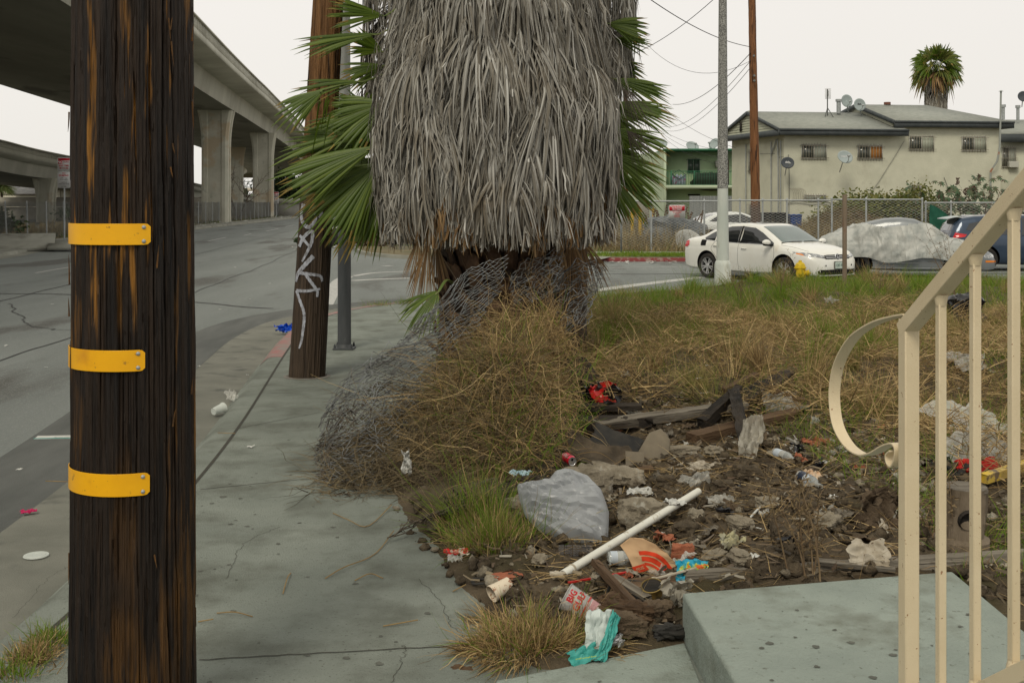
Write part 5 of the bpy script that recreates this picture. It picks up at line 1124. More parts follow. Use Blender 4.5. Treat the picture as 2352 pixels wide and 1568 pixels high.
crumple('brown_rag', 2010, 1215, .26, .12, 15, m_rag, 'flat dirty rag below the rolled one', 'rag', .04, .1, .4, lift=.0)
crumple('foam_board', 1995, 1304, .17, .13, 16, m_paper, 'broken piece of mouldy white board near the grey edging', 'foam board', .02, -.15, .8, lift=.05, freq=1.5)
crumple('glass_shard_film', 1600, 1125, .16, .09, 17, m_clear, 'twisted clear packaging in the middle of the soil', 'packaging', .05, .3, .7)
crumple('blister_pack', 1618, 1083, .20, .06, 18, m_paper, 'mouldy egg-carton strip on the soil', 'carton', .02, .0, .6)
crumple('packaging', 1655, 1165, .15, .07, 19, m_dustf, 'flat crumpled wrapper with yellow print right of the pipe end', 'packaging', .025, .1, .3)
crumple('packaging', 1470, 1143, .14, .07, 20, m_whitep, 'small white-green wrapper between the concrete chunks', 'packaging', .02, -.2, .3)
crumple('packaging', 1195, 1115, .12, .05, 21, mat('pale_blue_litter', (.45, .6, .66), rough=.6), 'pale blue wrapper at the edge of the straw heap', 'packaging', .02, .2, .4, lift=.06)
crumple('foil_scrap', 1402, 1497, .09, .07, 22, m_silver, 'crumpled silver foil beside the teal carton', 'foil', .03, .3, .6)
crumple('packaging', 1555, 1395, .13, .12, 23, m_dirtyf, 'grey-purple film against the side of the steps', 'packaging', .05, .3, 1.0, lift=.02)
crumple('packaging', 1680, 1262, .13, .09, 24, mat('yellow_print', (.45, .42, .25), (.2, .2, .18), scale=20), 'yellow printed wrapper half buried in the soil', 'packaging', .03, .5, .4)
crumple('paper_scrap', 1435, 870, .08, .06, 25, m_whitep, 'white scrap on the green patch beside the straw', 'scrap', .03, .5, .6)
crumple('paper_scrap', 935, 960, .11, .12, 26, m_paper, 'pale paper caught inside the fence wire', 'scrap', .03, .5, 1.2, z=0.18)
crumple('paper_scrap', 933, 1080, .06, .15, 27, m_whitep, 'torn white tissue low in the fence wire', 'scrap', .03, .2, 1.3, z=.12)
crumple('snack_bag', 1868, 1108, .10, .08, 28, mat('orange_film', (.5, .3, .16), (.6, .55, .45), scale=22, rough=.3), 'small orange printed sachet above the labelled bottle', 'packaging', .02, .2, .6)
crumple('snack_bag', 1590, 1340, .14, .11, 29, mat('turquoise_print', (.02, .28, .42), (.35, .52, .06), scale=14, rough=.35, lo=.46, hi=.5, third=(.54, (.55, .09, .02))), 'turquoise and green printed packet at the corner of the steps', 'packaging', .02, -.1, .8, lift=.04)
crumple('snack_bag', 1050, 1282, .12, .055, 30, mat('red_cream_pack', (.55, .03, .03), (.60, .56, .44), scale=16, rough=.5, lo=.48, hi=.52), 'red and cream packet on the pavement edge beside the green tuft', 'packaging', .015, .1, .3)
crumple('packaging', 1045, 1297, .07, .05, 31, m_clear, 'clear scrap just below the red and cream packet', 'packaging', .015, .1, .3)
crumple('blue_snack_bag', 655, 766, .26, .16, 32, mat('blue_foil', (.006, .06, .45), (.01, .10, .60), scale=9, rough=.3, spec=.6), 'bright blue crisp packet in the gutter by the graffiti pole', 'packaging', .06, .4, .7, z=ZS + .02)
crumple('foam_board', 2330, 1050, .1, .2, 33, m_rag, 'brown board scrap at the right edge behind the railing', 'scrap', .03, .4, .6)
# teal carton
p = GT(1372, 1515); t = E('drink_carton', 'squashed teal and white drink carton by the lower step', 'carton', p)
m_teal = mat('teal_carton', (.045, .29, .26), (.07, .36, .32), scale=9, rough=.45); m_cw = mat('carton_white', (.52, .58, .56), (.42, .48, .46), scale=9, rough=.5)
g = MB(); sheet(g, (0, .03, .09), .10, .19, 51, .018, R=eul(1.2, .2, .15), freq=2, ragged=.1); g.build('white_side', m_cw, t, solid=.0015)
g = MB(); sheet(g, (.045, .015, .085), .055, .20, 52, .015, R=eul(1.15, .6, .2), freq=2, ragged=.1); sheet(g, (-.05, -.02, .03), .15, .08, 53, .015, R=eul(.5, -.2, .35), freq=2, ragged=.15); g.build('teal_side', m_teal, t, solid=.0015)
g = MB(); g.text('small animal food', .012, lambda a, b: (-.05 + a, -.062 + .36 * a + b * .6, .035 - .0 * a + b * .5), bold=.02); g.build('carton_text', mat('lime_ink', (.35, .45, .05)), t)
# paper cup with brown print, on its side
p = GT(1130, 1388); t = E('paper_cup', 'cream paper cup with brown print sunk in the dry tuft', 'cup', p); Rq = eul(1.25, .2, 2.1)
g = MB(); g.lathe([(.037, .0), (.039, -.003), (.041, .0), (.036, .03), (.030, .10), (0, .10)], 30, (0, 0, .05), Rq); g.build('cup_wall', mat('printed_paper', (.62, .54, .42), (.30, .16, .10), scale=42, lo=.58, hi=.62, rough=.7), t)
p = GT(1107, 1340); g = MB(); a = np.linspace(0, 2 * PI, 40)[:-1]; g.tube(np.stack((.045 * np.cos(a), .045 * np.sin(a), .012 + .004 * np.sin(3 * a)), -1), .009, 8, closed=True, flat=.7); tag(g.build('rubber_ring', m_rubber, loc=p), 'black rubber ring on the pavement edge', 'ring')
chunk(1165, 1335, (.14, .08, .035), 71, 'terracotta brick piece between the two grass tufts', .3, m_brick, .35, 'brick_piece', 'brick', 'brick pieces', box=.9)
chunk(1568, 1285, (.11, .04, .075), 72, 'terracotta brick piece standing right of the tan bag', .1, m_brick, .35, 'brick_piece', 'brick', 'brick pieces', box=.9)
chunk(1058, 1550, (.10, .045, .035), 73, 'brown rotten wood stub on the pavement at the lower edge', -.1, m_brownw, .4, 'wood_stub', 'wood', None)
# black pan, gold tin, lid, hinge strip
p = GT(1455, 1385); g = MB(); g.lathe([(.13, .035), (.125, .035), (.11, .012), (0, .010)][::-1], 36, (0, 0, 0), eul(.3, .1)); tag(g.build('black_pan', m_rubber, loc=p), 'round black pan lid half buried left of the steps', 'pan')
p = GT(1500, 1385); t = E('tin_can', 'dented gold tin lying beside the black pan', 'tin', p); m_gold = mat('gold_tin', (.34, .24, .08), (.10, .08, .05), scale=14, rough=.35, metal=.7, lo=.45, hi=.6)
g = MB(); g.lathe([(.048, .0), (.05, .004), (.048, .008), (.048, .042), (.05, .046), (.046, .047), (.044, .042), (0, .04)], 30, (0, 0, .045), eul(.35, -.2)); g.build('tin_wall', m_gold, t)
g = MB(); g.lathe([(0, .043), (.043, .043)][::-1], 24, (0, 0, .047), eul(.35, -.2)); g.build('tin_lid', m_char, t)
p = GT(1508, 1415); g = MB(); g.lathe([(0, 0), (.052, .002), (.056, .008), (.053, .008)], 32, (0, 0, .02), eul(.5, .2)); tag(g.build('cup_lid', m_clear, loc=p), 'clear plastic cup lid below the gold tin', 'lid')
a, b = GT(1508, 1362) + (0, -.0, .07), GT(1600, 1338) + (0, 0, .07); g = MB(); g.beam(a, b, .014, .006); g.lathe([(.006, -.003), (.016, -.003), (.016, .003), (.006, .003), (.006, -.003)], 18, a + (-.008, 0, 0)); solo('white_strip', g, m_paper, 'white slotted plastic strip reaching the corner of the steps', 'strip')
a, b = GT(1305, 1352) + (0, 0, .03), GT(1442, 1332) + (0, 0, .04); g = MB(); g.beam(a, b, .012, .007); solo('red_stick', g, m_red, 'thin red plastic stick lying under the white pipe', 'stick')
a, b = GT(1718, 1200) + (0, 0, .015), GT(1756, 1168) + (0, 0, .03); g = MB(); g.tube([a, (a + b) / 2 + (0, 0, .004), b], .006, 8); solo('drinking_straw', g, m_whitep, 'short white straw on the bare soil', 'straw')
# street litter
g = MB(); p = G(125, 1007, ZS); g.box((0, 0, .012), (.30, .10, .004), eul(.06, 0, .08)); o = tag(g.build('flat_carton', [m_whitep], loc=p), 'flat white carton card with teal edge lying on the roadway', 'card'); 
g = MB(); g.text('METRO SALE', .022, lambda a, b: (.07 + a, -.02 + b, .0155 + .01 * b), bold=.01); k = g.build('card_text', mat('grey_ink', (.12, .10, .12)), o)
g = MB(); g.box((0, -.046, .0136), (.30, .008, .004), eul(.06, 0, .08)); g.build('card_edge', m_teal, o)
p = G(490, 955, ZS + .02) + (0, 0, .04); d = nrm((.45, .75, .12)); s_ = nrm(np.cross(d, (0, 0, 1))); Rw = np.array((s_, np.cross(s_, d), d)).T; m_fog = mat('frosted_plastic', (.62, .66, .62), rough=.35, alpha=.72)
g = MB(); g.lathe([(0, 0), (.031, .0), (.036, .03), (.045, .12), (.050, .125), (.048, .13)], 28, (0, 0, 0), Rw); tag(g.build('plastic_cup', m_fog, loc=p), 'frosted plastic cup lying in the gutter', 'cup')
crumple('plastic_film', 532, 918, .10, .14, 34, m_clear, 'clear film beside the frosted cup in the gutter', 'plastic film', .03, .5, .4, z=ZS + .03)
p = G(83, 1275, ZS + .02); g = MB(); g.lathe([(0, .004), (.02, .004), (.022, .006), (.05, .006), (.052, .004), (.066, .004), (.068, .0)][::-1], 36); tag(g.build('cup_lid', m_fog, loc=p), 'flat pale plastic lid in the gutter near the dark pole', 'lid')
crumple('pink_litter', 66, 1185, .10, .05, 35, mat('pink_paper', (.45, .02, .10), rough=.7), 'smear of pink paper on the roadway edge', 'scrap', .012, .5, .1, z=ZS + .01)
R = np.random.RandomState(77); sc0 = []
for k in range(4):
    g = MB(); sheet(g, (0, 0, .006), .055, .035, 200 + k, .006, 8, 7, ragged=.35); me = g.build('paper_scrap', m_whitep); sc0.append(me)
used = set()
def scrap(p, k, s, label, grp):
    o = sc0[k % 4].copy() if k % 4 in used else sc0[k % 4]
    if k % 4 in used: COL.objects.link(o)
    used.add(k % 4); o.location = p; o.rotation_euler = (R.uniform(-.2, .2), R.uniform(-.2, .2), R.uniform(0, 6)); o.scale = (s, s, s); tag(o, label, 'scrap', grp)
for k, (u, v, s) in enumerate(((574, 688, 1.6), (525, 642, 1.6), (620, 652, 1.4), (460, 842, 1.0), (568, 863, 1.0), (45, 1080, .9), (575, 1028, .9), (14, 795, 1.2), (105, 845, .9), (440, 720, 1), (505, 712, 1), (350, 1000, 1), (540, 615, 1.6), (120, 700, 1.2))):
    scrap(G(u, v, ZS if v < 900 and u < 600 else 0) + (0, 0, .006), k, s, 'tiny white paper scrap lying on the street or gutter', 'tiny paper scraps on the street')
for k in range(70):
    y = R.uniform(4.9, 9.3); x = R.uniform(.15, 2.7)
    if R.rand() < .3: y = R.uniform(7, 18); x = R.uniform(.5, 4.5)
    if y < ynear(x) + .12 or x < xb(y) + .3: continue
    scrap(np.array((x, y, float(lot_h(x, y)) + .022)), k, R.uniform(.35, 1.0), 'tiny pale scrap scattered over the rough lot', 'tiny scraps in the dirt')
sc1 = []
for k in range(8):
    g = MB(); sheet(g, (0, 0, .02), .10, .065, 300 + k, .03, 12, 10, ragged=.4, freq=2); sc1.append(g.build('crumpled_litter', (m_dirtyf, m_paper, m_clear, m_rag, m_greyw, m_dustf, m_brick, m_blackp)[k], sharp=45))
R3 = np.random.RandomState(99)
for k in range(120):
    y = R3.uniform(4.95, 9.2); x = R3.uniform(.2, 2.7) if R3.rand() < .8 else R3.uniform(2.2, 4.2)
    if y < ynear(x) + .1 or x < xb(y) + .35: continue
    q = sc1[k % 8]
    if k >= 8: q = q.copy(); COL.objects.link(q)
    q.location = (x, y, float(lot_h(x, y)) + .012); q.rotation_euler = (R3.uniform(-.6, .6), R3.uniform(-.6, .6), R3.uniform(0, 6)); sk = R3.uniform(.45, 1.3); q.scale = (sk, sk, sk)
    q['kind'] = 'thing'; tag(q, ('dirty film', 'soiled paper', 'clear film', 'brown rag', 'grey wood', 'grey film', 'terracotta', 'black plastic')[k % 8] + ' fragment, one of several alike trodden into the lot soil', 'litter', 'crumpled litter in the dirt: ' + 'abcdefgh'[k % 8])
# loose clods and bark over the bare soil
g = MB(); R = np.random.RandomState(21)
th = np.linspace(0, PI, 6)[:, None]; ph = (np.arange(8) * 2 * PI / 8)[None]; q0 = np.stack(np.broadcast_arrays(np.sin(th) * np.cos(ph), np.sin(th) * np.sin(ph), np.cos(th)), -1)
for k in range(5200):
    y = R.uniform(4.75, 9.6); x = R.uniform(.0, 2.9) if R.rand() < .8 else R.uniform(-.7, .6)
    if y < ynear(x) + .03 or x < xb(y) + .12 or (x < -.1 and y > 6.9): continue
    s = .006 + .040 * R.rand() ** 4.5; q = q0 * (1 + .25 * R.randn(6, 8, 1)) * np.array((1, R.uniform(.6, 1.1), R.uniform(.5, .9))) * s
    g.grid(q @ rotz(R.uniform(0, 6)).T + np.array((x, y, float(lot_h(x, y)) + s * .4 + .006)), cv=True, m=int(R.rand() < .12))
tag(g.build('soil_crumbs', [m_clod, m_chunk], smooth=False), kind='stuff')
g = MB()
n = 3200; y = R.uniform(4.8, 9.6, n); x = R.uniform(-.3, 2.8, n); k = (y > ynear(x) + .05) & (x > xb(y) + .2); x, y = x[k], y[k]; n = len(x)
d = R.randn(n, 3) * (1, 1, .12); d /= np.linalg.norm(d, axis=1, keepdims=True); C = walk(R, np.stack((x, y, lot_h(x, y) + .03), -1), d, R.uniform(.02, .09, n), 3, .02, .15); strands(g, C, R.uniform(.003, .012, n), R, 0, .6)
tag(g.build('leaf_litter', mat('litter_bits', (.1, .1, .1), island=[(.05, .035, .02), (.15, .11, .07), (.03, .025, .02), (.22, .18, .12), (.09, .06, .04), (.30, .28, .23)]), smooth=False), kind='stuff')

# grass tufts
def tuft(u, v, n1, n2, rad, h, label, seed, z=0.0, lean=.55, spike=.0):
    p = G(u, v, z); R = np.random.RandomState(seed); g = MB()
    for n, m, hh, ll in ((n1, 0, h, lean), (n2, 1, h * 1.25, lean * .8), (int(n1 * .8), 2, h * .6, 1.25)):
        a = R.uniform(0, 2 * PI, n); r = rad * np.sqrt(R.rand(n)) * (1 + .45 * np.sin(a * 3 + seed) + .25 * np.sin(a * 5 + 2 * seed)); x, y = r * np.cos(a), r * np.sin(a) * .8; x, y = x + .04 * R.randn(n), y + .03 * R.randn(n); l = np.clip(ll * r / rad + .45 * R.randn(n) + .1, -.9, 1.5)
        d = np.stack((np.cos(a) * np.sin(l), np.sin(a) * np.sin(l), np.cos(l)), -1) + R.randn(n, 3) * .15; d /= np.linalg.norm(d, axis=1, keepdims=True)
        C = walk(R, np.stack((x, y, R.uniform(0, .03, n)), -1), d, R.uniform(.25, 1.0, n) ** 1.2 * hh * np.clip(1.1 + .9 * fbm(x * 9, y * 9, 0, seed, 2), .4, 1.5), 7, .07, .07); C[..., 2] = np.maximum(C[..., 2], .002)
        strands(g, C, R.uniform(.0013, .0028, n), R, m, .2)
    o = g.build('grass_tuft', [m_straw, m_grass, m_straw], smooth=False, loc=p); return tag(o, label, 'grass tuft', 'grass tufts on the pavement edge')
tuft(1140, 1262, 1300, 900, .21, .26, 'half-green grass tuft leaning over the pavement left of the grey bag', 1)
tuft(1215, 1478, 3000, 420, .25, .15, 'dense dry straw-coloured tuft below the plastic cup', 2, lean=.9)
tuft(1100, 1215, 300, 480, .15, .34, 'loose green blades rising from the end of the fence wire', 3)
tuft(120, 1478, 90, 260, .06, .07, 'green weeds in the kerb joint behind the dark pole', 4); tuft(75, 1518, 420, 60, .06, .07, 'small dry tuft in the kerb joint at the lower left', 5); tuft(35, 1560, 30, 110, .05, .08, 'green weeds at the lower left corner', 6)
for k, (u, v) in enumerate(((870, 702), (925, 698), (1195, 1350), (2010, 1320), (1865, 1330), (1840, 1335))):
    if k < 2: tuft(u, v, 60, 160, .25, .10, ('low weeds on the red kerb right of the steel post', 'low weeds on the kerb left of the big palm')[k], 10 + k)
p = GT(1840, 1300); weed(1850, 1325, .55, 6, 'dry weed bunch growing behind the grey board', 22); weed(2175, 1270, .35, 4, 'dry weed behind the thin baluster', 23)
# stalks and twigs lying on the pavement
m_stalk = mat('dry_stalk', (.30, .20, .08), (.22, .15, .07), scale=20)
for k, pp in enumerate((((765, 1180), (800, 1200), (845, 1210), (900, 1165)), ((498, 1410), (540, 1414), (580, 1418)), ((650, 1365), (660, 1335), (668, 1318)), ((747, 1330), (790, 1310), (860, 1275), (905, 1225)), ((455, 1430), (490, 1430)), ((500, 995), (540, 1000)), ((815, 1335), (850, 1325), (880, 1330)), ((105, 1106), (160, 1112)), ((1040, 1360), (1070, 1350)), ((880, 1440), (960, 1432)))):
    g = MB(); q = cr([G(*c) + (0, 0, .006 + .012 * (i % 2)) for i, c in enumerate(pp)], 14); g.tube(q, .0028, 5)
    solo('dry_stalk', g, m_stalk, 'thin dry grass stalk lying loose on the pavement', 'stalk', 'loose stalks on the pavement')
# ================================================================ ELEVATED FREEWAYS, LEFT BACKGROUND
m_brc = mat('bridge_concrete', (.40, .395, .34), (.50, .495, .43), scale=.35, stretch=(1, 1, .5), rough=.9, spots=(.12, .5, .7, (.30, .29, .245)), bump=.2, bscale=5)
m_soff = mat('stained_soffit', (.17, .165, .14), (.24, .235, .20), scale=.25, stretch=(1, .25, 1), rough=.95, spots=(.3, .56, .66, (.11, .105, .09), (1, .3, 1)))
def viaduct(name, line, hw, zs, label, edge=2.2, par=1.0, gh=1.6, slope=None, n=110):
    c = cr([q[:2] for q in line], n); zc = np.interp(np.linspace(0, len(line) - 1, n), range(len(line)), [q[2] for q in line])   # soffit height
    t = E(name, label, 'overpass', (float(c[n // 3][0]), float(c[n // 3][1]), 0)); g = MB()
    def sw(prof, m=0):
        rows = [np.c_[off(c, o), zc + z] for o, z in prof]; g.grid(np.array(rows), m)
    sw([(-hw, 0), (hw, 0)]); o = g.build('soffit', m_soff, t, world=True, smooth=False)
    g = MB(); sw([(-hw - .25, gh), (-hw, 0)]); sw([(hw, 0), (hw + .25, gh)]); g.build('girder_side', m_brc, t, world=True, smooth=False)
    g = MB(); e = hw + edge
    for s_ in (-1, 1): 
        pr_ = [(s_ * (hw + .25), gh), (s_ * e, gh + .15), (s_ * e, gh + .45), (s_ * (e - .05), gh + .5)]; sw(pr_ if s_ > 0 else pr_[::-1])
    sw([(e - .05, gh + .5), (-e + .05, gh + .5)]); g.build('deck', m_brc, t, world=True, smooth=False)
    g = MB()
    for s_ in (-1, 1):
        o0, o1 = s_ * (e - .02), s_ * (e - .26)
        for pr_ in ([(o0, gh + .45), (o0, gh + .62), (o1, gh + .62)], [(o1, gh + par + .38), (o0 + s_ * .03, gh + par + .38), (o0 + s_ * .03, gh + par + .50), (o1, gh + par + .5)]): sw(pr_ if s_ > 0 else pr_[::-1])
        m = 420; cc = cr([q[:2] for q in line], m); oo = off(cc, s_ * (e - .15)); zz = np.interp(np.linspace(0, n - 1, m), range(n), zc)
        tt = np.gradient(cc, axis=0)
        for i in range(m):
            a = math.atan2(tt[i][1], tt[i][0]); g.box((oo[i][0], oo[i][1], zz[i] + gh + .5 + par * .5 - .06), (.34, .13, par - .24), rotz(a))
        sw([(s_ * (e - .24), gh + .6), (s_ * (e - .24), gh + par + .4)] if s_ < 0 else [(s_ * (e - .24), gh + par + .4), (s_ * (e - .24), gh + .6)])
    g.build('parapet', m_brc, t, world=True, smooth=False)
    return t, c, zc
def pier(t, x, y, zt, w, d, rz, fl=1.32, zf=3.4, z0=-1.5):
    rows = []; zs_ = [z0, 1, zt - zf] + [zt - zf + zf * k / 8 for k in range(1, 9)]
    for z in zs_:
        k = max(0, (z - (zt - zf)) / zf); f = 1 + (fl - 1) * k ** 2; a, b = w / 2 * f, d / 2 * (1 + (f - 1) * .25); c = .22
        rows.append([(X, Y, z) for X, Y in ((-a, -b + c), (-a + c, -b), (-.28 * w, -b), (-.24 * w, -b + .12), (.24 * w, -b + .12), (.28 * w, -b), (a - c, -b), (a, -b + c), (a, -.2 * d), (a - .12, -.16 * d), (a - .12, .16 * d), (a, .2 * d), (a, b - c), (a - c, b), (-a + c, b), (-a, b - c), (-a, .2 * d), (-a + .12, .16 * d), (-a + .12, -.16 * d), (-a, -.2 * d))])
    g = MB(); q = np.array(rows) @ rotz(rz).T + np.array((x, y, 0)); g.grid(q, cv=True, flip=True)
    return g.build('pier', mat('pier_concrete', (.42, .41, .34), (.54, .53, .45), scale=.5, rough=.9, spots=(.35, .55, .62, (.44, .37, .27)), spot2=(.8, .62, .7, (.33, .34, .28))), t, world=True, sharp=20)
CL = [(-21.5, 2), (-24.6, 30), (-28.0, 60), (-31.3, 87), (-33.4, 105), (-35.1, 120), (-40.8, 167), (-46.3, 205), (-55.8, 260), (-68, 320), (-90, 400)]
CL = [(a + .3, b) for a, b in CL]
t, c, zc = viaduct('freeway_overpass', [(a, b, 10.5) for a, b in CL], 7.0, 10.5, 'long elevated concrete freeway curving away above the street on tall piers')
for u, vb, w, rz in ((497, 510, 2.45, .05), (605, 499, 2.5, .15), ):
    y = F * H / (vb - VH); pier(t, (u - CX) * y / F, y, 10.5, w, 1.9, rz)
pier(t, (541 - CX) * 178 / F, 178, 10.5, 2.4, 1.9, .2); pier(t, -36.5, 72, 10.5, 2.4, 1.9, 0); pier(t, -52, 235, 10.5, 2.4, 1.9, .2); pier(t, -28, 38, 10.5, 2.4, 1.9, 0)
RL = [(-31, 10, 6.1), (-37, 50, 5.8), (-41.5, 75, 5.35), (-43.3, 95, 4.75), (-45, 115, 4.15), (-53.6, 190, 2.75), (-60, 260, .9), (-70, 340, -.3)]
RL = [(a - 6.2, b, z) for a, b, z in RL]
t2, c, zc = viaduct('freeway_ramp', RL, 5.0, 5, 'lower concrete ramp passing behind the big overpass, at the left edge', edge=1.4, par=.75, gh=1.15)
def pz(y): return float(np.interp(y, [q[1] for q in RL], [q[2] for q in RL]))
pier(t2, (106 - CX) * 112 / F, 112, pz(112), 1.55, 1.5, 0, fl=1.5, zf=2.6); pier(t2, (152 - CX) * 150 / F, 150, pz(150), 1.8, 1.5, 0, fl=1.5, zf=2.2); pier(t2, -62, 200, pz(200), 1.6, 1.5, 0)

m_wallc = mat('retaining_wall_concrete', (.24, .225, .185), (.31, .295, .25), scale=.8, rough=.9)
g = MB(); g.bx(-90, -33, 130, 130.5, 1.35, 2.45); g.bx(-90, -33, 130.3, 130.8, -1.5, 1.3); solo('retaining_wall', g, m_wallc, 'long low concrete barrier wall behind the left chain-link fence', 'wall', smooth=False)
g = MB(); g.bx(-52, -30.5, 158, 158.5, -1, 1.7); solo('retaining_wall', g, m_wallc, 'tan concrete wall piece seen between the tall piers', 'wall', smooth=False)
# chain-link fences
m_far_wire = mat('far_fence_wire', (.30, .31, .30), (.22, .22, .21), scale=3, rough=.6); m_fpost = mat('fence_post_steel', (.30, .32, .33), (.40, .42, .42), scale=6, rough=.5, metal=.3)
def fence_cloth(pts, z0, z1, pitch, w, lean=0):
    p = np.array(pts, float); seg = np.linalg.norm(np.diff(p, axis=0), axis=1); L = seg.sum(); cum = np.concatenate(([0], np.cumsum(seg)))
    n = int(L / pitch); m = int((z1 - z0) / pitch * 2) + 1; i = np.arange(n)[:, None]; j = np.arange(m)[None]
    s = (i + .5 + np.where((i + j) % 2, .55, -.55)) * pitch; z = z0 + (z1 - z0) * j / (m - 1) + 0 * i
    x = np.interp(s, cum, p[:, 0]); y = np.interp(s, cum, p[:, 1]) + lean * (z - z0); C = np.stack((x, y, z), -1)
    t = np.gradient(C, axis=1); t /= np.linalg.norm(t, axis=2, keepdims=True); sd = np.cross(t, np.array((0, 1., 0))); sd /= np.linalg.norm(sd, axis=2, keepdims=True)
    g = MB(); g.strips(C, sd * w); return g
FL = off(LK, 2.6); FLp = [tuple(q) for q in FL if 28 < q[1] < 235]
t = E('chain_link_fence', 'long chain-link fence along the far side of the main street under the freeway', 'fence', (-22, 50, 0))
fence_cloth(FLp, .05, 1.88, .12, .009).build('wire_cloth', m_far_wire, t, world=True, smooth=False)
L = 0; last = None
for k in range(400):
    s = 3.0 * k; cum = np.concatenate(([0], np.cumsum(np.linalg.norm(np.diff(np.array(FLp), axis=0), axis=1))))
    if s > cum[-1]: break
    x, y = np.interp(s, cum, [q[0] for q in FLp]), np.interp(s, cum, [q[1] for q in FLp]); rr = random.Random(k); g = MB()
    g.cyl((x, y, -.1), (x + rr.uniform(-.14, .05) * (1 if y < 70 else .4), y, 1.92), .035, n=6); g.build('post', m_fpost, t, world=True)

def sign_plate(t, x, y, z0, z1, w, m, d=.01, name='sign_plate'):
    g = MB(); r = min(w, z1 - z0) * .12; poly = []
    for cx_, cz_, a0 in ((x + w / 2 - r, z1 - r, 0), (x - w / 2 + r, z1 - r, PI / 2), (x - w / 2 + r, z0 + r, PI), (x + w / 2 - r, z0 + r, 1.5 * PI)):
        for k in range(5): a = a0 + k * PI / 8; poly.append((cx_ + r * math.cos(a), cz_ + r * math.sin(a)))
    g.prism(poly, 0, d, ((0, y, 0), (1, 0, 0), (0, 0, 1), (0, 1, 0))); return g.build(name, m, t, world=True, smooth=False)
m_sw = mat('sign_white', (.66, .66, .66), (.56, .56, .56), scale=6, rough=.5); m_sr = mat('sign_red', (.50, .015, .03), rough=.5); m_sk = mat('sign_black', (.03, .03, .03), rough=.5)
def txt(t, s, size, x, y, z, m, bold=.02, wid=1.0, name='sign_text'):
    g = MB(); g.text(s, size, lambda a, b: (x + a, y, z + b), bold=bold, wid=wid); return g.build(name, m, t, world=True, smooth=False)
def nostop(u, vbot, vtop, y, label):
    s = y / F; x = (u - CX) * s; zt = H - (vtop - VH) * s; k = 1.0; t = E('street_sign', label, 'street sign', (x, y, 0), group='no stopping signs')
    g = MB(); g.cyl((x, y, -.1), (x, y, zt - .1), .035 * max(1, k * .6), n=8); g.build('sign_post', m_fpost, t, world=True)
    h1, h2, w = .60 * k, .72 * k, .56 * k; a = y - .06
    p1 = sign_plate(t, x, a, zt - h1, zt, w, m_sw); p2 = sign_plate(t, x, a, zt - h1 - .02 - h2, zt - h1 - .02, w, m_sw)
    g = MB(); g.bx(x - w * .45, x + w * .45, a - .006, a - .003, zt - .13 * k, zt - .03 * k); g.bx(x - w * .47, x - w * .10, a - .006, a - .003, zt - .28 * k, zt - .13 * k); g.build('red_field', m_sr, t, world=True, smooth=False)
    txt(t, 'NO', .15 * k, x - w * .28, a - .009, zt - .205 * k, m_sw, .03); txt(t, 'STOPPING', .085 * k, x + w * .19, a - .009, zt - .20 * k, m_sr, .02, .62); txt(t, 'ANY TIME', .105 * k, x, a - .009, zt - .36 * k, m_sr, .02, .95)
    g = MB(); z = zt - .47 * k; g.bx(x - w * .25, x + w * .25, a - .006, a - .003, z - .012 * k, z + .012 * k)
    for q in (-1, 1): g.prism([(q * w * .38, 0), (q * w * .22, .035 * k), (q * w * .22, -.035 * k)][::q], 0, .003, ((x, a - .006, z), (1, 0, 0), (0, 0, 1), (0, 1, 0)))
    g.build('arrow', m_sr, t, world=True, smooth=False)
    zz = zt - h1 - .02; txt(t, 'NO', .085 * k, x, a - .009, zz - .07 * k, m_sr, .02); txt(t, 'DUMPING', .105 * k, x, a - .009, zz - .17 * k, m_sr, .02, .9)
    for i, q in enumerate(('DUMPING VEHICLES', 'WILL BE CONFISCATED', 'DUMPERS WILL BE', 'ARRESTED AND PROSECUTED', 'NO LITTERING')): txt(t, q, .045 * k, x, a - .009, zz - (.29 + .07 * i + .04 * (i > 1) + .04 * (i > 3)) * k, m_sk, .02, .75)
nostop(148, 562, 362, 49.6, 'no stopping and no dumping sign on the far kerb, left of the nearest dark pole')
nostop(635, 500, 441, 130, 'distant no stopping sign seen left of the graffiti pole')
# broken slab at the left, verge growth
g = MB(); g.box((0, 0, .28), (5.2, 1.9, .12), eul(.30, .0, .35)); g.box((3.1, .6, .16), (1.5, 1.8, .12), eul(.12, 0, .35)); solo('broken_slab', g, m_conc2, 'heaved and broken pavement slabs tilted up on the far kerb at the left edge', 'concrete slab', smooth=False).location = (-21.0 + .5, 45.5, -.1)
R = np.random.RandomState(5)
def far_blades(n, line, o0, o1, y0, y1, h, w, m, name, lean=.4, z=.0):
    q = line[(line[:, 1] > y0) & (line[:, 1] < y1)]; i = R.randint(0, len(q) - 1, n); f = R.rand(n)[:, None]; p = q[i] * (1 - f) + q[i + 1] * f; tt = q[i + 1] - q[i]; tt /= np.linalg.norm(tt, axis=1, keepdims=True)
    o = R.uniform(o0, o1, n) ; p = p + o[:, None] * np.stack((-tt[:, 1], tt[:, 0]), 1); k = R.rand(n) < np.clip(.5 + 1.4 * fbm(p[:, 0] * .4, p[:, 1] * .4, 0, 3, 3), .05, 1); p = p[k]; n = len(p)
    g = MB(); blades(g, p[:, 0], p[:, 1], np.full(n, z) - .01 * o[k], R.uniform(.4, 1.2, n) * h, R.uniform(.6, 1.3, n) * w, lean, R); return tag(g.build(name, m, smooth=False), kind='stuff')
m_dryfar = mat('dry_verge_grass', (.2, .2, .1), island=[(.20, .155, .075), (.30, .235, .12), (.13, .105, .055), (.38, .30, .16)], rough=.8)
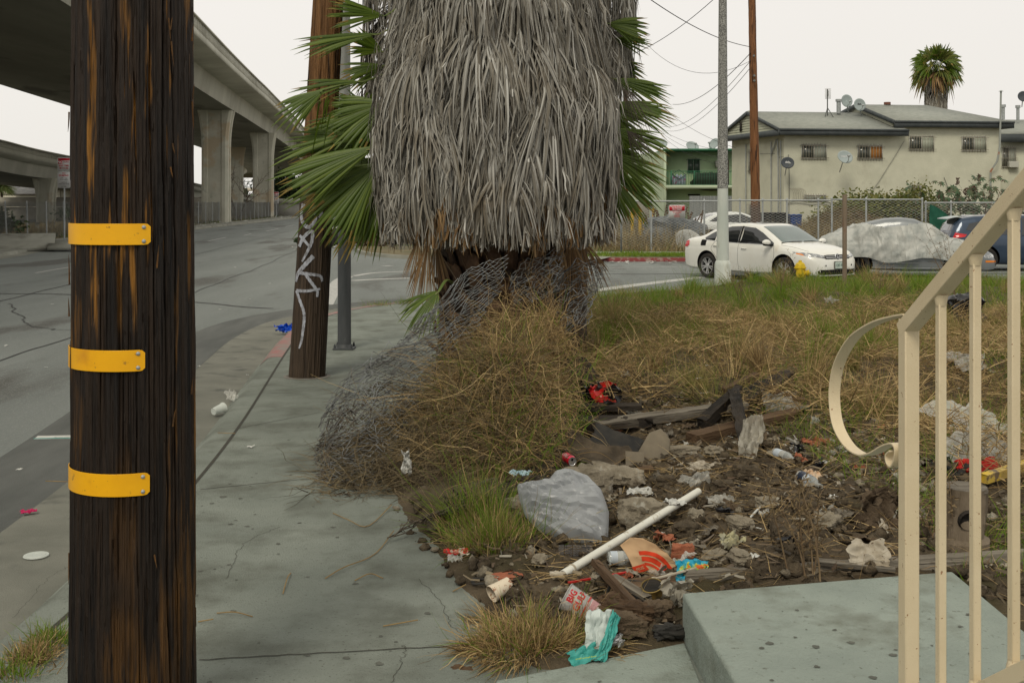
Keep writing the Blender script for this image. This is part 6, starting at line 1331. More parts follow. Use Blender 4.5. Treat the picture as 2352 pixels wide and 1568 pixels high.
m_grnfar = mat('green_verge_growth', (.2, .2, .1), island=[(.06, .10, .025), (.09, .13, .035), (.14, .15, .05), (.05, .075, .02)], rough=.8)
far_blades(26000, LK, 2.7, 16, 32, 150, .55, .03, m_dryfar, 'dry_verge_grass'); far_blades(9000, LK, 1.8, 5, 32, 200, .3, .03, m_grnfar, 'verge_weeds')
LKc = LK
def bush(name, c, r, n, m, label, cat, seed, leaf=.05, stems=True, group=None, flat=1.0, core=.55):
    """leaf clumps on branching twigs; uneven outline"""
    R = np.random.RandomState(seed); c = np.array(c, float); r = np.array(r, float); g = MB(); nb = 40
    d = R.randn(nb, 3); d /= np.linalg.norm(d, axis=1, keepdims=True); d[:, 2] = abs(d[:, 2]) * .9 - .15; lob = c + d * r * R.uniform(.35, .95, (nb, 1)); i = R.randint(0, nb, n)
    p = lob[i] + R.randn(n, 3) * r * .17; p[:, 2] = np.maximum(p[:, 2], .02)
    dd = R.randn(n, 3); dd[:, 2] *= .6; dd /= np.linalg.norm(dd, axis=1, keepdims=True); C = np.stack((p, p + dd * leaf * .5, p + dd * leaf * R.uniform(.8, 1.2, (n, 1)) - (0, 0, leaf * .2)), 1)
    sd = np.cross(dd, R.randn(n, 3)); sd /= np.linalg.norm(sd, axis=1, keepdims=True); g.strips(C, sd[:, None] * (leaf * .26) * np.array((.4, 1, .15))[None, :, None])
    t = E(name, label, cat, (c[0], c[1], 0), group=group); g.build('foliage', m, t, world=True, smooth=False)
    g = MB(); 
    for q in lob[:26]: g.tube(cr([(c[0], c[1], -.1), (c + (q - c) * .4) * (1, 1, .6), q], 6), np.linspace(.035, .008, 6), 4)
    g.build('stems', mat('bush_stems', (.09, .065, .04), (.15, .11, .07), scale=8), t, world=True); return t
m_leafd = mat('dark_tree_leaf', (.1, .1, .1), island=[(.022, .040, .016), (.045, .07, .028), (.03, .052, .02), (.065, .09, .035)], rough=.6, translucent=.15)
m_leafy = mat('yellow_green_leaf', (.1, .1, .1), island=[(.10, .13, .025), (.17, .18, .04), (.07, .10, .022), (.22, .20, .06), (.13, .14, .035)], rough=.6, translucent=.2)
bush('tree', (-37, 190, 3.5), (6, 5, 5.0), 5200, m_leafd, 'dark round tree beyond the street bend, left of the graffiti pole', 'tree', 3, leaf=.55)
bush('shrub', (-24.4, 53, .8), (1.3, 1.0, .9), 900, m_leafd, 'dark shrub behind the fence at the far left edge', 'shrub', 4, leaf=.22, group='shrubs behind the far fence')
bush('shrub', (-38, 103, .9), (3.5, 2, 1.5), 1500, m_leafd, 'dark shrubs at the foot of the ramp pier', 'shrub', 5, leaf=.3, group='shrubs behind the far fence')
g = MB(); R = np.random.RandomState(9)
def bare_tree(x, y, h, label, seed):
    R = np.random.RandomState(seed); g = MB()
    def br(p, d, L, r, k):
        q = walk(R, p[None], d[None], np.array([L]), 6, -.03, .12)[0]; g.tube(q, np.linspace(r, r * .6, 6), 5 if k < 2 else 3)
        if k < 3:
            for _ in range(4 if k < 2 else 3):
                nd = nrm(d + R.randn(3) * .55); br(q[R.randint(2, 6)], nd, L * .62, r * .55, k + 1)
    for _ in range(3): br(np.array((0., 0, 0)), nrm(np.array((R.randn() * .25, R.randn() * .25, 1))), h * .5, .09, 0)
    return tag(g.build('bare_tree', mat('bare_twig', (.09, .07, .055), (.15, .12, .09), scale=4), loc=(x, y, 0)), label, 'tree')
bare_tree(-29.5, 122, 6.5, 'leafless tree standing between the two tall freeway piers', 3)
# far house, far palms, truss bridge, building on the left
t = E('house', 'distant pale house with a low gable roof under the ramp at the left edge', 'house', (-74, 178, 0), group='distant buildings')
hy = 170; gx0, gx1 = (-5 - CX) * hy / F, (85 - CX) * hy / F; m_hw = mat('far_house_wall', (.42, .40, .32), (.5, .48, .4), scale=.5); m_hr = mat('far_house_roof', (.11, .11, .115), (.16, .16, .16), scale=2)
g = MB(); g.bx(gx0, gx1, hy, hy + 9, -.5, 3.1); g.build('wall', m_hw, t, world=True, smooth=False)
g = MB(); xm = gx0 + 1.6; g.prism([(gx0 - .4, 3.1), (gx0 + 3.0, 3.1), (xm - .2, 4.35)], 0, .3, ((0, hy - .2, 0), (1, 0, 0), (0, 0, 1), (0, 1, 0))); g.build('gable', m_hw, t, world=True, smooth=False)
g = MB(); g.add([(gx0 + 2.8, hy - .5, 3.1), (gx1 + .4, hy - .5, 3.1), (gx1 - 1.5, hy + 4, 4.6), (xm, hy + 4, 4.6), (xm - .2, hy - .4, 4.45), (gx0 - .5, hy - .4, 3.1)], [[0, 1, 2, 3], [0, 3, 4], [4, 3, 5]]); g.build('roof', m_hr, t, world=True, smooth=False, solid=.15)
for k in (.55, .7, .78):
    g = MB(); x = gx0 + (gx1 - gx0) * k; g.bx(x, x + .7, hy - .05, hy + .05, 1.2, 2.6); g.build('window', m_char, t, world=True, smooth=False)
t = E('building', 'low flat-roofed beige building beyond the fence left of the graffiti pole', 'building', (-29, 150, 0), group='distant buildings')
by = 150; x0, x1 = (630 - CX) * by / F, (694 - CX) * by / F; g = MB(); g.bx(x0, x1, by, by + 8, -.5, 1.75); g.build('wall', mat('grey_wall', (.27, .265, .235), (.32, .31, .28), scale=1), t, world=True, smooth=False)
g = MB(); g.bx(x0 - .15, x1 + .15, by - .15, by + 8, 1.75, 2.35); g.build('parapet', mat('pale_parapet', (.40, .39, .34), (.46, .45, .40), scale=1), t, world=True, smooth=False)
t = E('truss_bridge', 'faint steel truss sign bridge far beyond the piers', 'truss bridge', (-125, 560, 0)); ty = 560; m_tr = mat('truss_steel', (.30, .34, .36), (.36, .4, .4), scale=1)
x0, x1 = (548 - CX) * ty / F, (670 - CX) * ty / F; z0, z1 = H + (VH - 430) * ty / F, H + (VH - 417) * ty / F; g = MB()
for z in (z0, z1): g.beam((x0, ty, z), (x1, ty, z), .5, .45)
n = 22
for k in range(n):
    a, b = x0 + (x1 - x0) * k / n, x0 + (x1 - x0) * (k + 1) / n; g.beam((a, ty, z0 if k % 2 else z1), (b, ty, z1 if k % 2 else z0), .3, .28)
g.build('truss', m_tr, t, world=True, smooth=False); g = MB(); g.bx(x0, x1, ty - 1, ty - .6, z0 - 2, z0 - .4); g.build('girder', mat('far_beige', (.5, .46, .38)), t, world=True, smooth=False)
for k in (.05, .5, .95): g = MB(); x = x0 + (x1 - x0) * k; g.bx(x - .4, x + .4, ty - .4, ty + .4, -1, z0); g.build('leg', m_tr, t, world=True, smooth=False)
for k, (u, v0, v1, y) in enumerate(((88, 418, 470, 190), (4, 418, 470, 150))):
    x = (u - CX) * y / F; zt = H + (VH - v0) * y / F; s = y / F
    t = E('fan_palm', ('distant palm beyond the far house roof', 'distant palm at the very left edge under the ramp')[k], 'palm tree', (x, y, 0), group='distant palms'); g = MB(); g.cyl((x, y, -1), (x, y, zt - .6), .22, .16, 8); g.build('trunk', m_bark, t, world=True)
    g = MB(); R = np.random.RandomState(k); n = 500; d = R.randn(n, 3); d /= np.linalg.norm(d, axis=1, keepdims=True); d[:, 2] = abs(d[:, 2]) * 1.1 - .25
    C = walk(R, np.tile((x, y, zt - .7), (n, 1)), d, R.uniform(1.2, 2.2, n), 6, .22, .04); strands(g, C, .05, R); g.build('crown', m_grnfar, t, world=True, smooth=False)
m_haze_tree = mat('far_tree_mass', (.1, .1, .1), island=[(.07, .09, .05), (.11, .13, .075), (.09, .11, .065)], rough=.9)
g = MB(); R = np.random.RandomState(4)
for k in range(60):
    y = R.uniform(320, 520); x = R.uniform(-.46, .47) * y; g.rock((x, y, 1.5), (R.uniform(8, 22), 8, R.uniform(4, 11) if x < 40 else 5), k, None, 14, 9, .5)
tag(g.build('distant_trees', m_haze_tree, smooth=False), kind='stuff')
# litter along the far verge and the dumped pile at the corner
R = np.random.RandomState(31); q = LK[(LK[:, 1] > 60) & (LK[:, 1] < 190)]
for k in range(70):
    i = R.randint(0, len(q) - 1); f = R.rand(); p = q[i] * (1 - f) + q[i + 1] * f; scrap(np.array((p[0] - R.uniform(.0, 3.2), p[1], .06)), k, R.uniform(3, 8), 'pale litter scrap lying along the far kerb of the main street', 'litter along the far kerb')
    sc_ = COL.objects[-1]
crumple('dumped_rubbish', 775, 568, 2.4, 1.0, 90, m_rubber, 'dark tarpaulin heap of dumped rubbish at the corner beyond the graffiti pole', 'rubbish pile', .5, 0, .3, z=ZS, lift=.0, grp='dumped rubbish')
crumple('dumped_rubbish', 850, 571, 1.6, .8, 91, m_slab, 'brown rumpled carpet dumped on the street corner', 'rubbish pile', .3, 0, .3, z=ZS, lift=.0, grp='dumped rubbish')
crumple('dumped_rubbish', 705, 571, .9, .6, 92, m_leafd, 'dark green bag dumped left of the graffiti pole', 'rubbish pile', .3, 0, .3, z=ZS, lift=.0, grp='dumped rubbish')
crumple('dumped_rubbish', 790, 552, 1.4, .9, 93, m_whitep, 'upright white board in the dumped rubbish', 'rubbish pile', .15, 0, 1.2, z=ZS, lift=.4, grp='dumped rubbish')
for k in range(90):
    scrap(G(R.uniform(668, 930), R.uniform(560, 577), ZS) + (0, 0, .04), k, R.uniform(1.5, 4.5), 'pale scrap around the dumped rubbish at the street corner', 'scraps around the dumped rubbish')
for k in range(36):
    scrap(G(R.uniform(1330, 1600), R.uniform(601, 606), ZS) + (0, 0, .02), k, R.uniform(1, 3.2), 'pale litter scrap along the red kerb behind the white sedan', 'litter along the red kerb')
# ================================================================ FENCED LOT AND HOUSES, RIGHT BACKGROUND
FY = 43.0
m_cloth = mat('chain_link_cloth', (.46, .47, .45), (.36, .37, .35), scale=3, rough=.55)
def fence_run(u0, u1, label, y=FY, top=True, dz=0, posts=(), mpost=None):
    x0, x1 = (u0 - CX) * y / F, (u1 - CX) * y / F; zt = 1.90 + dz; t = E('chain_link_fence', label, 'fence', ((x0 + x1) / 2, y, 0), group='fence sections along the vacant lot')
    fence_cloth([(x0, y), (x1, y)], .06, zt, .10, .0075).build('wire_cloth', m_cloth, t, world=True, smooth=False)
    if top: g = MB(); g.cyl((x0, y, zt), (x1, y, zt), .028, n=8); g.build('top_rail', m_fpost, t, world=True)
    for u in posts:
        x = (u - CX) * y / F; g = MB(); g.cyl((x, y + .03, -.1), (x, y + .03, zt + .03), .036, n=8); g.sph((x, y + .03, zt + .04), .045, 8, 5); g.build('post', mpost or m_fpost, t, world=True)
    return t
fence_run(1290, 1660, 'chain-link fence section with the private property sign', posts=(1325, 1496, 1562 + 56, 1656))
fence_run(1660, 1908, 'chain-link fence section behind the white sedan roof', posts=(1700, 1752, 1808, 1880), dz=.03)
fence_run(1912, 2118, 'chain-link gate section between the two tall posts', posts=(1911, 1990, 2119), dz=.06)
fence_run(2122, 2420, 'chain-link fence section with torn green netting behind the blue car', posts=(2127, 2185, 2300), dz=-.06)
ox = (2135 - CX) * (FY - .15) / F; g = MB(); u, v = np.meshgrid(np.linspace(0, 1, 30), np.linspace(0, 1, 14), indexing='ij')
g.grid(np.stack((ox + u * 1.75, FY - .15 + .06 * fbm(u * 6, v * 3, 0, 3, 3), 1.78 - u * 1.0 - v * (1.35 * (1 - u) ** 1.1 + .05) + .05 * np.sin(u * 9)), -1)); solo('green_netting', g, mat('green_mesh_net', (.012, .07, .045), (.02, .10, .065), scale=5, rough=.9), 'torn dark green netting hanging on the fence left of the blue car', 'netting')
x, y = (1555 - CX) * (FY - .12) / F, FY - .12; s = y / F; t = E('warning_sign', 'red and white private property sign wired to the chain-link fence', 'sign', (x, y, 0)); z1, z0 = H - (471 - VH) * s, H - (501 - VH) * s; w = 38 * s
sign_plate(t, x, y, z0, z1, w, m_sw); g = MB(); g.bx(x - w * .47, x + w * .47, y - .008, y - .004, z1 - .44 * (z1 - z0), z1 - .04 * (z1 - z0)); g.build('red_field', m_sr, t, world=True, smooth=False)
for k, (q, sz, f, m) in enumerate((('PRIVATE PROPERTY', .085, .11, m_sw), ('NO PARKING', .085, .24, m_sw), ('WITHOUT PERMISSION', .045, .36, m_sw), ('VEHICLES WILL BE TOWED', .04, .50, m_sr), ('AT OWNERS EXPENSE', .04, .60, m_sr), ('CVC 22658', .04, .70, m_sr), ('RELIABLE TOW', .045, .80, m_sr), ('24 HOUR SERVICE', .035, .90, m_sr))): txt(t, q, sz * .92, x, y - .012, z1 - f * (z1 - z0), m, .02, .8)
x = (1427 - CX) * 41.2 / F; g = MB(); g.bx(x - .035, x + .035, 41.2, 41.23, -.05, H - (452 - VH) * 41.2 / F); g.bx(x - .035, x - .025, 41.17, 41.2, -.05, 2.0); g.bx(x + .025, x + .035, 41.17, 41.2, -.05, 2.0); solo('sign_post', g, m_fpost, 'bare perforated steel post on the grass strip before the fence', 'post', smooth=False)
# weeds and junk in the vacant lot
R = np.random.RandomState(41)
def lotblades(n, x0, x1, y0, y1, h, w, m, name, seed, lean=.4, thr=.5):
    R = np.random.RandomState(seed); x, y = R.uniform(x0, x1, n), R.uniform(y0, y1, n); k = R.rand(n) < np.clip(thr + 1.3 * fbm(x * .6, y * .6, 0, seed, 3), .02, 1); x, y = x[k], y[k]; g = MB(); blades(g, x, y, np.full(len(x), .02), R.uniform(.4, 1.2, len(x)) * h * (1 + .6 * fbm(x * .5, y * .5, 2, seed, 2)), R.uniform(.6, 1.3, len(x)) * w, lean, R)
    return tag(g.build(name, m, smooth=False), kind='stuff')
lotblades(15000, 1.5, 22, 43.1, 50, .95, .014, m_dryfar, 'tall_dry_weeds', 1); lotblades(7000, 1.5, 22, 42.0, 44.5, .35, .013, m_dryfar, 'fence_foot_weeds', 2, thr=.6); lotblades(9000, 2.4, 13, 38.2, 40.3, .13, .011, m_grass, 'strip_grass', 3, thr=.7); lotblades(5000, 1.5, 22, 41.9, 46, .5, .012, m_grnfar, 'fence_weeds', 4, thr=.35)
g = MB(); X, Y = np.meshgrid(np.linspace(11.2, 17.5, 60), np.linspace(44, 51, 40), indexing='ij'); g.grid(np.stack((X, Y, 1.5 * np.exp(-((X - 14) / 2.2) ** 2 - ((Y - 47.5) / 2) ** 2) + .12 * fbm(X * 2, Y * 2, 0, 3, 3)), -1), flip=True); o = g.build('weed_mound_soil', m_verge); o['kind'] = 'structure'
n = 12000; x, y = R.uniform(11.5, 17.3, n), R.uniform(44, 50, n); z = 1.5 * np.exp(-((x - 14) / 2.2) ** 2 - ((y - 47.5) / 2) ** 2); g = MB(); blades(g, x, y, z, R.uniform(.15, .5, n), R.uniform(.008, .014, n), .9, R); tag(g.build('mound_weeds', mat('reddish_dry_weed', (.2, .2, .1), island=[(.15, .10, .055), (.22, .15, .08), (.10, .075, .04), (.17, .15, .06)], rough=.8), smooth=False), kind='stuff')
def P2(u, v, y): return P(u, v, y)
t = E('tarp_heap', 'grey tarpaulin heap with a wooden ladder, behind the private property sign', 'rubbish pile', tuple(G(1560, 560)[:2]) + (0,)); p = P(1548, 530, 46)
g = MB(); g.rock((p[0], 46, .55), (2.3, 1.6, 1.5), 3, None, 30, 20, .35); g.build('tarp', mat('grey_tarp', (.07, .08, .09), (.14, .15, .155), scale=2, rough=.5), t, world=True)
g = MB()
for k in range(26): a = R.uniform(0, 6.28); q = np.array((p[0] + R.uniform(-1.1, 1.3), 46.4 + R.uniform(-.3, .4), .6)); g.tube([q, q + np.array((R.uniform(-.5, .5), R.uniform(-.2, .2), R.uniform(.5, 1.2)))], R.uniform(.015, .05), 5)
g.build('branches', m_brownw, t, world=True)
a, b = P(1530, 562, 45), P(1553, 518, 45.4); g = MB(); dx = np.array((.24, 0, .05)); g.beam(a - dx, b - dx, .05, .03); g.beam(a + dx, b + dx, .05, .03)
for k in range(7): q = a + (b - a) * (k + .5) / 7; g.beam(q - dx, q + dx, .03, .04)
tag(solo('ladder', g, m_greyw, 'short weathered wooden ladder leaning on the tarpaulin heap', 'ladder'), None)
p = P(1578, 550, 43.8); g = MB(); u, v = np.meshgrid(np.linspace(0, 1, 16), np.linspace(0, 1, 10), indexing='ij'); g.grid(np.stack((p[0] - .45 + u * .95, 43.6 + .3 * v, .10 + .55 * v + .2 * np.sin(u * 3.1) * v - .1 * u), -1)); solo('foam_sheet', g, m_whitep, 'white curved sheet leaning behind the fence by the sedan boot', 'sheet', solid=.04)
for k in range(44):
    q = np.array((R.uniform(4.2, 8.2), R.uniform(44.3, 46), .08)); g = MB(); g.box((0, 0, .03), (R.uniform(.25, .8), R.uniform(.06, .2), .05), eul(R.uniform(-.5, .5), R.uniform(-.4, .4), R.uniform(0, 3))); o = g.build('wood_scrap', m_brownw if k % 2 else m_greyw, loc=q, smooth=False); tag(o, 'broken board lying in the junk behind the chain-link fence', 'board', 'broken boards behind the fence')
for k, (u0, u1, v0, v1, mm, lb) in enumerate(((1812, 1838, 492, 522, 'blue_bin', 'blue wheeled bin with its lid shut beside the cream house'), (1776, 1806, 488, 520, 'black_bin', 'black wheeled bin beside the cream house'), (1746, 1770, 488, 520, 'black_bin', 'dark wheeled bin right behind the two-tone pole'))):
    y = 51; x0, x1 = (u0 - CX) * y / F, (u1 - CX) * y / F; z1 = H - (v0 - VH) * y / F; t = E('wheeled_bin', lb, 'bin', ((x0 + x1) / 2, y, 0), group='bins by the cream house'); mb_ = mat(mm, (.02, .06, .22) if 'blue' in mm else (.02, .02, .022), rough=.5)
    g = MB(); w = (x1 - x0) / 2; xm = (x0 + x1) / 2; g.grid(np.array([[(xm - a, y - b, z), (xm + a, y - b, z), (xm + a, y + b, z), (xm - a, y + b, z)] for a, b, z in ((w * .8, .25, 0.06), (w, .33, z1 - .08))]), cv=True, flip=True); g.build('bin_body', mb_, t, world=True, bevel=.02)
    g = MB(); g.box((xm, y, z1 - .04), (w * 2.1, .74, .08)); g.build('bin_lid', mb_, t, world=True, bevel=.03)
    for q in (-1, 1): g = MB(); g.cyl((xm + q * w * .8, y + .3, .1), (xm + q * w * .95, y + .3, .1), .1, n=12); g.build('wheel', m_rubber, t, world=True)
bush('bush', P(2010, 448, 48.5) * (1, 1, 0) + (0, 0, 1.2), (2.9, 1.3, 1.45), 9000, m_leafy, 'large yellow-green bush growing against the cream house behind the fence', 'bush', 6, leaf=.16)
bush('bush', P(2110, 432, 49.5) * (1, 1, 0) + (0, 0, 1.4), (1.6, 1.0, 1.5), 3200, m_leafy, 'smaller yellow-green bush between the large bush and the castor plant', 'bush', 7, leaf=.14)
m_castor = mat('castor_leaf', (.1, .1, .1), island=[(.035, .075, .035), (.06, .11, .05), (.09, .10, .05), (.10, .06, .045)], rough=.5, translucent=.15)
t = E('castor_plant', 'castor plant with dark star leaves and brown seed spikes at the right of the fence', 'plant', (18.5, 47.5, 0)); g = MB(); g2 = MB(); R = np.random.RandomState(12); K9 = 5
for k in range(300):
    c = np.array((19.6 + R.randn() * 1.25, 47.5 + R.randn() * .6, 1.75 + R.randn() * .52)); c[2] = max(c[2], .3); nn = nrm(R.randn(3) * (.5, .5, .3) + (0, -.5, .6)); e1 = nrm(np.cross(nn, (0, 0, 1))); e2 = np.cross(nn, e1); n = 8; a = np.linspace(-2.6, 2.6, n); rr_ = R.uniform(.13, .24); d = np.cos(a)[:, None] * e1 + np.sin(a)[:, None] * e2
    s = np.linspace(0, 1, 4); C = c + d[:, None] * (s * rr_)[None, :, None] - np.array((0, 0, 1)) * (s ** 2 * rr_ * .25)[None, :, None]; sd = np.cross(d, nn)[:, None] * (np.array((.1, .9, .7, .05)) * rr_ * .20)[None, :, None]; g.strips(C, sd + 0 * C)
for k in range(14): a = np.array((19.6 + R.randn() * .9, 47.5, 0)); g2.tube(cr([a, a + (R.randn() * .3, 0, 1.2), a + (R.randn() * .5, 0, 2.3)], 6), np.linspace(.03, .012, 6), 5)
g.build('leaves', m_castor, t, world=True, smooth=False); g2.build('stems', mat('castor_stem', (.14, .05, .04), (.16, .12, .06), scale=3), t, world=True)
for u, v in ((2200, 408), (2250, 400), (2216, 432), (2240, 425)):
    g = MB(); p = P(u, v, 47.4); R2 = np.random.RandomState(u)
    for k in range(34): g.sph(p + np.array((R2.randn() * .04, R2.randn() * .04, -.3 * R2.rand())), .028, 5, 4)
    g.build('seed_spike', mat('castor_seed', (.10, .06, .045), rough=.8), t, world=True)

# ---- cream house
hA, hB, hC = np.array((13.36, 55.6)), np.array((11.85, 61.0)), np.array((24.6, 57.0))
ux = nrm(hC - hA); uy = nrm(hB - hA); LW, LD = np.linalg.norm(hC - hA), np.linalg.norm(hB - hA)
def hp(a, b, z): q = hA + ux * a + uy * b; return np.array((q[0], q[1], z))            # a along the front, b towards the back
m_stucco = mat('cream_stucco', (.50, .50, .40), (.57, .565, .455), scale=1.2, rough=.95, bump=.5, bscale=14, spots=(.9, .58, .75, (.44, .43, .34)))
m_shing = mat('grey_shingle', (.25, .265, .24), (.32, .33, .30), scale=3.5, stretch=(1, 1, 4), rough=.95, bump=.5, bscale=20, spots=(9, .62, .7, (.20, .21, .19)))
m_fascia = mat('dark_grey_fascia', (.055, .065, .07), (.08, .09, .095), scale=3, rough=.6); m_siding = mat('pale_siding', (.42, .43, .33), (.46, .47, .37), scale=3, rough=.8)
t = E('cream_house', 'two-storey cream stucco house with grey shingle roof and barred windows', 'house', (hA[0], hA[1], 0)); house = t
def quad(g, pts, m=None): g.add(np.array(pts), [list(range(len(pts)))], m)
E1, E2 = 5.3, 5.75; sp = 5.62                                                              # wall tops; where the taller part starts along the front
g = MB(); D2 = 8.5
for a0, a1, zt in ((0, sp, E1), (sp, LW, E2)):
    quad(g, [hp(a0, 0, -.2), hp(a1, 0, -.2), hp(a1, 0, zt), hp(a0, 0, zt)])
quad(g, [hp(0, LD, -.2), hp(0, 0, -.2), hp(0, 0, E1), hp(0, LD, E1)]); quad(g, [hp(LW, 0, -.2), hp(LW, D2, -.2), hp(LW, D2, E2), hp(LW, 0, E2)]); quad(g, [hp(0, LD, -.2), hp(0, LD, E1), hp(LW, LD, E2), hp(LW, LD, -.2)])
quad(g, [hp(sp, .0, E1), hp(sp, 0, E2), hp(sp, 3.1, 6.8), hp(sp, D2 - 2.3, E2), hp(sp, D2 - 2.3, E1)]); g.build('wall', m_stucco, t, world=True, smooth=False)
RZ1, RZ2, ov = 6.5, 6.95, .5
g = MB(); quad(g, [hp(-ov, -ov, E1 + .12), hp(sp + .45, -ov, E1 + .12), hp(sp + .45, LD / 2, RZ1), hp(-ov, LD / 2, RZ1)]); quad(g, [hp(-ov, LD / 2, RZ1), hp(sp, LD / 2, RZ1), hp(sp, LD + ov, E1 + .12), hp(-ov, LD + ov, E1 + .12)]); r1 = g.build('roof', m_shing, t, world=True, smooth=False, solid=.06)
g = MB(); b0 = -.28; quad(g, [hp(sp - .1, b0, E2 + .12), hp(LW + ov, b0, E2 + .12), hp(LW - 1.9, 3.1, RZ2), hp(sp - .1, 3.1, RZ2)]); quad(g, [hp(sp - .1, 3.1, RZ2), hp(LW - 1.9, 3.1, RZ2), hp(LW + ov, D2, E2), hp(sp - .1, D2, E2)]); quad(g, [hp(LW + ov, b0, E2 + .12), hp(LW + ov, D2, E2), hp(LW - 1.9, 3.1, RZ2)]); r2 = g.build('roof', m_shing, t, world=True, smooth=False, solid=.06)
g = MB(); g.beam(hp(-ov, -ov - .02, E1 - .03), hp(sp + .5, -ov - .02, E1 - .03), .06, .30); g.beam(hp(-ov, -ov - .06, E1 + .10), hp(sp + .5, -ov - .06, E1 + .10), .06, .10); g.beam(hp(-ov - .02, -ov, E1 - .05), hp(-ov - .02, LD + ov, E1 - .05), .06, .30)
g.beam(hp(sp - .1, b0 - .02, E2 - .03), hp(LW + ov, b0 - .02, E2 - .03), .06, .30); g.beam(hp(sp - .1, b0 - .06, E2 + .10), hp(LW + ov, b0 - .06, E2 + .10), .06, .10); g.beam(hp(LW + ov, b0, E2 - .03), hp(LW + ov, D2, E2 - .03), .06, .3)
g.beam(hp(sp - .12, b0, E2 + .08), hp(sp - .12, 3.1, RZ2 - .04), .06, .2); g.beam(hp(sp - .12, 3.1, RZ2 - .04), hp(sp - .12, D2, E2), .06, .2); g.beam(hp(-ov - .03, -ov, E1 + .08), hp(-ov - .03, LD / 2, RZ1 - .05), .06, .17); g.beam(hp(-ov - .03, LD / 2, RZ1 - .05), hp(-ov - .03, LD + ov, E1 + .08), .06, .17); g.build('fascia', m_fascia, t, world=True, smooth=False)
g = MB()
for k in range(9):                                                                       # lapped siding in the gable
    z0, z1 = E1 + .1 + k * .13, E1 + .1 + (k + 1) * .13; f0 = (z0 - E1 - .1) / (RZ1 - E1 - .1); f1 = (z1 - E1 - .1) / (RZ1 - E1 - .1)
    quad(g, [hp(-.46, LD / 2 * f0 - ov * (1 - f0), z0), hp(-.42, LD / 2 * f1 - ov * (1 - f1), z1), hp(-.42, LD - LD / 2 * f1 + ov * (1 - f1), z1), hp(-.46, LD - LD / 2 * f0 + ov * (1 - f0), z0)][::-1])
g.build('gable_siding', m_siding, t, world=True, smooth=False); g = MB(); g.beam(hp(-.48, 3.6, 5.55), hp(-.48, 3.6, 6.05), .05, .3, (0, 1, 0)); g.build('gable_vent', m_char, t, world=True, smooth=False)
m_pane = mat('window_glass_dark', (.05, .055, .05), (.10, .11, .095), scale=1.5, rough=.1, spec=.8); m_curt = mat('pale_curtain', (.30, .33, .28), (.38, .40, .35), scale=4, stretch=(6, 6, .5), rough=.9); m_bars = mat('window_bars', (.40, .38, .31), (.22, .19, .15), scale=12, rough=.6); m_wood_lit = mat('orange_curtain', (.42, .19, .05), (.36, .16, .05), scale=5, rough=.9); m_wframe = mat('window_frame', (.45, .45, .40), rough=.6); m_lace = mat('lace_curtain', (.42, .45, .37), (.36, .39, .32), scale=25, rough=.9)
def window(par, o, X, Z, w, h, mats, nb=9, cur=None, bars=m_bars, sill=True, label=None, bh=2):
    """o = lower-left corner on the wall, X along the wall, outward normal N"""
    o = np.array(o, float); X = nrm(X); Zv = np.array((0, 0, 1.)); N = nrm(np.cross(X, Zv)); fr = (o, X, Zv, N)
    g = MB(); fw = .045
    for a, b, c, d in ((0, w, 0, fw), (0, w, h - fw, h), (0, fw, fw, h - fw), (w - fw, w, fw, h - fw), (w / 2 - fw / 2, w / 2 + fw / 2, fw, h - fw)): g.prism([(a, c), (b, c), (b, d), (a, d)], .002, .04, fr)
    wd = g.build('window', m_wframe, par, world=True, smooth=False)
    for k in (0, 1):
        g = MB(); a, b = (fw, w / 2 - fw / 2) if k == 0 else (w / 2 + fw / 2, w - fw); g.prism([(a, fw), (b, fw), (b, h - fw), (a, h - fw)], .004, .012, fr); q = g.build('pane', mats[k], par, world=True, smooth=False); q.parent = wd
        q.location = (0, 0, 0)
    for ch in wd.children: pass
    if bars:
        g = MB(); 
        for k in range(nb): a = w * (k + .5) / nb; g.prism([(a - .009, -.06), (a + .009, -.06), (a + .009, h + .06), (a - .009, h + .06)], .10, .118, fr)
        for z in ((.08, h - .08) if bh == 2 else (.05, h * .45, h - .05)): g.prism([(-.10, z - .012), (w + .10, z - .012), (w + .10, z + .012), (-.10, z + .012)], .088, .10, fr)
        g.build('window_bars', bars, par, world=True, smooth=False).parent = wd
    return wd
def onfront(u, v):                                                                       # photo pixel on the front wall plane
    k = (u - CX) / F; a = (k * hA[1] - hA[0]) / (ux[0] - k * ux[1]); q = hA + ux * a; return a, H - (v - VH) * q[1] / F
Z3 = lambda zx, zy: ((2100 + zx / 2.613) * .784, (270 + zy / 2.613) * .784)
for (x0, y0, x1, y1), ms in (((645, 398, 840, 517), (m_pane, m_curt)), ((1075, 405, 1268, 520), (m_pane, m_wood_lit)), ((1470, 333, 1662, 450), (m_pane, m_lace)), ((1873, 338, 2062, 455), (m_pane, m_lace)), ((668, 785, 838, 835), (m_curt, m_curt)), ((1478, 710, 1560, 755), (m_pane, m_pane))):
    a0, z1 = onfront(*Z3(x0, y0)); a1, z0 = onfront(*Z3(x1, y1)); o = hp(a0, 0, z0); window(t, o, np.append(ux, 0), None, a1 - a0, z1 - z0, ms, nb=9)
def onleft(b, z): return hp(0, b, z)
for b, z0, w, h in ((2.6, 3.4, 1.0, 1.15), (2.6, .9, 1.0, .9)): window(t, hp(0, b + w, z0), np.append(-uy, 0), None, w, h, (m_pane, m_pane), nb=7)
g = MB()
for b in (1.2, 3.9, .25): g.tube([hp(-.05, b, -.1), hp(-.05, b, 4.9)], .03, 6)
g.tube(cr([hp(-.06, 1.2, 4.2), hp(-.06, .9, 4.6), hp(-.06, .5, 4.65), hp(-.06, .45, .2)], 20), .035, 6); g.build('conduit', m_fpost, t, world=True)
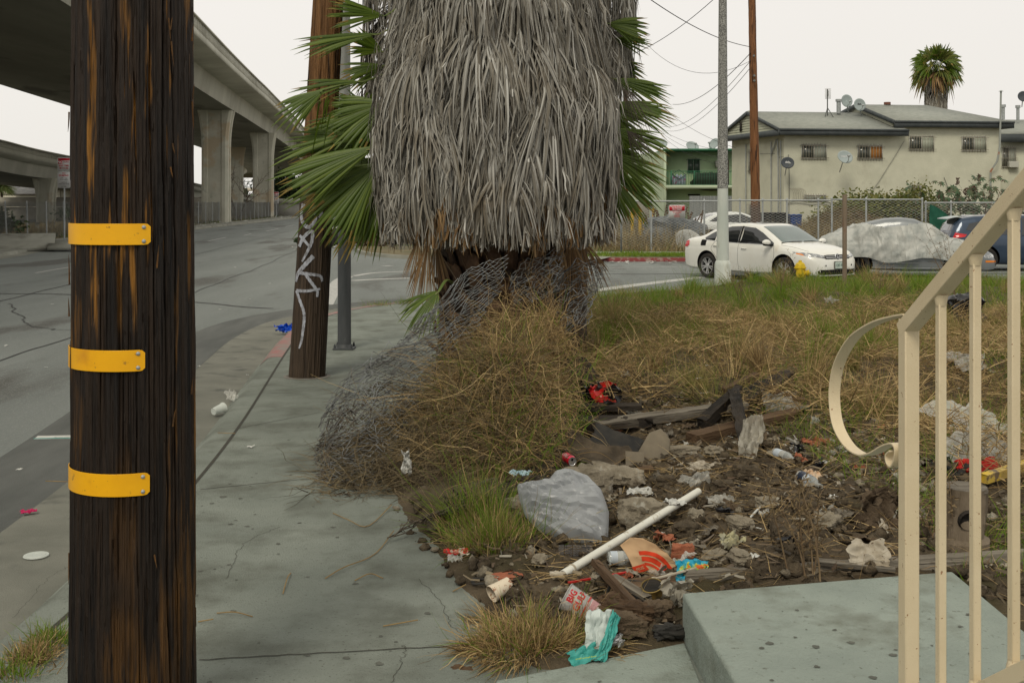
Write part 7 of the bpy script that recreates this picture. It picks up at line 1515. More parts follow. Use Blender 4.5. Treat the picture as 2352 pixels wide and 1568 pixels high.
g = MB(); g.tube([hp(LW - .62, -.12, 1.2), hp(LW - .62, -.12, 3.4), hp(LW - .45, -.36, 3.9), hp(LW - .30, -.36, 4.6), hp(LW - .24, -.36, 7.4)], .05, 8); g.lathe([(.12, 0), (.0, .06)], 10, hp(LW - .24, -.36, 7.4)); g.build('service_mast', mat('mast_pipe', (.30, .32, .30), (.35, .16, .09), scale=2, lo=.58, hi=.66), t, world=True)
g = MB(); R = np.random.RandomState(4)
for z, s in ((1.75, .05), (1.85, .09)): g.tube(cr([hp(a, -.04, z + s * math.sin(a * 1.7) + .05 * R.randn()) for a in np.linspace(.1, 8.2, 14)], 60), .014, 5)
g.tube(cr([hp(6.2, -.04, 4.9), hp(5.4, -.05, 3.7), hp(4.4, -.05, 2.3), hp(3.4, -.04, 1.7)], 20), .012, 5); g.tube([hp(8.3, -.03, 3.1), hp(8.5, -.03, 2.6), hp(8.5, -.03, 2.0), hp(8.1, -.03, 1.8)], .015, 5); g.tube([hp(.2, -.05, 4.2), hp(.25, -.05, 3), hp(.2, -.06, .2)], .02, 5); g.build('wall_cables', mat('grey_cable', (.20, .20, .18)), t, world=True)
a0, z0 = onfront(*Z3(610, 830)); g = MB()
for k in range(8): g.tube(cr([hp(a0 - .25 + .09 * k, -.15, z0 + .05), hp(a0 - .28 + .09 * k, -.2, z0 + .45), hp(a0 - .5 + .09 * k, -.12, z0 + .62)], 8), .009, 4)
g.build('loose_bars', m_bars, t, world=True)
def vent(p, r, h, cap, par=None):
    g = MB(); g.cyl(p, p + np.array((0, 0, h)), r, n=14); q = g.build('roof_vent', m_galv, house, world=True); g = MB(); g.cyl(p + np.array((0, 0, h)), p + np.array((0, 0, h + r * 1.1)), r * 1.45, n=14); c = g.build('vent_cap', cap, house, world=True); c.parent = q
def roofpt(u, v, y): return P(u, v, y)
rust = mat('rust_metal', (.13, .05, .035), (.2, .09, .06), scale=8)
vent(roofpt(*Z3(933, 165), 58.4), .11, .62, m_galv); vent(roofpt(*Z3(1305, 132), 59.5), .12, .24, rust)
g = MB(); b_ = roofpt(*Z3(847, 120), 58.0)
for u, v in ((825, 203), (900, 204), (848, 195)): g.tube([b_, roofpt(*Z3(u, v), 57.7 if u != 848 else 58.4)], .022, 5)
g.tube([b_ - (0, 0, .5), b_ + (0, 0, .95)], .03, 6); g.box(b_ + (0.02, 0, .72), (.05, .05, .28)); g.build('antenna_tripod', mat('antenna_metal', (.10, .105, .10)), t, world=True); g = MB(); g.box(b_ + (0.03, .02, .72), (.30, .01, .55)); g.build('antenna_reflector', mat('mesh_reflector', (.6, .6, .6), alpha=.35), t, world=True, smooth=False)
m_dish = mat('dish_grey', (.30, .35, .35), (.34, .39, .39), scale=3, rough=.5); m_dishd = mat('dish_dark', (.06, .07, .085), (.08, .09, .10), scale=3, rough=.5)
def dish(p, n, r, m, label, text=None, tm=None, mast=None, cat='satellite dish', gr='satellite dishes', sq=.85):
    p = np.array(p, float); n = nrm(n); X = nrm(np.cross((0, 0, 1), n)); X = -X if X[0] < 0 else X; Y = np.cross(n, X); Y = Y if Y[2] > 0 else -Y
    t = E('satellite_dish', label, cat, p, group=gr); R_ = np.array((X, Y, n)).T
    th = np.arange(28) * 2 * PI / 28; rs = np.linspace(0, 1, 7); q = np.array([[(r * a * math.cos(b), r * sq * a * math.sin(b), .16 * r * a * a) for b in th] for a in rs]) @ R_.T
    g = MB(); g.grid(q, cv=True); g.build('reflector', m, t, solid=.02)
    g = MB(); f = R_ @ np.array((0, -r * .25, r * 1.0)); g.tube([R_ @ np.array((0, -r * .8, .1 * r)), R_ @ np.array((0, -r * .75, r * .6)), f], .018 * r / .4, 6); g.sph(f, (.09 * r / .4, .06 * r / .4, .06 * r / .4), 10, 6); g.build('feed_arm', m_galv, t)
    g = MB(); ms = np.array(mast if mast is not None else (0, .15, -.55)); g.tube([R_ @ np.array((0, 0, -.02)), R_ @ np.array((0, 0, -.02)) + ms * .3, ms], .025, 6); g.build('mast', m_galv, t)
    if text: g = MB(); g.text(text, r * (.42 if len(text) < 6 else .26), lambda a, b: R_ @ np.array((a, b + r * .1, .05 * r + .16 * (a * a + b * b) / r)), bold=.03); g.build('dish_text', tm, t)
    return t
dish(P(*Z3(540, 542), 54.9), (.1, -1, .15), .33, m_dishd, 'dark oval dish with a white word on the front left corner of the cream house', 'dish', m_sw, (0, .5, -.6))
dish(P(*Z3(978, 500), 54.8), (.25, -1, .45), .40, m_dish, 'grey dish with lettering on the front wall between two barred windows', 'DIRECTV', m_sw, (-.1, .5, -.7))
dish(P(*Z3(992, 68), 58.6), (.3, -1, .1), .33, m_dish, 'round grey dish on the roof ridge, left of the two on the cream house', None, None, (.2, .3, -.6), sq=1); dish(P(*Z3(1090, 98), 58.0), (.3, -1, .1), .34, m_dish, 'round grey dish with dark mark on the rake of the taller cream roof', 'dish', m_sk, (.2, .3, -.5), sq=.95)
# ---- next house on the right
t = E('grey_house', 'part of a neighbouring grey-cream house with a window air conditioner at the right edge', 'house', (26, 62, 0)); y0 = 62
x0, x1 = (2296 - CX) * y0 / F, 34; g = MB(); g.bx(x0, x1, y0, y0 + 8, -.2, 5.2); g.build('wall', m_stucco, t, world=True, smooth=False); z1 = H - (*Z3(0, 325),)[1] * 0
ze = H - ((270 + 325 / 2.613) * .784 - VH) * y0 / F; g = MB(); g.bx(x0 - .3, x1, y0 - .5, y0 - .42, ze - .45, ze); g.build('fascia', m_fascia, t, world=True, smooth=False); g = MB(); quad(g, [(x0 - .3, y0 - .5, ze), (x1, y0 - .5, ze), (x1, y0 + 4.5, ze + 1.1), (x0 - .3, y0 + 4.5, ze + 1.1)]); g.build('roof', m_shing, t, world=True, smooth=False, solid=.08)
def onp(zx, zy, y): return P(*Z3(zx, zy), y)
a, b = onp(2180, 578, y0), onp(2290, 420, y0); window(t, (a[0], y0, a[2]), (1, 0, 0), None, b[0] - a[0], b[2] - a[2], (m_pane, m_curt), nb=8, bh=3)
a, b = onp(2222, 578, y0), onp(2294, 532, y0); g = MB(); g.bx(a[0], b[0], y0 - .3, y0 - .01, a[2], b[2]); g.build('air_conditioner', m_wframe, t, world=True, bevel=.02)
for zx, zy in ((2193, 210), (2305, 215)): vq = onp(zx, zy, y0 + 3); g = MB(); g.cyl(vq, vq + (0, 0, .7), .09, n=10); g.cyl(vq + (0, 0, .7), vq + (0, 0, .85), .14, n=10); g.build('roof_vent', m_galv, t, world=True)
dish(P(2350, 222, 60), (.1, -1, .1), .33, m_dishd, 'dark dish on the neighbouring roof at the right edge')
# ---- far palm behind the cream house
px, py = (2150 - CX) * 75 / F, 75.0; t = E('fan_palm', 'tall fan palm standing behind the cream house roof', 'palm tree', (px, py, 0)); sc = py / F; g = MB(); g.cyl((px, py, 0), (px, py, H + (VH - 180) * sc), .38, .36, 14); g.build('trunk', m_bark, t, world=True)
zt = H + (VH - 168) * sc; f = []; rr = random.Random(8)
for k in range(150): z0 = 7.2 + (zt - 7.4) * rr.random() + .5; f.append((rr.uniform(0, 6.28), z0, 1.1, .5, 9, .45, .64 + .12 * sst(zt - 1.5, zt, z0)))
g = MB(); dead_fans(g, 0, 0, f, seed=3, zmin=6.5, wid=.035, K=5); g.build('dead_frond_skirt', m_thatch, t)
rr = random.Random(19)
for k in range(46):
    a = k * 2.39996; el = 1.45 - 2.15 * (k / 46) ** .9; L = rr.uniform(1.0, 1.55); d = np.array((math.cos(a) * math.cos(el), math.sin(a) * math.cos(el), math.sin(el))); h0 = np.array((px, py, zt + .35)) + d * (.62 + .15 * rr.random()) ; green_fan(t, h0, h0 + d * L * .85, 1.15, 18, (d[0] * .3 + rr.uniform(-.4, .4), -1, .25 + rr.random() * .5), .35 if el > 0 else .6, (px, py, zt + .1), [m_thatch2 if (k > 40) else m_leafy if k % 2 == 0 else m_frond, m_tip, m_petiole], seed=200 + k, wmul=1.3, tipc=.2)
# ---- green apartment building
gy = 80.0; s = gy / F; m_gw = mat('green_stucco', (.33, .44, .26), (.39, .51, .31), scale=1.0, rough=.95, bump=.4, bscale=10); m_gl = mat('pale_green_stucco', (.42, .50, .36), (.47, .55, .41), scale=1, rough=.95); m_gd = mat('dark_green_trim', (.03, .13, .07), (.045, .17, .09), scale=3, rough=.6)
def gp(zx, zy): return (1750 + zx / 5.227) * .784, (380 + zy / 5.227) * .784
def gX(zx): return (gp(zx, 0)[0] - CX) * s
def gZ(zy): return H - (gp(0, zy)[1] - VH) * s
t = E('apartment_building', 'pale green two-storey apartment building with a railed balcony', 'apartment building', (gX(1500), gy, 0))
g = MB(); g.bx(gX(1045), gX(2400), gy + 1.2, gy + 9, -.2, gZ(330)); g.build('wall', m_gw, t, world=True, smooth=False)
g = MB(); g.add([(gX(1045), gy + .2, -.2), (gX(1045), gy + .2, gZ(330)), (gX(200), gy + 14, gZ(330)), (gX(200), gy + 14, -.2)], [[0, 1, 2, 3]]); g.bx(gX(1030), gX(1060), gy + .1, gy + 1.3, -.2, gZ(330)); g.build('side_wall', m_gl, t, world=True, smooth=False)
g = MB(); g.bx(gX(1030), gX(2400), gy - .2, gy + 9.2, gZ(325), gZ(292)); g.build('roof', m_gd, t, world=True, smooth=False)
g = MB(); g.bx(gX(1050), gX(2400), gy - .1, gy + 1.2, gZ(905), gZ(850)); g.build('balcony_floor', m_gl, t, world=True, smooth=False)
g = MB(); g.bx(gX(1070), gX(2400), gy - .05, gy, gZ(642), gZ(632)); g.bx(gX(1070), gX(2400), gy - .05, gy, gZ(845), gZ(838))
for k in range(64): x = gX(1070) + k * .115; g.bx(x - .012, x + .012, gy - .04, gy - .01, gZ(840), gZ(640))
for zx in (1130, 1490, 1850): g.bx(gX(zx) - .035, gX(zx) + .035, gy - .06, gy, gZ(850), gZ(628))
g.build('balcony_railing', m_gd, t, world=True, smooth=False)
window(t, (gX(1418), gy + 1.2, gZ(660)), (1, 0, 0), None, gX(1615) - gX(1418), gZ(435) - gZ(660), (m_pane, m_pane), nb=9, bars=m_gd)
g = MB(); g.bx(gX(2010), gX(2060), gy + 1.1, gy + 1.2, gZ(850), gZ(450)); g.build('door', mat('brown_door', (.12, .08, .06)), t, world=True, smooth=False); g = MB(); g.bx(gX(1848), gX(1880), gy + .8, gy + 1.2, gZ(570), gZ(465)); g.build('air_conditioner', m_wframe, t, world=True, smooth=False)
g = MB(); g.bx(gX(1425), gX(1610), gy + 1.05, gy + 1.2, gZ(1010), gZ(985)); g.build('window', m_char, t, world=True, smooth=False)
p = (gX(1740), gy + .5, gZ(790)); g = MB(); g.rock(p, (2.6, .8, 1.3), 8, None, 24, 16, .2); solo('covered_barbecue', g, m_rubber, 'black covered bundle on the green balcony', 'cover')
g = MB(); zc_ = gZ(780); xx = gX(1250)
for k in range(8): g.box((xx - .5 + .14 * k, gy + .4, zc_ - .05 + .1 * (k % 2)), (.13, .1, .8)); 
solo('laundry', g, mat('blue_pink_cloth', (.35, .40, .50), (.40, .10, .22), scale=5, lo=.55, hi=.6), 'blue and pink cloths hanging on a folding rack on the balcony', 'laundry', smooth=False)
g = MB(); c0 = (gX(1260), gy + .3, gZ(690)); g.tube([(c0[0] - .5, c0[1], c0[2] + .05), (c0[0], c0[1], c0[2] + .35), (c0[0] + .5, c0[1], c0[2]), (c0[0], c0[1], c0[2] - .3), (c0[0] - .5, c0[1], c0[2] + .05)], .025, 5); solo('drying_rack', g, m_sk, 'dark folding rack frame above the cloths on the balcony', 'rack')
for k, (zx, zy, nx, lb) in enumerate(((995, 200, .3, 'leftmost dish on the green roof, partly behind palm tips'), (1485, 250, .4, 'tilted grey dish in the middle of the green roof'), (1835, 210, -1.6, 'edge-on dish on the green roof beside the lamp post'))): dish((gX(zx), gy + 1, gZ(zy)), (nx, -1, .8), .5, m_dish, lb, None, None, (0, .2, -.55))
# corrugated fence, shed-like grey panels and junk poles at the lot's back
g = MB(); xx = np.linspace(gX(1410), gX(2060), 120); yy = 66 + .03 * np.sin(np.arange(120) * 1.4); zt_ = H - (gp(0, 1015)[1] - VH) * 66 / F; xx = xx * 66 / gy; g.grid(np.array([np.stack((xx, yy, 0 * xx), -1), np.stack((xx, yy, 0 * xx + zt_), -1)])); solo('corrugated_fence', g, mat('corrugated_metal', (.34, .36, .36), (.26, .28, .29), scale=2, stretch=(6, 1, .3), rough=.5), 'grey corrugated metal fence in front of the green building', 'fence')
for k, (u, v0, v1) in enumerate(((1452, 470, 520), (1470, 480, 525), (1480, 500, 525), (1545, 488, 505), (1500, 478, 520))):
    y = 60 + k; p = P(u, v1, y); q = P(u, v0, y); g = MB(); g.cyl((p[0], y, 0), (p[0], y, q[2]), .09, n=10); solo('bollard', g, mat('yellow_bollard', (.55, .36, .02), (.45, .28, .03), scale=3), 'yellow post deep in the vacant lot behind the fence', 'bollard', 'yellow posts deep in the lot')
g = MB(); g.bx(5.0, 9.2, 92, 96, 0, 3.1); solo('brick_building', g, mat('orange_brick', (.36, .14, .08), (.42, .2, .12), scale=2), 'low orange brick building glimpsed behind the right-hand fronds', 'building', smooth=False)
g = MB(); g.bx(2, 8.5, 70, 70.2, 0, 1.9); solo('block_wall', g, m_wallc, 'pale block wall at the back of the vacant lot', 'wall', smooth=False)

# ================================================================ HYDRANT, RUSTY POST
hb_ = P(1838, 655, 21.2); hz = .12; t = E('fire_hydrant', 'yellow fire hydrant in the grass before the front wheel of the white sedan', 'fire hydrant', (hb_[0], 21.2, hz)); m_hyd = mat('yellow_hydrant_paint', (.62, .44, .01), (.55, .38, .02), scale=9, rough=.5, spots=(20, .63, .68, (.28, .18, .05)))
sc_ = 1.0; t.location[2] = .20; g = MB(); g.lathe([(.0, .57), (.03, .565), (.035, .535), (.075, .51), (.095, .47), (.10, .44), (.115, .435), (.115, .415), (.095, .41), (.095, .10), (.13, .09), (.13, .06), (.10, .05), (.10, -.2)][::-1], 26); g.build('hydrant_body', m_hyd, t)
for d, r, l in (((-1, -.2, 0), .05, .15), ((1, -.2, 0), .05, .16), ((-.25, -1, 0), .065, .14)):
    d = nrm(d); g = MB(); c = np.array((0, 0, .33)); g.cyl(c, c + d * l * .8, r, n=14); g.cyl(c + d * l * .8, c + d * l, r * 1.2, n=14); g.cyl(c + d * l, c + d * (l + .03), r * .4, n=5); g.build('outlet', m_hyd if l != .15 else m_rubber, t, bevel=.003)
p0 = P(1940, 655, 20.5); zt_ = H - (447 - VH) * 20.5 / F; g = MB(); g.tube([(p0[0], 20.5, 0), (p0[0], 20.5, zt_)], .042, 12); solo('rusty_post', g, mat('rusty_pipe', (.17, .13, .095), (.24, .19, .14), scale=6, stretch=(1, 1, .3), rough=.85, spots=(2.2, .5, .6, (.17, .06, .025))), 'rusty steel pipe post standing in the grass before the covered car', 'post')
# ================================================================ CARS
m_tyre = mat('tyre_rubber', (.02, .02, .02), (.045, .04, .035), scale=9, rough=.85); m_rim = mat('alloy_rim', (.50, .50, .50), (.6, .6, .6), scale=9, rough=.3, metal=.7); m_dark = mat('dark_cavity', (.008, .008, .008), rough=.9)
m_tint = mat('tinted_glass', (.012, .014, .016), rough=.06, spec=.9, coat=.6); m_wind = mat('windscreen_glass', (.055, .09, .085), (.085, .13, .12), scale=1.5, rough=.08, spec=.9, coat=.6); m_lens = mat('lamp_lens', (.22, .23, .24), (.55, .56, .57), scale=12, rough=.1, spec=.8, coat=.7, lo=.5, hi=.6); m_amber = mat('amber_lens', (.75, .22, .02), rough=.2, coat=.5); m_redl = mat('red_lens', (.45, .01, .02), (.65, .03, .03), scale=9, rough=.2, coat=.5); m_chrome = mat('chrome_trim', (.75, .75, .75), rough=.15, metal=1.0); m_gap = mat('panel_gap', (.10, .10, .095), rough=.8)
class Car:
    def __init__(s, name, label, loc, rz, P_, paint, group):
        s.p = P_; s.t = E(name, label, 'car', loc, rz, group); s.paint = paint
        s.t.rotation_euler = (0, 0, rz)
    def sec(s, x):
        p = s.p; f = lambda k: float(np.interp(x, p[k][0], p[k][1])); zt, zb, z0, W_, c = f('top'), f('belt'), f('bot'), f('w'), f('cab'); zb = min(zb, zt - .03)
        lo = [(0, 0), (.70, 0), (.90, .03), (.965, .10), (.99, .30), (1.0, .50), (1.0, .70), (.992, .86), (.975, .95), (.95, 1.0)]
        cab = [(.20, .925), (.42, .880), (.62, .835), (.78, .795), (.88, .755), (.945, .69), (.98, .56), (.995, .35), (1, .15), (1, 0)]
        hood = [(.30, .93), (.52, .89), (.68, .84), (.79, .77), (.87, .67), (.93, .54), (.97, .40), (.99, .25), (1, .12), (1, 0)]
        y = [a * W_ for a, _ in lo]; z = [z0 + b * (zb - z0) for _, b in lo]
        for (a, b), (a2, b2) in zip(cab, hood): y.append(W_ * (c * b + (1 - c) * b2)); z.append(zb + (zt - zb) * (c * a + (1 - c) * a2))
        return np.array(y), np.array(z)
    def ys(s, x, z, e=.006): y, zz = s.sec(x); return float(np.interp(z, zz[1:], y[1:])) + e
    def zs(s, x, y, e=.006): yy, z = s.sec(x); return float(np.interp(-abs(y), -yy[8:], z[8:])) + e
    def xf(s, y, z, e=.008, sg=1):                       # nose or tail surface
        a, b = 0.0, sg * s.p['L'] / 2
        for _ in range(26):
            m = (a + b) / 2
            if s.ys(m, z, 0) >= abs(y) and s.sec(m)[1][-1] >= z: a = m
            else: b = m
        return a + sg * e
    def body(s, arches=True):
        p = s.p; L = p['L']; xs = np.unique(np.concatenate((-L / 2 + (L / 2) * (1 - np.cos(np.linspace(0, PI / 2, 26))), L / 2 - (L / 2) * (1 - np.cos(np.linspace(0, PI / 2, 26))), np.linspace(-L / 2, L / 2, 50)))); rows = []
        for x in xs:
            y, z = s.sec(x); rows.append(np.vstack((np.c_[np.full(len(y), x), -y, z], np.c_[np.full(len(y) - 2, x), y[1:-1][::-1], z[1:-1][::-1]])))
        rows = np.array(rows); g = MB(); g.grid(rows, cv=True); n = rows.shape[1]; g.add(rows[0], [list(range(n))]); g.add(rows[-1], [list(range(n))[::-1]])
        o = g.build('body', s.paint, s.t, smooth=True)
        import bmesh
        bm = bmesh.new(); bm.from_mesh(o.data); bmesh.ops.remove_doubles(bm, verts=bm.verts, dist=1e-5); bmesh.ops.recalc_face_normals(bm, faces=bm.faces); bm.to_mesh(o.data); bm.free()
        if arches:
            cut = MB()
            for x in (p['wf'], p['wr']):
                for q in (-1, 1): cut.cyl((x, q * (p['W'] - .24), p['r'] + .02), (x, q * (p['W'] + .2), p['r'] + .02), p['r'] + .055, n=40)
            c = cut.build('cut', m_dark, s.t); b = o.modifiers.new('b', 'BOOLEAN'); b.object = c; b.operation = 'DIFFERENCE'; b.solver = 'EXACT'
            try: b.material_mode = 'TRANSFER'
            except Exception: pass
            dg = bpy.context.evaluated_depsgraph_get(); me = bpy.data.meshes.new_from_object(o.evaluated_get(dg)); o.modifiers.clear(); o.data = me; bpy.data.objects.remove(c)
            me.set_sharp_from_angle(angle=math.radians(38))
        s.b = o; return o
    def side(s, poly, name, m, e=.006, q=(-1, 1), step=.12, parent=None, solid=0):
        P0 = np.array(poly, float); lo, hi = P0.min(0), P0.max(0); v, f = fill([tuple((k - lo) / (hi - lo) * 2 - 1) for k in P0], step); out = None
        for sg in q:
            g = MB(); g.add([(lo[0] + (a + 1) / 2 * (hi[0] - lo[0]), sg * s.ys(lo[0] + (a + 1) / 2 * (hi[0] - lo[0]), lo[1] + (b + 1) / 2 * (hi[1] - lo[1]), e), lo[1] + (b + 1) / 2 * (hi[1] - lo[1])) for a, b in v], [k if sg < 0 else k[::-1] for k in f])
            out = g.build(name, m, parent or s.t, solid=solid)
        return out
    def line(s, pts, name, m, w=.006, q=(-1, 1), e=.002):
        for sg in q: g = MB(); g.tube(np.array([(x, sg * s.ys(x, z, e), z) for x, z in cr(pts, 24)]), w, 4); g.build(name, m, s.t)
    def top(s, x0, x1, y0, y1, name, m, e=.006, bow=0.0):
        """x0 = lower/outer edge, x1 = upper edge; y0,y1 their half widths"""
        rows = []
        for k in np.linspace(0, 1, 12):
            hw = y0 + (y1 - y0) * k; rows.append([(x0 + (x1 - x0) * k + bow * (1 - k) * (1 - (y / hw) ** 2), y, s.zs(x0 + (x1 - x0) * k + bow * (1 - k) * (1 - (y / hw) ** 2), y, e)) for y in np.linspace(-hw, hw, 15)])
        g = MB(); g.grid(np.array(rows), flip=(x0 < x1)); return g.build(name, m, s.t)
    def nose(s, poly, name, m, q=(1,), e=.008, sg=1, step=.14, parent=None):
        P0 = np.array(poly, float); lo, hi = P0.min(0), P0.max(0); v, f = fill([tuple((k - lo) / (hi - lo) * 2 - 1) for k in P0], step)
        for a_ in q:
            w = [(lo[0] + (a + 1) / 2 * (hi[0] - lo[0]), lo[1] + (b + 1) / 2 * (hi[1] - lo[1])) for a, b in v]
            g = MB(); g.add([(s.xf(y, z, e, sg), a_ * y, z) for y, z in w], [k if a_ * sg > 0 else k[::-1] for k in f]); o = g.build(name, m, parent or s.t)
        return o
    def wheels(s, spokes=10, rimm=None):
        p = s.p; r = p['r']; ri = r * .66
        for x in (p['wf'], p['wr']):
            for q in (-1, 1):
                o = (x, q * (p['W'] - .015), r); Rw = rot((1, 0, 0), PI / 2 * q)          # local z points outwards
                Rw = np.array(((1, 0, 0), (0, 0, q), (0, -q, 0))).T if False else Rw
                g = MB(); g.lathe([(ri, .0), (ri + .02, .012), (r * .93, .012), (r * .985, -.01), (r, -.04), (r, -.15), (r * .96, -.19), (ri, -.19)][::-1], 36, (0, 0, 0), Rw * np.array((1, 1, -1)) if q else Rw)
                w = E('wheel', None, None, o); w.parent = s.t
                ty = g.build('tyre', m_tyre, w); g = MB(); M3 = np.diag((1, 1, 1)); 
                def L3(v): v = np.array(v, float); return np.array((v[0], q * v[2], v[1]))       # (radial x, radial z, outward)
                th = np.arange(36) * 2 * PI / 36
                rim = [(ri, .004), (ri * .97, .006), (ri * .93, -.02), (ri * .92, -.10)]
                g.grid(np.array([[L3((a * math.cos(k), a * math.sin(k), b)) for k in th] for a, b in rim]), cv=True)
                for k in range(spokes):
                    a = 2 * PI * k / spokes + (.12 if k % 2 else -.12) * (10 / spokes); c_, s_ = math.cos(a), math.sin(a); t_ = np.array((-s_, c_))
                    for w0, w1, r0, r1 in ((.020, .014, .04, ri * .97),):
                        pts = [L3((c_ * r0 + t_[0] * w0, s_ * r0 + t_[1] * w0, -.012)), L3((c_ * r1 + t_[0] * w1, s_ * r1 + t_[1] * w1, -.004)), L3((c_ * r1 - t_[0] * w1, s_ * r1 - t_[1] * w1, -.004)), L3((c_ * r0 - t_[0] * w0, s_ * r0 - t_[1] * w0, -.012))]
                        pts += [v - np.array((0, q * .02, 0)) for v in pts]; g.add(np.array(pts), [[0, 1, 2, 3], [0, 4, 5, 1], [2, 6, 7, 3], [7, 6, 5, 4], [0, 3, 7, 4]])
                g.grid(np.array([[L3((a * math.cos(k), a * math.sin(k), b)) for k in th] for a, b in ((.058, -.02), (.055, .0), (0.001, .004))]), cv=True); g.build('rim', rimm or m_rim, w)
                g = MB(); g.grid(np.array([[L3((a * math.cos(k), a * math.sin(k), -.055)) for k in th] for a in (ri * .93, .001)]), cv=True); g.build('brake_disc', m_dark, w)
def curve(*q): a = np.array(q); return (a[:, 0], a[:, 1])
SED = dict(L=4.62, W=.885, wf=1.36, wr=-1.29, r=.325,
    top=curve((-2.31, .60), (-2.29, .86), (-2.24, 1.0), (-2.15, 1.05), (-1.80, 1.09), (-1.60, 1.13), (-1.25, 1.28), (-.9, 1.39), (-.5, 1.445), (-.1, 1.46), (.25, 1.43), (.5, 1.355), (.8, 1.20), (1.15, 1.01), (1.22, .985), (1.6, .935), (1.95, .855), (2.15, .775), (2.24, .69), (2.30, .56), (2.31, .45)),
    belt=curve((-2.31, .57), (-2.2, .88), (-1.9, .97), (-1.2, .965), (0, .925), (1.0, .885), (1.5, .82), (2.0, .72), (2.2, .62), (2.31, .44)), bot=curve((-2.31, .36), (-2.2, .26), (-1.9, .20), (0, .17), (1.9, .19), (2.2, .21), (2.31, .27)),
    w=curve((-2.31, .60), (-2.28, .72), (-2.2, .81), (-2.0, .86), (-1.5, .885), (0, .885), (1.4, .885), (1.8, .87), (2.05, .82), (2.2, .71), (2.27, .60), (2.31, .45)), cab=curve((-2.0, 0), (-1.65, .5), (-1.3, 1), (.95, 1), (1.2, .3), (1.4, 0)))
m_wpaint = mat('white_car_paint', (.74, .74, .70), (.70, .69, .63), scale=1.5, rough=.28, spec=.5, coat=.5, spots=(1.6, .62, .78, (.62, .56, .44)))
hd = math.atan2(-2.26, 1.50)
car = Car('parked_car', 'dusty white four-door sedan parked behind the lamp post and yellow hydrant', (6.53, 28.96, ZS), hd, SED, m_wpaint, 'parked cars'); car.body()
e_ = .007
car.side([(1.0, .93), (.98, .975), (.55, 1.22), (.28, 1.335), (-.10, 1.365), (-.13, .945)], 'side_window', m_tint, e_); car.side([(-.20, .95), (-.17, 1.368), (-.55, 1.355), (-.92, 1.275), (-.98, .975)], 'side_window', m_tint, e_); car.side([(-1.03, .985), (-.99, 1.25), (-1.18, 1.18), (-1.42, 1.05), (-1.38, 1.005)], 'quarter_window', m_tint, e_)
car.side([(-.135, .94), (-.105, 1.372), (-.165, 1.372), (-.195, .94)], 'door_pillar', m_dark, .005)
car.line([(1.02, .915), (0, .938), (-1.0, .965), (-1.42, 1.0)], 'chrome_strip', m_chrome, .006)
for pts in ([(1.02, .90), (1.06, .7), (1.0, .45), (.98, .26)], [(-.16, .93), (-.17, .6), (-.15, .26)], [(-1.0, .97), (-1.1, .85), (-1.12, .75), (-.93, .55), (-.86, .40), (-.84, .26)], [(1.0, .26), (0, .24), (-.85, .26)]): car.line(pts, 'panel_gap', m_gap, .0045, e=.0)
for x, z in ((.05, .82), (-.95, .86)):
    for q in (-1, 1): g = MB(); g.tube(np.array([(x - .09, q * (car.ys(x - .09, z, .004)), z), (x - .06, q * car.ys(x, z, .03), z), (x + .05, q * car.ys(x, z, .03), z - .003), (x + .09, q * car.ys(x + .09, z, .004), z - .005)]), .014, 8); g.build('door_handle', m_wpaint, car.t)
car.top(1.14, .42, .66, .57, 'windscreen', m_wind, .008, bow=.06); car.top(-1.72, -1.05, .62, .55, 'rear_window', m_tint, .008); car.top(.12, -.50, .40, .42, 'sunroof', mat('sunroof_glass', (.20, .21, .19), rough=.15, coat=.6), .007); car.top(.20, .14, .40, .40, 'sunroof_deflector', m_dark, .01)
for q in (-1, 1): g = MB(); g.tube(np.array([(y_, q * v_, car.zs(y_, v_, .012)) for y_, v_ in ((1.16, .72), (1.18, .35), (1.19, .05))]), .012, 5); g.build('wiper', m_dark, car.t)
car.line([(1.2, .93), (1.6, .885), (2.0, .80)], 'bonnet_gap', m_gap, .004, e=0)
car.nose([(.43, .640), (.80, .685), (.858, .745), (.84, .79), (.62, .755), (.42, .705)], 'headlight', m_lens, (-1, 1), .007); car.nose([(.815, .70), (.853, .735), (.84, .765), (.81, .745)], 'side_marker', m_amber, (-1, 1), .012)
car.nose([(.41, .648), (.84, .69), (.85, .70), (.41, .66)], 'lamp_rim', m_dark, (-1, 1), .012, step=.5)
car.nose([(-.42, .625), (.42, .625), (.42, .71), (.3, .722), (-.3, .722), (-.42, .71)], 'grille', m_dark, (1,), .009)
for z in (.65, .685): car.nose([(-.40, z), (.40, z), (.40, z + .010), (-.40, z + .010)], 'grille_bar', m_chrome, (1,), .018, step=.2)
xe = car.xf(0, .672, .02); g = MB(); g.lathe([(0, .004), (.054, .004), (.066, .008), (.074, .004), (.076, -.02)][::-1], 30, (xe, 0, .675), rot((0, 1, 0), PI / 2 - .15)); em = g.build('front_emblem', m_chrome, car.t)
g = MB(); g.lathe([(0, .006), (.060, .006)][::-1], 28, (xe + .001, 0, .675), rot((0, 1, 0), PI / 2 - .15)); g.build('emblem_field', m_dark, car.t)
def emb(a, b, z=.009): v = rot((0, 1, 0), PI / 2 - .15) @ np.array((-b, a, z)); return (xe + v[0], v[1], .675 + v[2])
g = MB(); g.text('V', .062, lambda a, b: emb(a, b + .030), bold=.015); g.text('W', .062, lambda a, b: emb(a, b - .022), bold=.015); g.build('emblem_letters', m_chrome, car.t)
car.nose([(-.62, .255), (.62, .255), (.66, .34), (.60, .375), (-.60, .375), (-.66, .34)], 'lower_grille', m_dark, (1,), .006); car.line([(1.9, .25), (2.1, .25), (2.2, .26)], 'bumper_lip', m_chrome, .006)
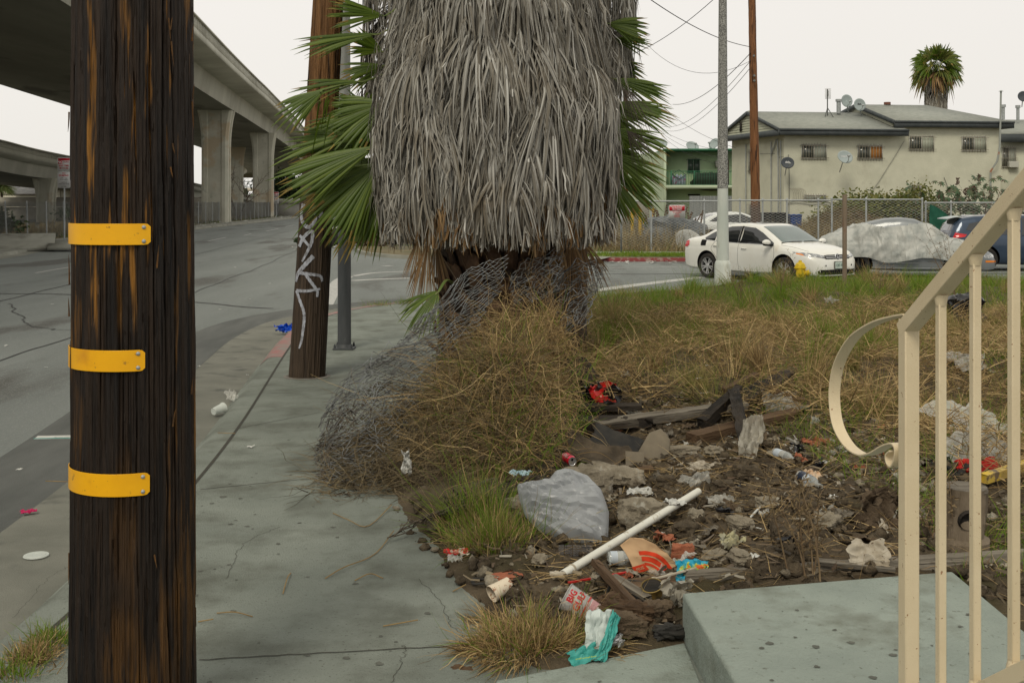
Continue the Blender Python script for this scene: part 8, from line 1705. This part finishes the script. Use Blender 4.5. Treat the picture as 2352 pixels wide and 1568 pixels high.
g = MB(); ly_ = np.linspace(-.62, .62, 20); g.tube(np.array([(car.xf(y, .24, .015), y, .235) for y in ly_]), .012, 6); g.build('bumper_lip', m_chrome, car.t)
for q in (-1, 1): x_ = car.xf(.45, .47, .008); g = MB(); g.lathe([(0, .0), (.022, .0)][::-1], 12, (x_, q * .45, .47), rot((0, 1, 0), PI / 2)); g.build('tow_cover', m_dark, car.t)
xp = car.xf(0, .46, .022); g = MB(); g.box((xp, 0, .475), (.014, .31, .16)); g.build('number_plate', mat('plate_green_white', (.50, .58, .52), (.42, .5, .45), scale=9), car.t, bevel=.003); g = MB(); g.text('CXT 471', .085, lambda a, b: (xp + .009, a, .47 + b), bold=.02, wid=.8); g.build('plate_number', mat('plate_ink', (.03, .08, .06)), car.t)
g = MB(); g.box((xp - .004, 0, .475), (.012, .34, .185)); g.build('plate_frame', m_dark, car.t)
for q in (-1, 1):
    g = MB(); g.sph((.93, q * 1.00, .99), (.075, .13, .075), 16, 10); g.build('mirror', m_wpaint, car.t); g = MB(); g.box((.94, q * .90, .93), (.10, .14, .05)); g.sph((.925, q * 1.0, .965), (.07, .125, .06)); g.build('mirror_foot', m_dark, car.t)
car.side([(-2.24, .80), (-2.05, .80), (-1.98, .86), (-2.03, .97), (-2.2, .955), (-2.25, .90)], 'tail_light', m_redl, .008)
car.side([(-1.52, .86), (-1.50, .845), (-1.35, .845), (-1.33, .86), (-1.33, .985), (-1.35, 1.0), (-1.50, 1.0), (-1.52, .985)], 'fuel_flap_opening', m_dark, .006, q=(-1,))
g = MB(); g.tube([(-.75, 0, car.zs(-.75, 0)), (-.80, 0, car.zs(-.78, 0) + .045)], [.03, .008], 6); g.build('aerial', m_dark, car.t); car.wheels(10)
# ---- silver car under torn plastic
SIL = dict(SED, L=4.45, W=.88, wf=1.28, wr=-1.20, r=.32, top=curve((-2.22, .66), (-2.15, .98), (-2.0, 1.06), (-1.7, 1.14), (-1.35, 1.28), (-.9, 1.46), (-.5, 1.55), (-.1, 1.58), (.25, 1.54), (.6, 1.38), (1.0, 1.06), (1.15, 1.0), (1.6, .88), (1.95, .77), (2.15, .66), (2.22, .5)),
    belt=curve((-2.22, .60), (-2.0, .88), (-1, .93), (.6, .90), (1.4, .82), (2.0, .66), (2.22, .48)), w=curve((-2.22, .62), (-2.1, .78), (-1.7, .86), (0, .88), (1.5, .87), (1.9, .80), (2.15, .64), (2.22, .45)), bot=curve((-2.22, .34), (-2.0, .24), (0, .17), (2.0, .2), (2.22, .26)), cab=curve((-1.9, 0), (-1.4, 1), (.9, 1), (1.15, .3), (1.3, 0)))
m_sil = mat('silver_car_paint', (.17, .185, .195), (.22, .235, .245), scale=2, rough=.4, metal=.3, coat=.5)
c2 = Car('parked_car', 'silver car half covered with torn translucent plastic sheeting', (10.45, 30.25, ZS), math.radians(-14), SIL, m_sil, 'parked cars'); c2.body(); c2.wheels(5, m_rubber)
c2.line([(1.0, .42), (0, .40), (-.85, .42)], 'sill_moulding', m_chrome, .012); c2.line([(1.0, .26), (0, .25), (-.85, .26)], 'sill_moulding', m_sil, .03); c2.line([(-2.1, .45), (-1.7, .42)], 'sill_moulding', m_chrome, .01)
c2.nose([(.40, .52), (.78, .54), (.80, .66), (.42, .62)], 'headlight', m_lens, (-1, 1), .008); c2.nose([(.42, .42), (.78, .43), (.78, .48), (.42, .475)], 'indicator', m_amber, (-1, 1), .01)
rows = []; xs = np.linspace(-2.26, 1.42, 120)
for i, x in enumerate(xs):
    y, z = c2.sec(float(np.clip(x, -2.17, 2.2))); yy = np.concatenate((-y[1:], y[1:-1][::-1])); zz = np.concatenate((z[1:], z[1:-1][::-1])); hem = .47 + .07 * math.sin(x * 3.1) + .08 * float(vn(x * 2.2, 0, 0, 3)) + (.12 if x > 1.1 else 0); 
    s_ = np.concatenate(([0], np.cumsum(np.hypot(np.diff(yy), np.diff(zz))))); k0 = np.interp(hem, zz[:19], s_[:19]); u_ = np.linspace(k0, s_[-1] - k0, 84); Y = np.interp(u_, s_, yy); Z = np.interp(u_, s_, zz); dn = np.minimum(u_ - k0, s_[-1] - k0 - u_)
    fold = .035 * np.sin(x * 17 + 4 * vn(x * 2.2, Y * 2, 0, 15) + Z * 3) * np.clip(1.5 - Z, .2, 1) + .05 * np.sin(x * 9 + 5 * vn(x * 1.2, Y * 1.5, 0, 5) + dn * 2.5) + .13 * crease(x * 1.1 + 0 * Y, Y * .9, Z * .7, 6, 5, 1.2) + .03 * crease(x * 3.1 + 0 * Y, Y * 2, Z * 1.2, 7, 5, 1.5); oy = np.sign(Y) * (.02 + .75 * np.clip(fold + .05, .01, .2) + .07 * np.clip(.25 - dn, 0, 1) ** .5); k = 1.0
    rows.append(np.stack((np.full(84, x) + .02 * np.sin(Z * 9), Y + oy * np.clip(abs(Y) * 3, 0, 1), Z + .012 + np.clip(fold, 0, .2) * .5 * (Z > .9)), -1))
rows = np.array(rows); g = MB(); top_ = (rows[..., 2] > 1.27)
i = np.arange(119)[:, None]; j = np.arange(83)[None]; fc = np.stack(np.broadcast_arrays(i * 84 + j, i * 84 + j + 1, (i + 1) * 84 + j + 1, (i + 1) * 84 + j), -1).reshape(-1, 4); zf_ = rows.reshape(-1, 3)[fc][:, :, 2].max(1); xf_ = rows.reshape(-1, 3)[fc][:, :, 0].mean(1); yf_ = rows.reshape(-1, 3)[fc][:, :, 1].mean(1)
keep = (zf_ < 1.40 + .05 * np.sin(xf_ * 4)); g.add(rows.reshape(-1, 3), fc[keep]); cv = g.build('plastic_cover', mat('milky_sheeting', (.34, .36, .34), (.58, .58, .54), scale=3.5, rough=.4, spec=.5, alpha=.96, translucent=.15, bump=.9, bscale=6), c2.t, sharp=28)
# ---- blue car behind it
SUV = dict(SED, L=4.5, W=.90, wf=1.32, wr=-1.28, r=.34, top=curve((-2.25, .75), (-2.2, 1.1), (-2.1, 1.35), (-1.9, 1.53), (-1.5, 1.60), (-.6, 1.64), (.1, 1.62), (.45, 1.52), (.9, 1.24), (1.15, 1.10), (1.6, 1.03), (2.0, .93), (2.18, .75), (2.25, .5)),
    belt=curve((-2.25, .72), (-2.1, 1.02), (-1, 1.03), (0, 1.0), (1.0, .96), (1.6, .90), (2.1, .78), (2.25, .48)), cab=curve((-2.2, .8), (-1.8, 1), (.9, 1), (1.2, .3), (1.35, 0)))
m_blue = mat('slate_blue_car_paint', (.03, .05, .085), (.04, .062, .10), scale=2, rough=.25, metal=.3, coat=.6)
c3 = Car('parked_car', 'slate-blue hatchback standing behind the covered silver car, at the right', (14.95, 33.2, ZS), math.radians(-6), SUV, m_blue, 'parked cars'); c3.body(); c3.wheels(5)
c3.side([(.85, 1.03), (.4, 1.38), (.1, 1.50), (-.25, 1.53), (-.28, 1.04)], 'side_window', m_tint, .007); c3.side([(-.35, 1.04), (-.32, 1.53), (-1.15, 1.50), (-1.2, 1.06)], 'side_window', m_tint, .007); c3.side([(-1.28, 1.08), (-1.25, 1.46), (-1.7, 1.36), (-1.8, 1.18)], 'quarter_window', m_tint, .007)
c3.top(1.08, .45, .66, .58, 'windscreen', m_wind, .008); c3.side([(-2.17, .93), (-1.85, .98), (-1.78, 1.05), (-2.1, 1.10)], 'tail_light', m_redl, .01); c3.nose([(-.6, 1.15), (.6, 1.15), (.52, 1.45), (-.52, 1.45)], 'rear_window', m_tint, (1,), .008, -1)
g = MB(); g.grid(np.array([[(x, y, z) for y in np.linspace(-.6, .6, 9)] for x, z in ((-1.85, 1.57), (-2.1, 1.53), (-2.24, 1.50), (-2.24, 1.475), (-1.95, 1.48))])); g.build('roof_spoiler', mat('pale_spoiler', (.45, .50, .52), rough=.3), c3.t); c3.line([(-1.7, 1.575), (-.5, 1.60), (.2, 1.58)], 'roof_rail', m_chrome, .02); c3.line([(.9, .98), (-.3, .99), (-.3, .3)], 'panel_gap', m_dark, .005, e=0); c3.side([(.05, .84), (.25, .84), (.25, .87), (.05, .87)], 'door_handle', m_blue, .03)
# ---- white car inside the fenced lot
WH = dict(SED, r=.32); m_w2 = mat('plain_white_paint', (.66, .68, .66), rough=.3, coat=.4)
c4 = Car('parked_car', 'white car parked inside the lot, seen through the chain-link behind the lamp post', (9.5, 49.0, 0), math.radians(12), WH, m_w2, 'parked cars'); c4.body(); c4.wheels(5)
c4.side([(1.0, .95), (.5, 1.23), (.2, 1.35), (-.9, 1.29), (-1.35, 1.05)], 'side_window', m_tint, .008); c4.top(1.14, .42, .66, .57, 'windscreen', m_tint, .008); c4.top(-1.72, -1.05, .62, .55, 'rear_window', m_tint, .008)
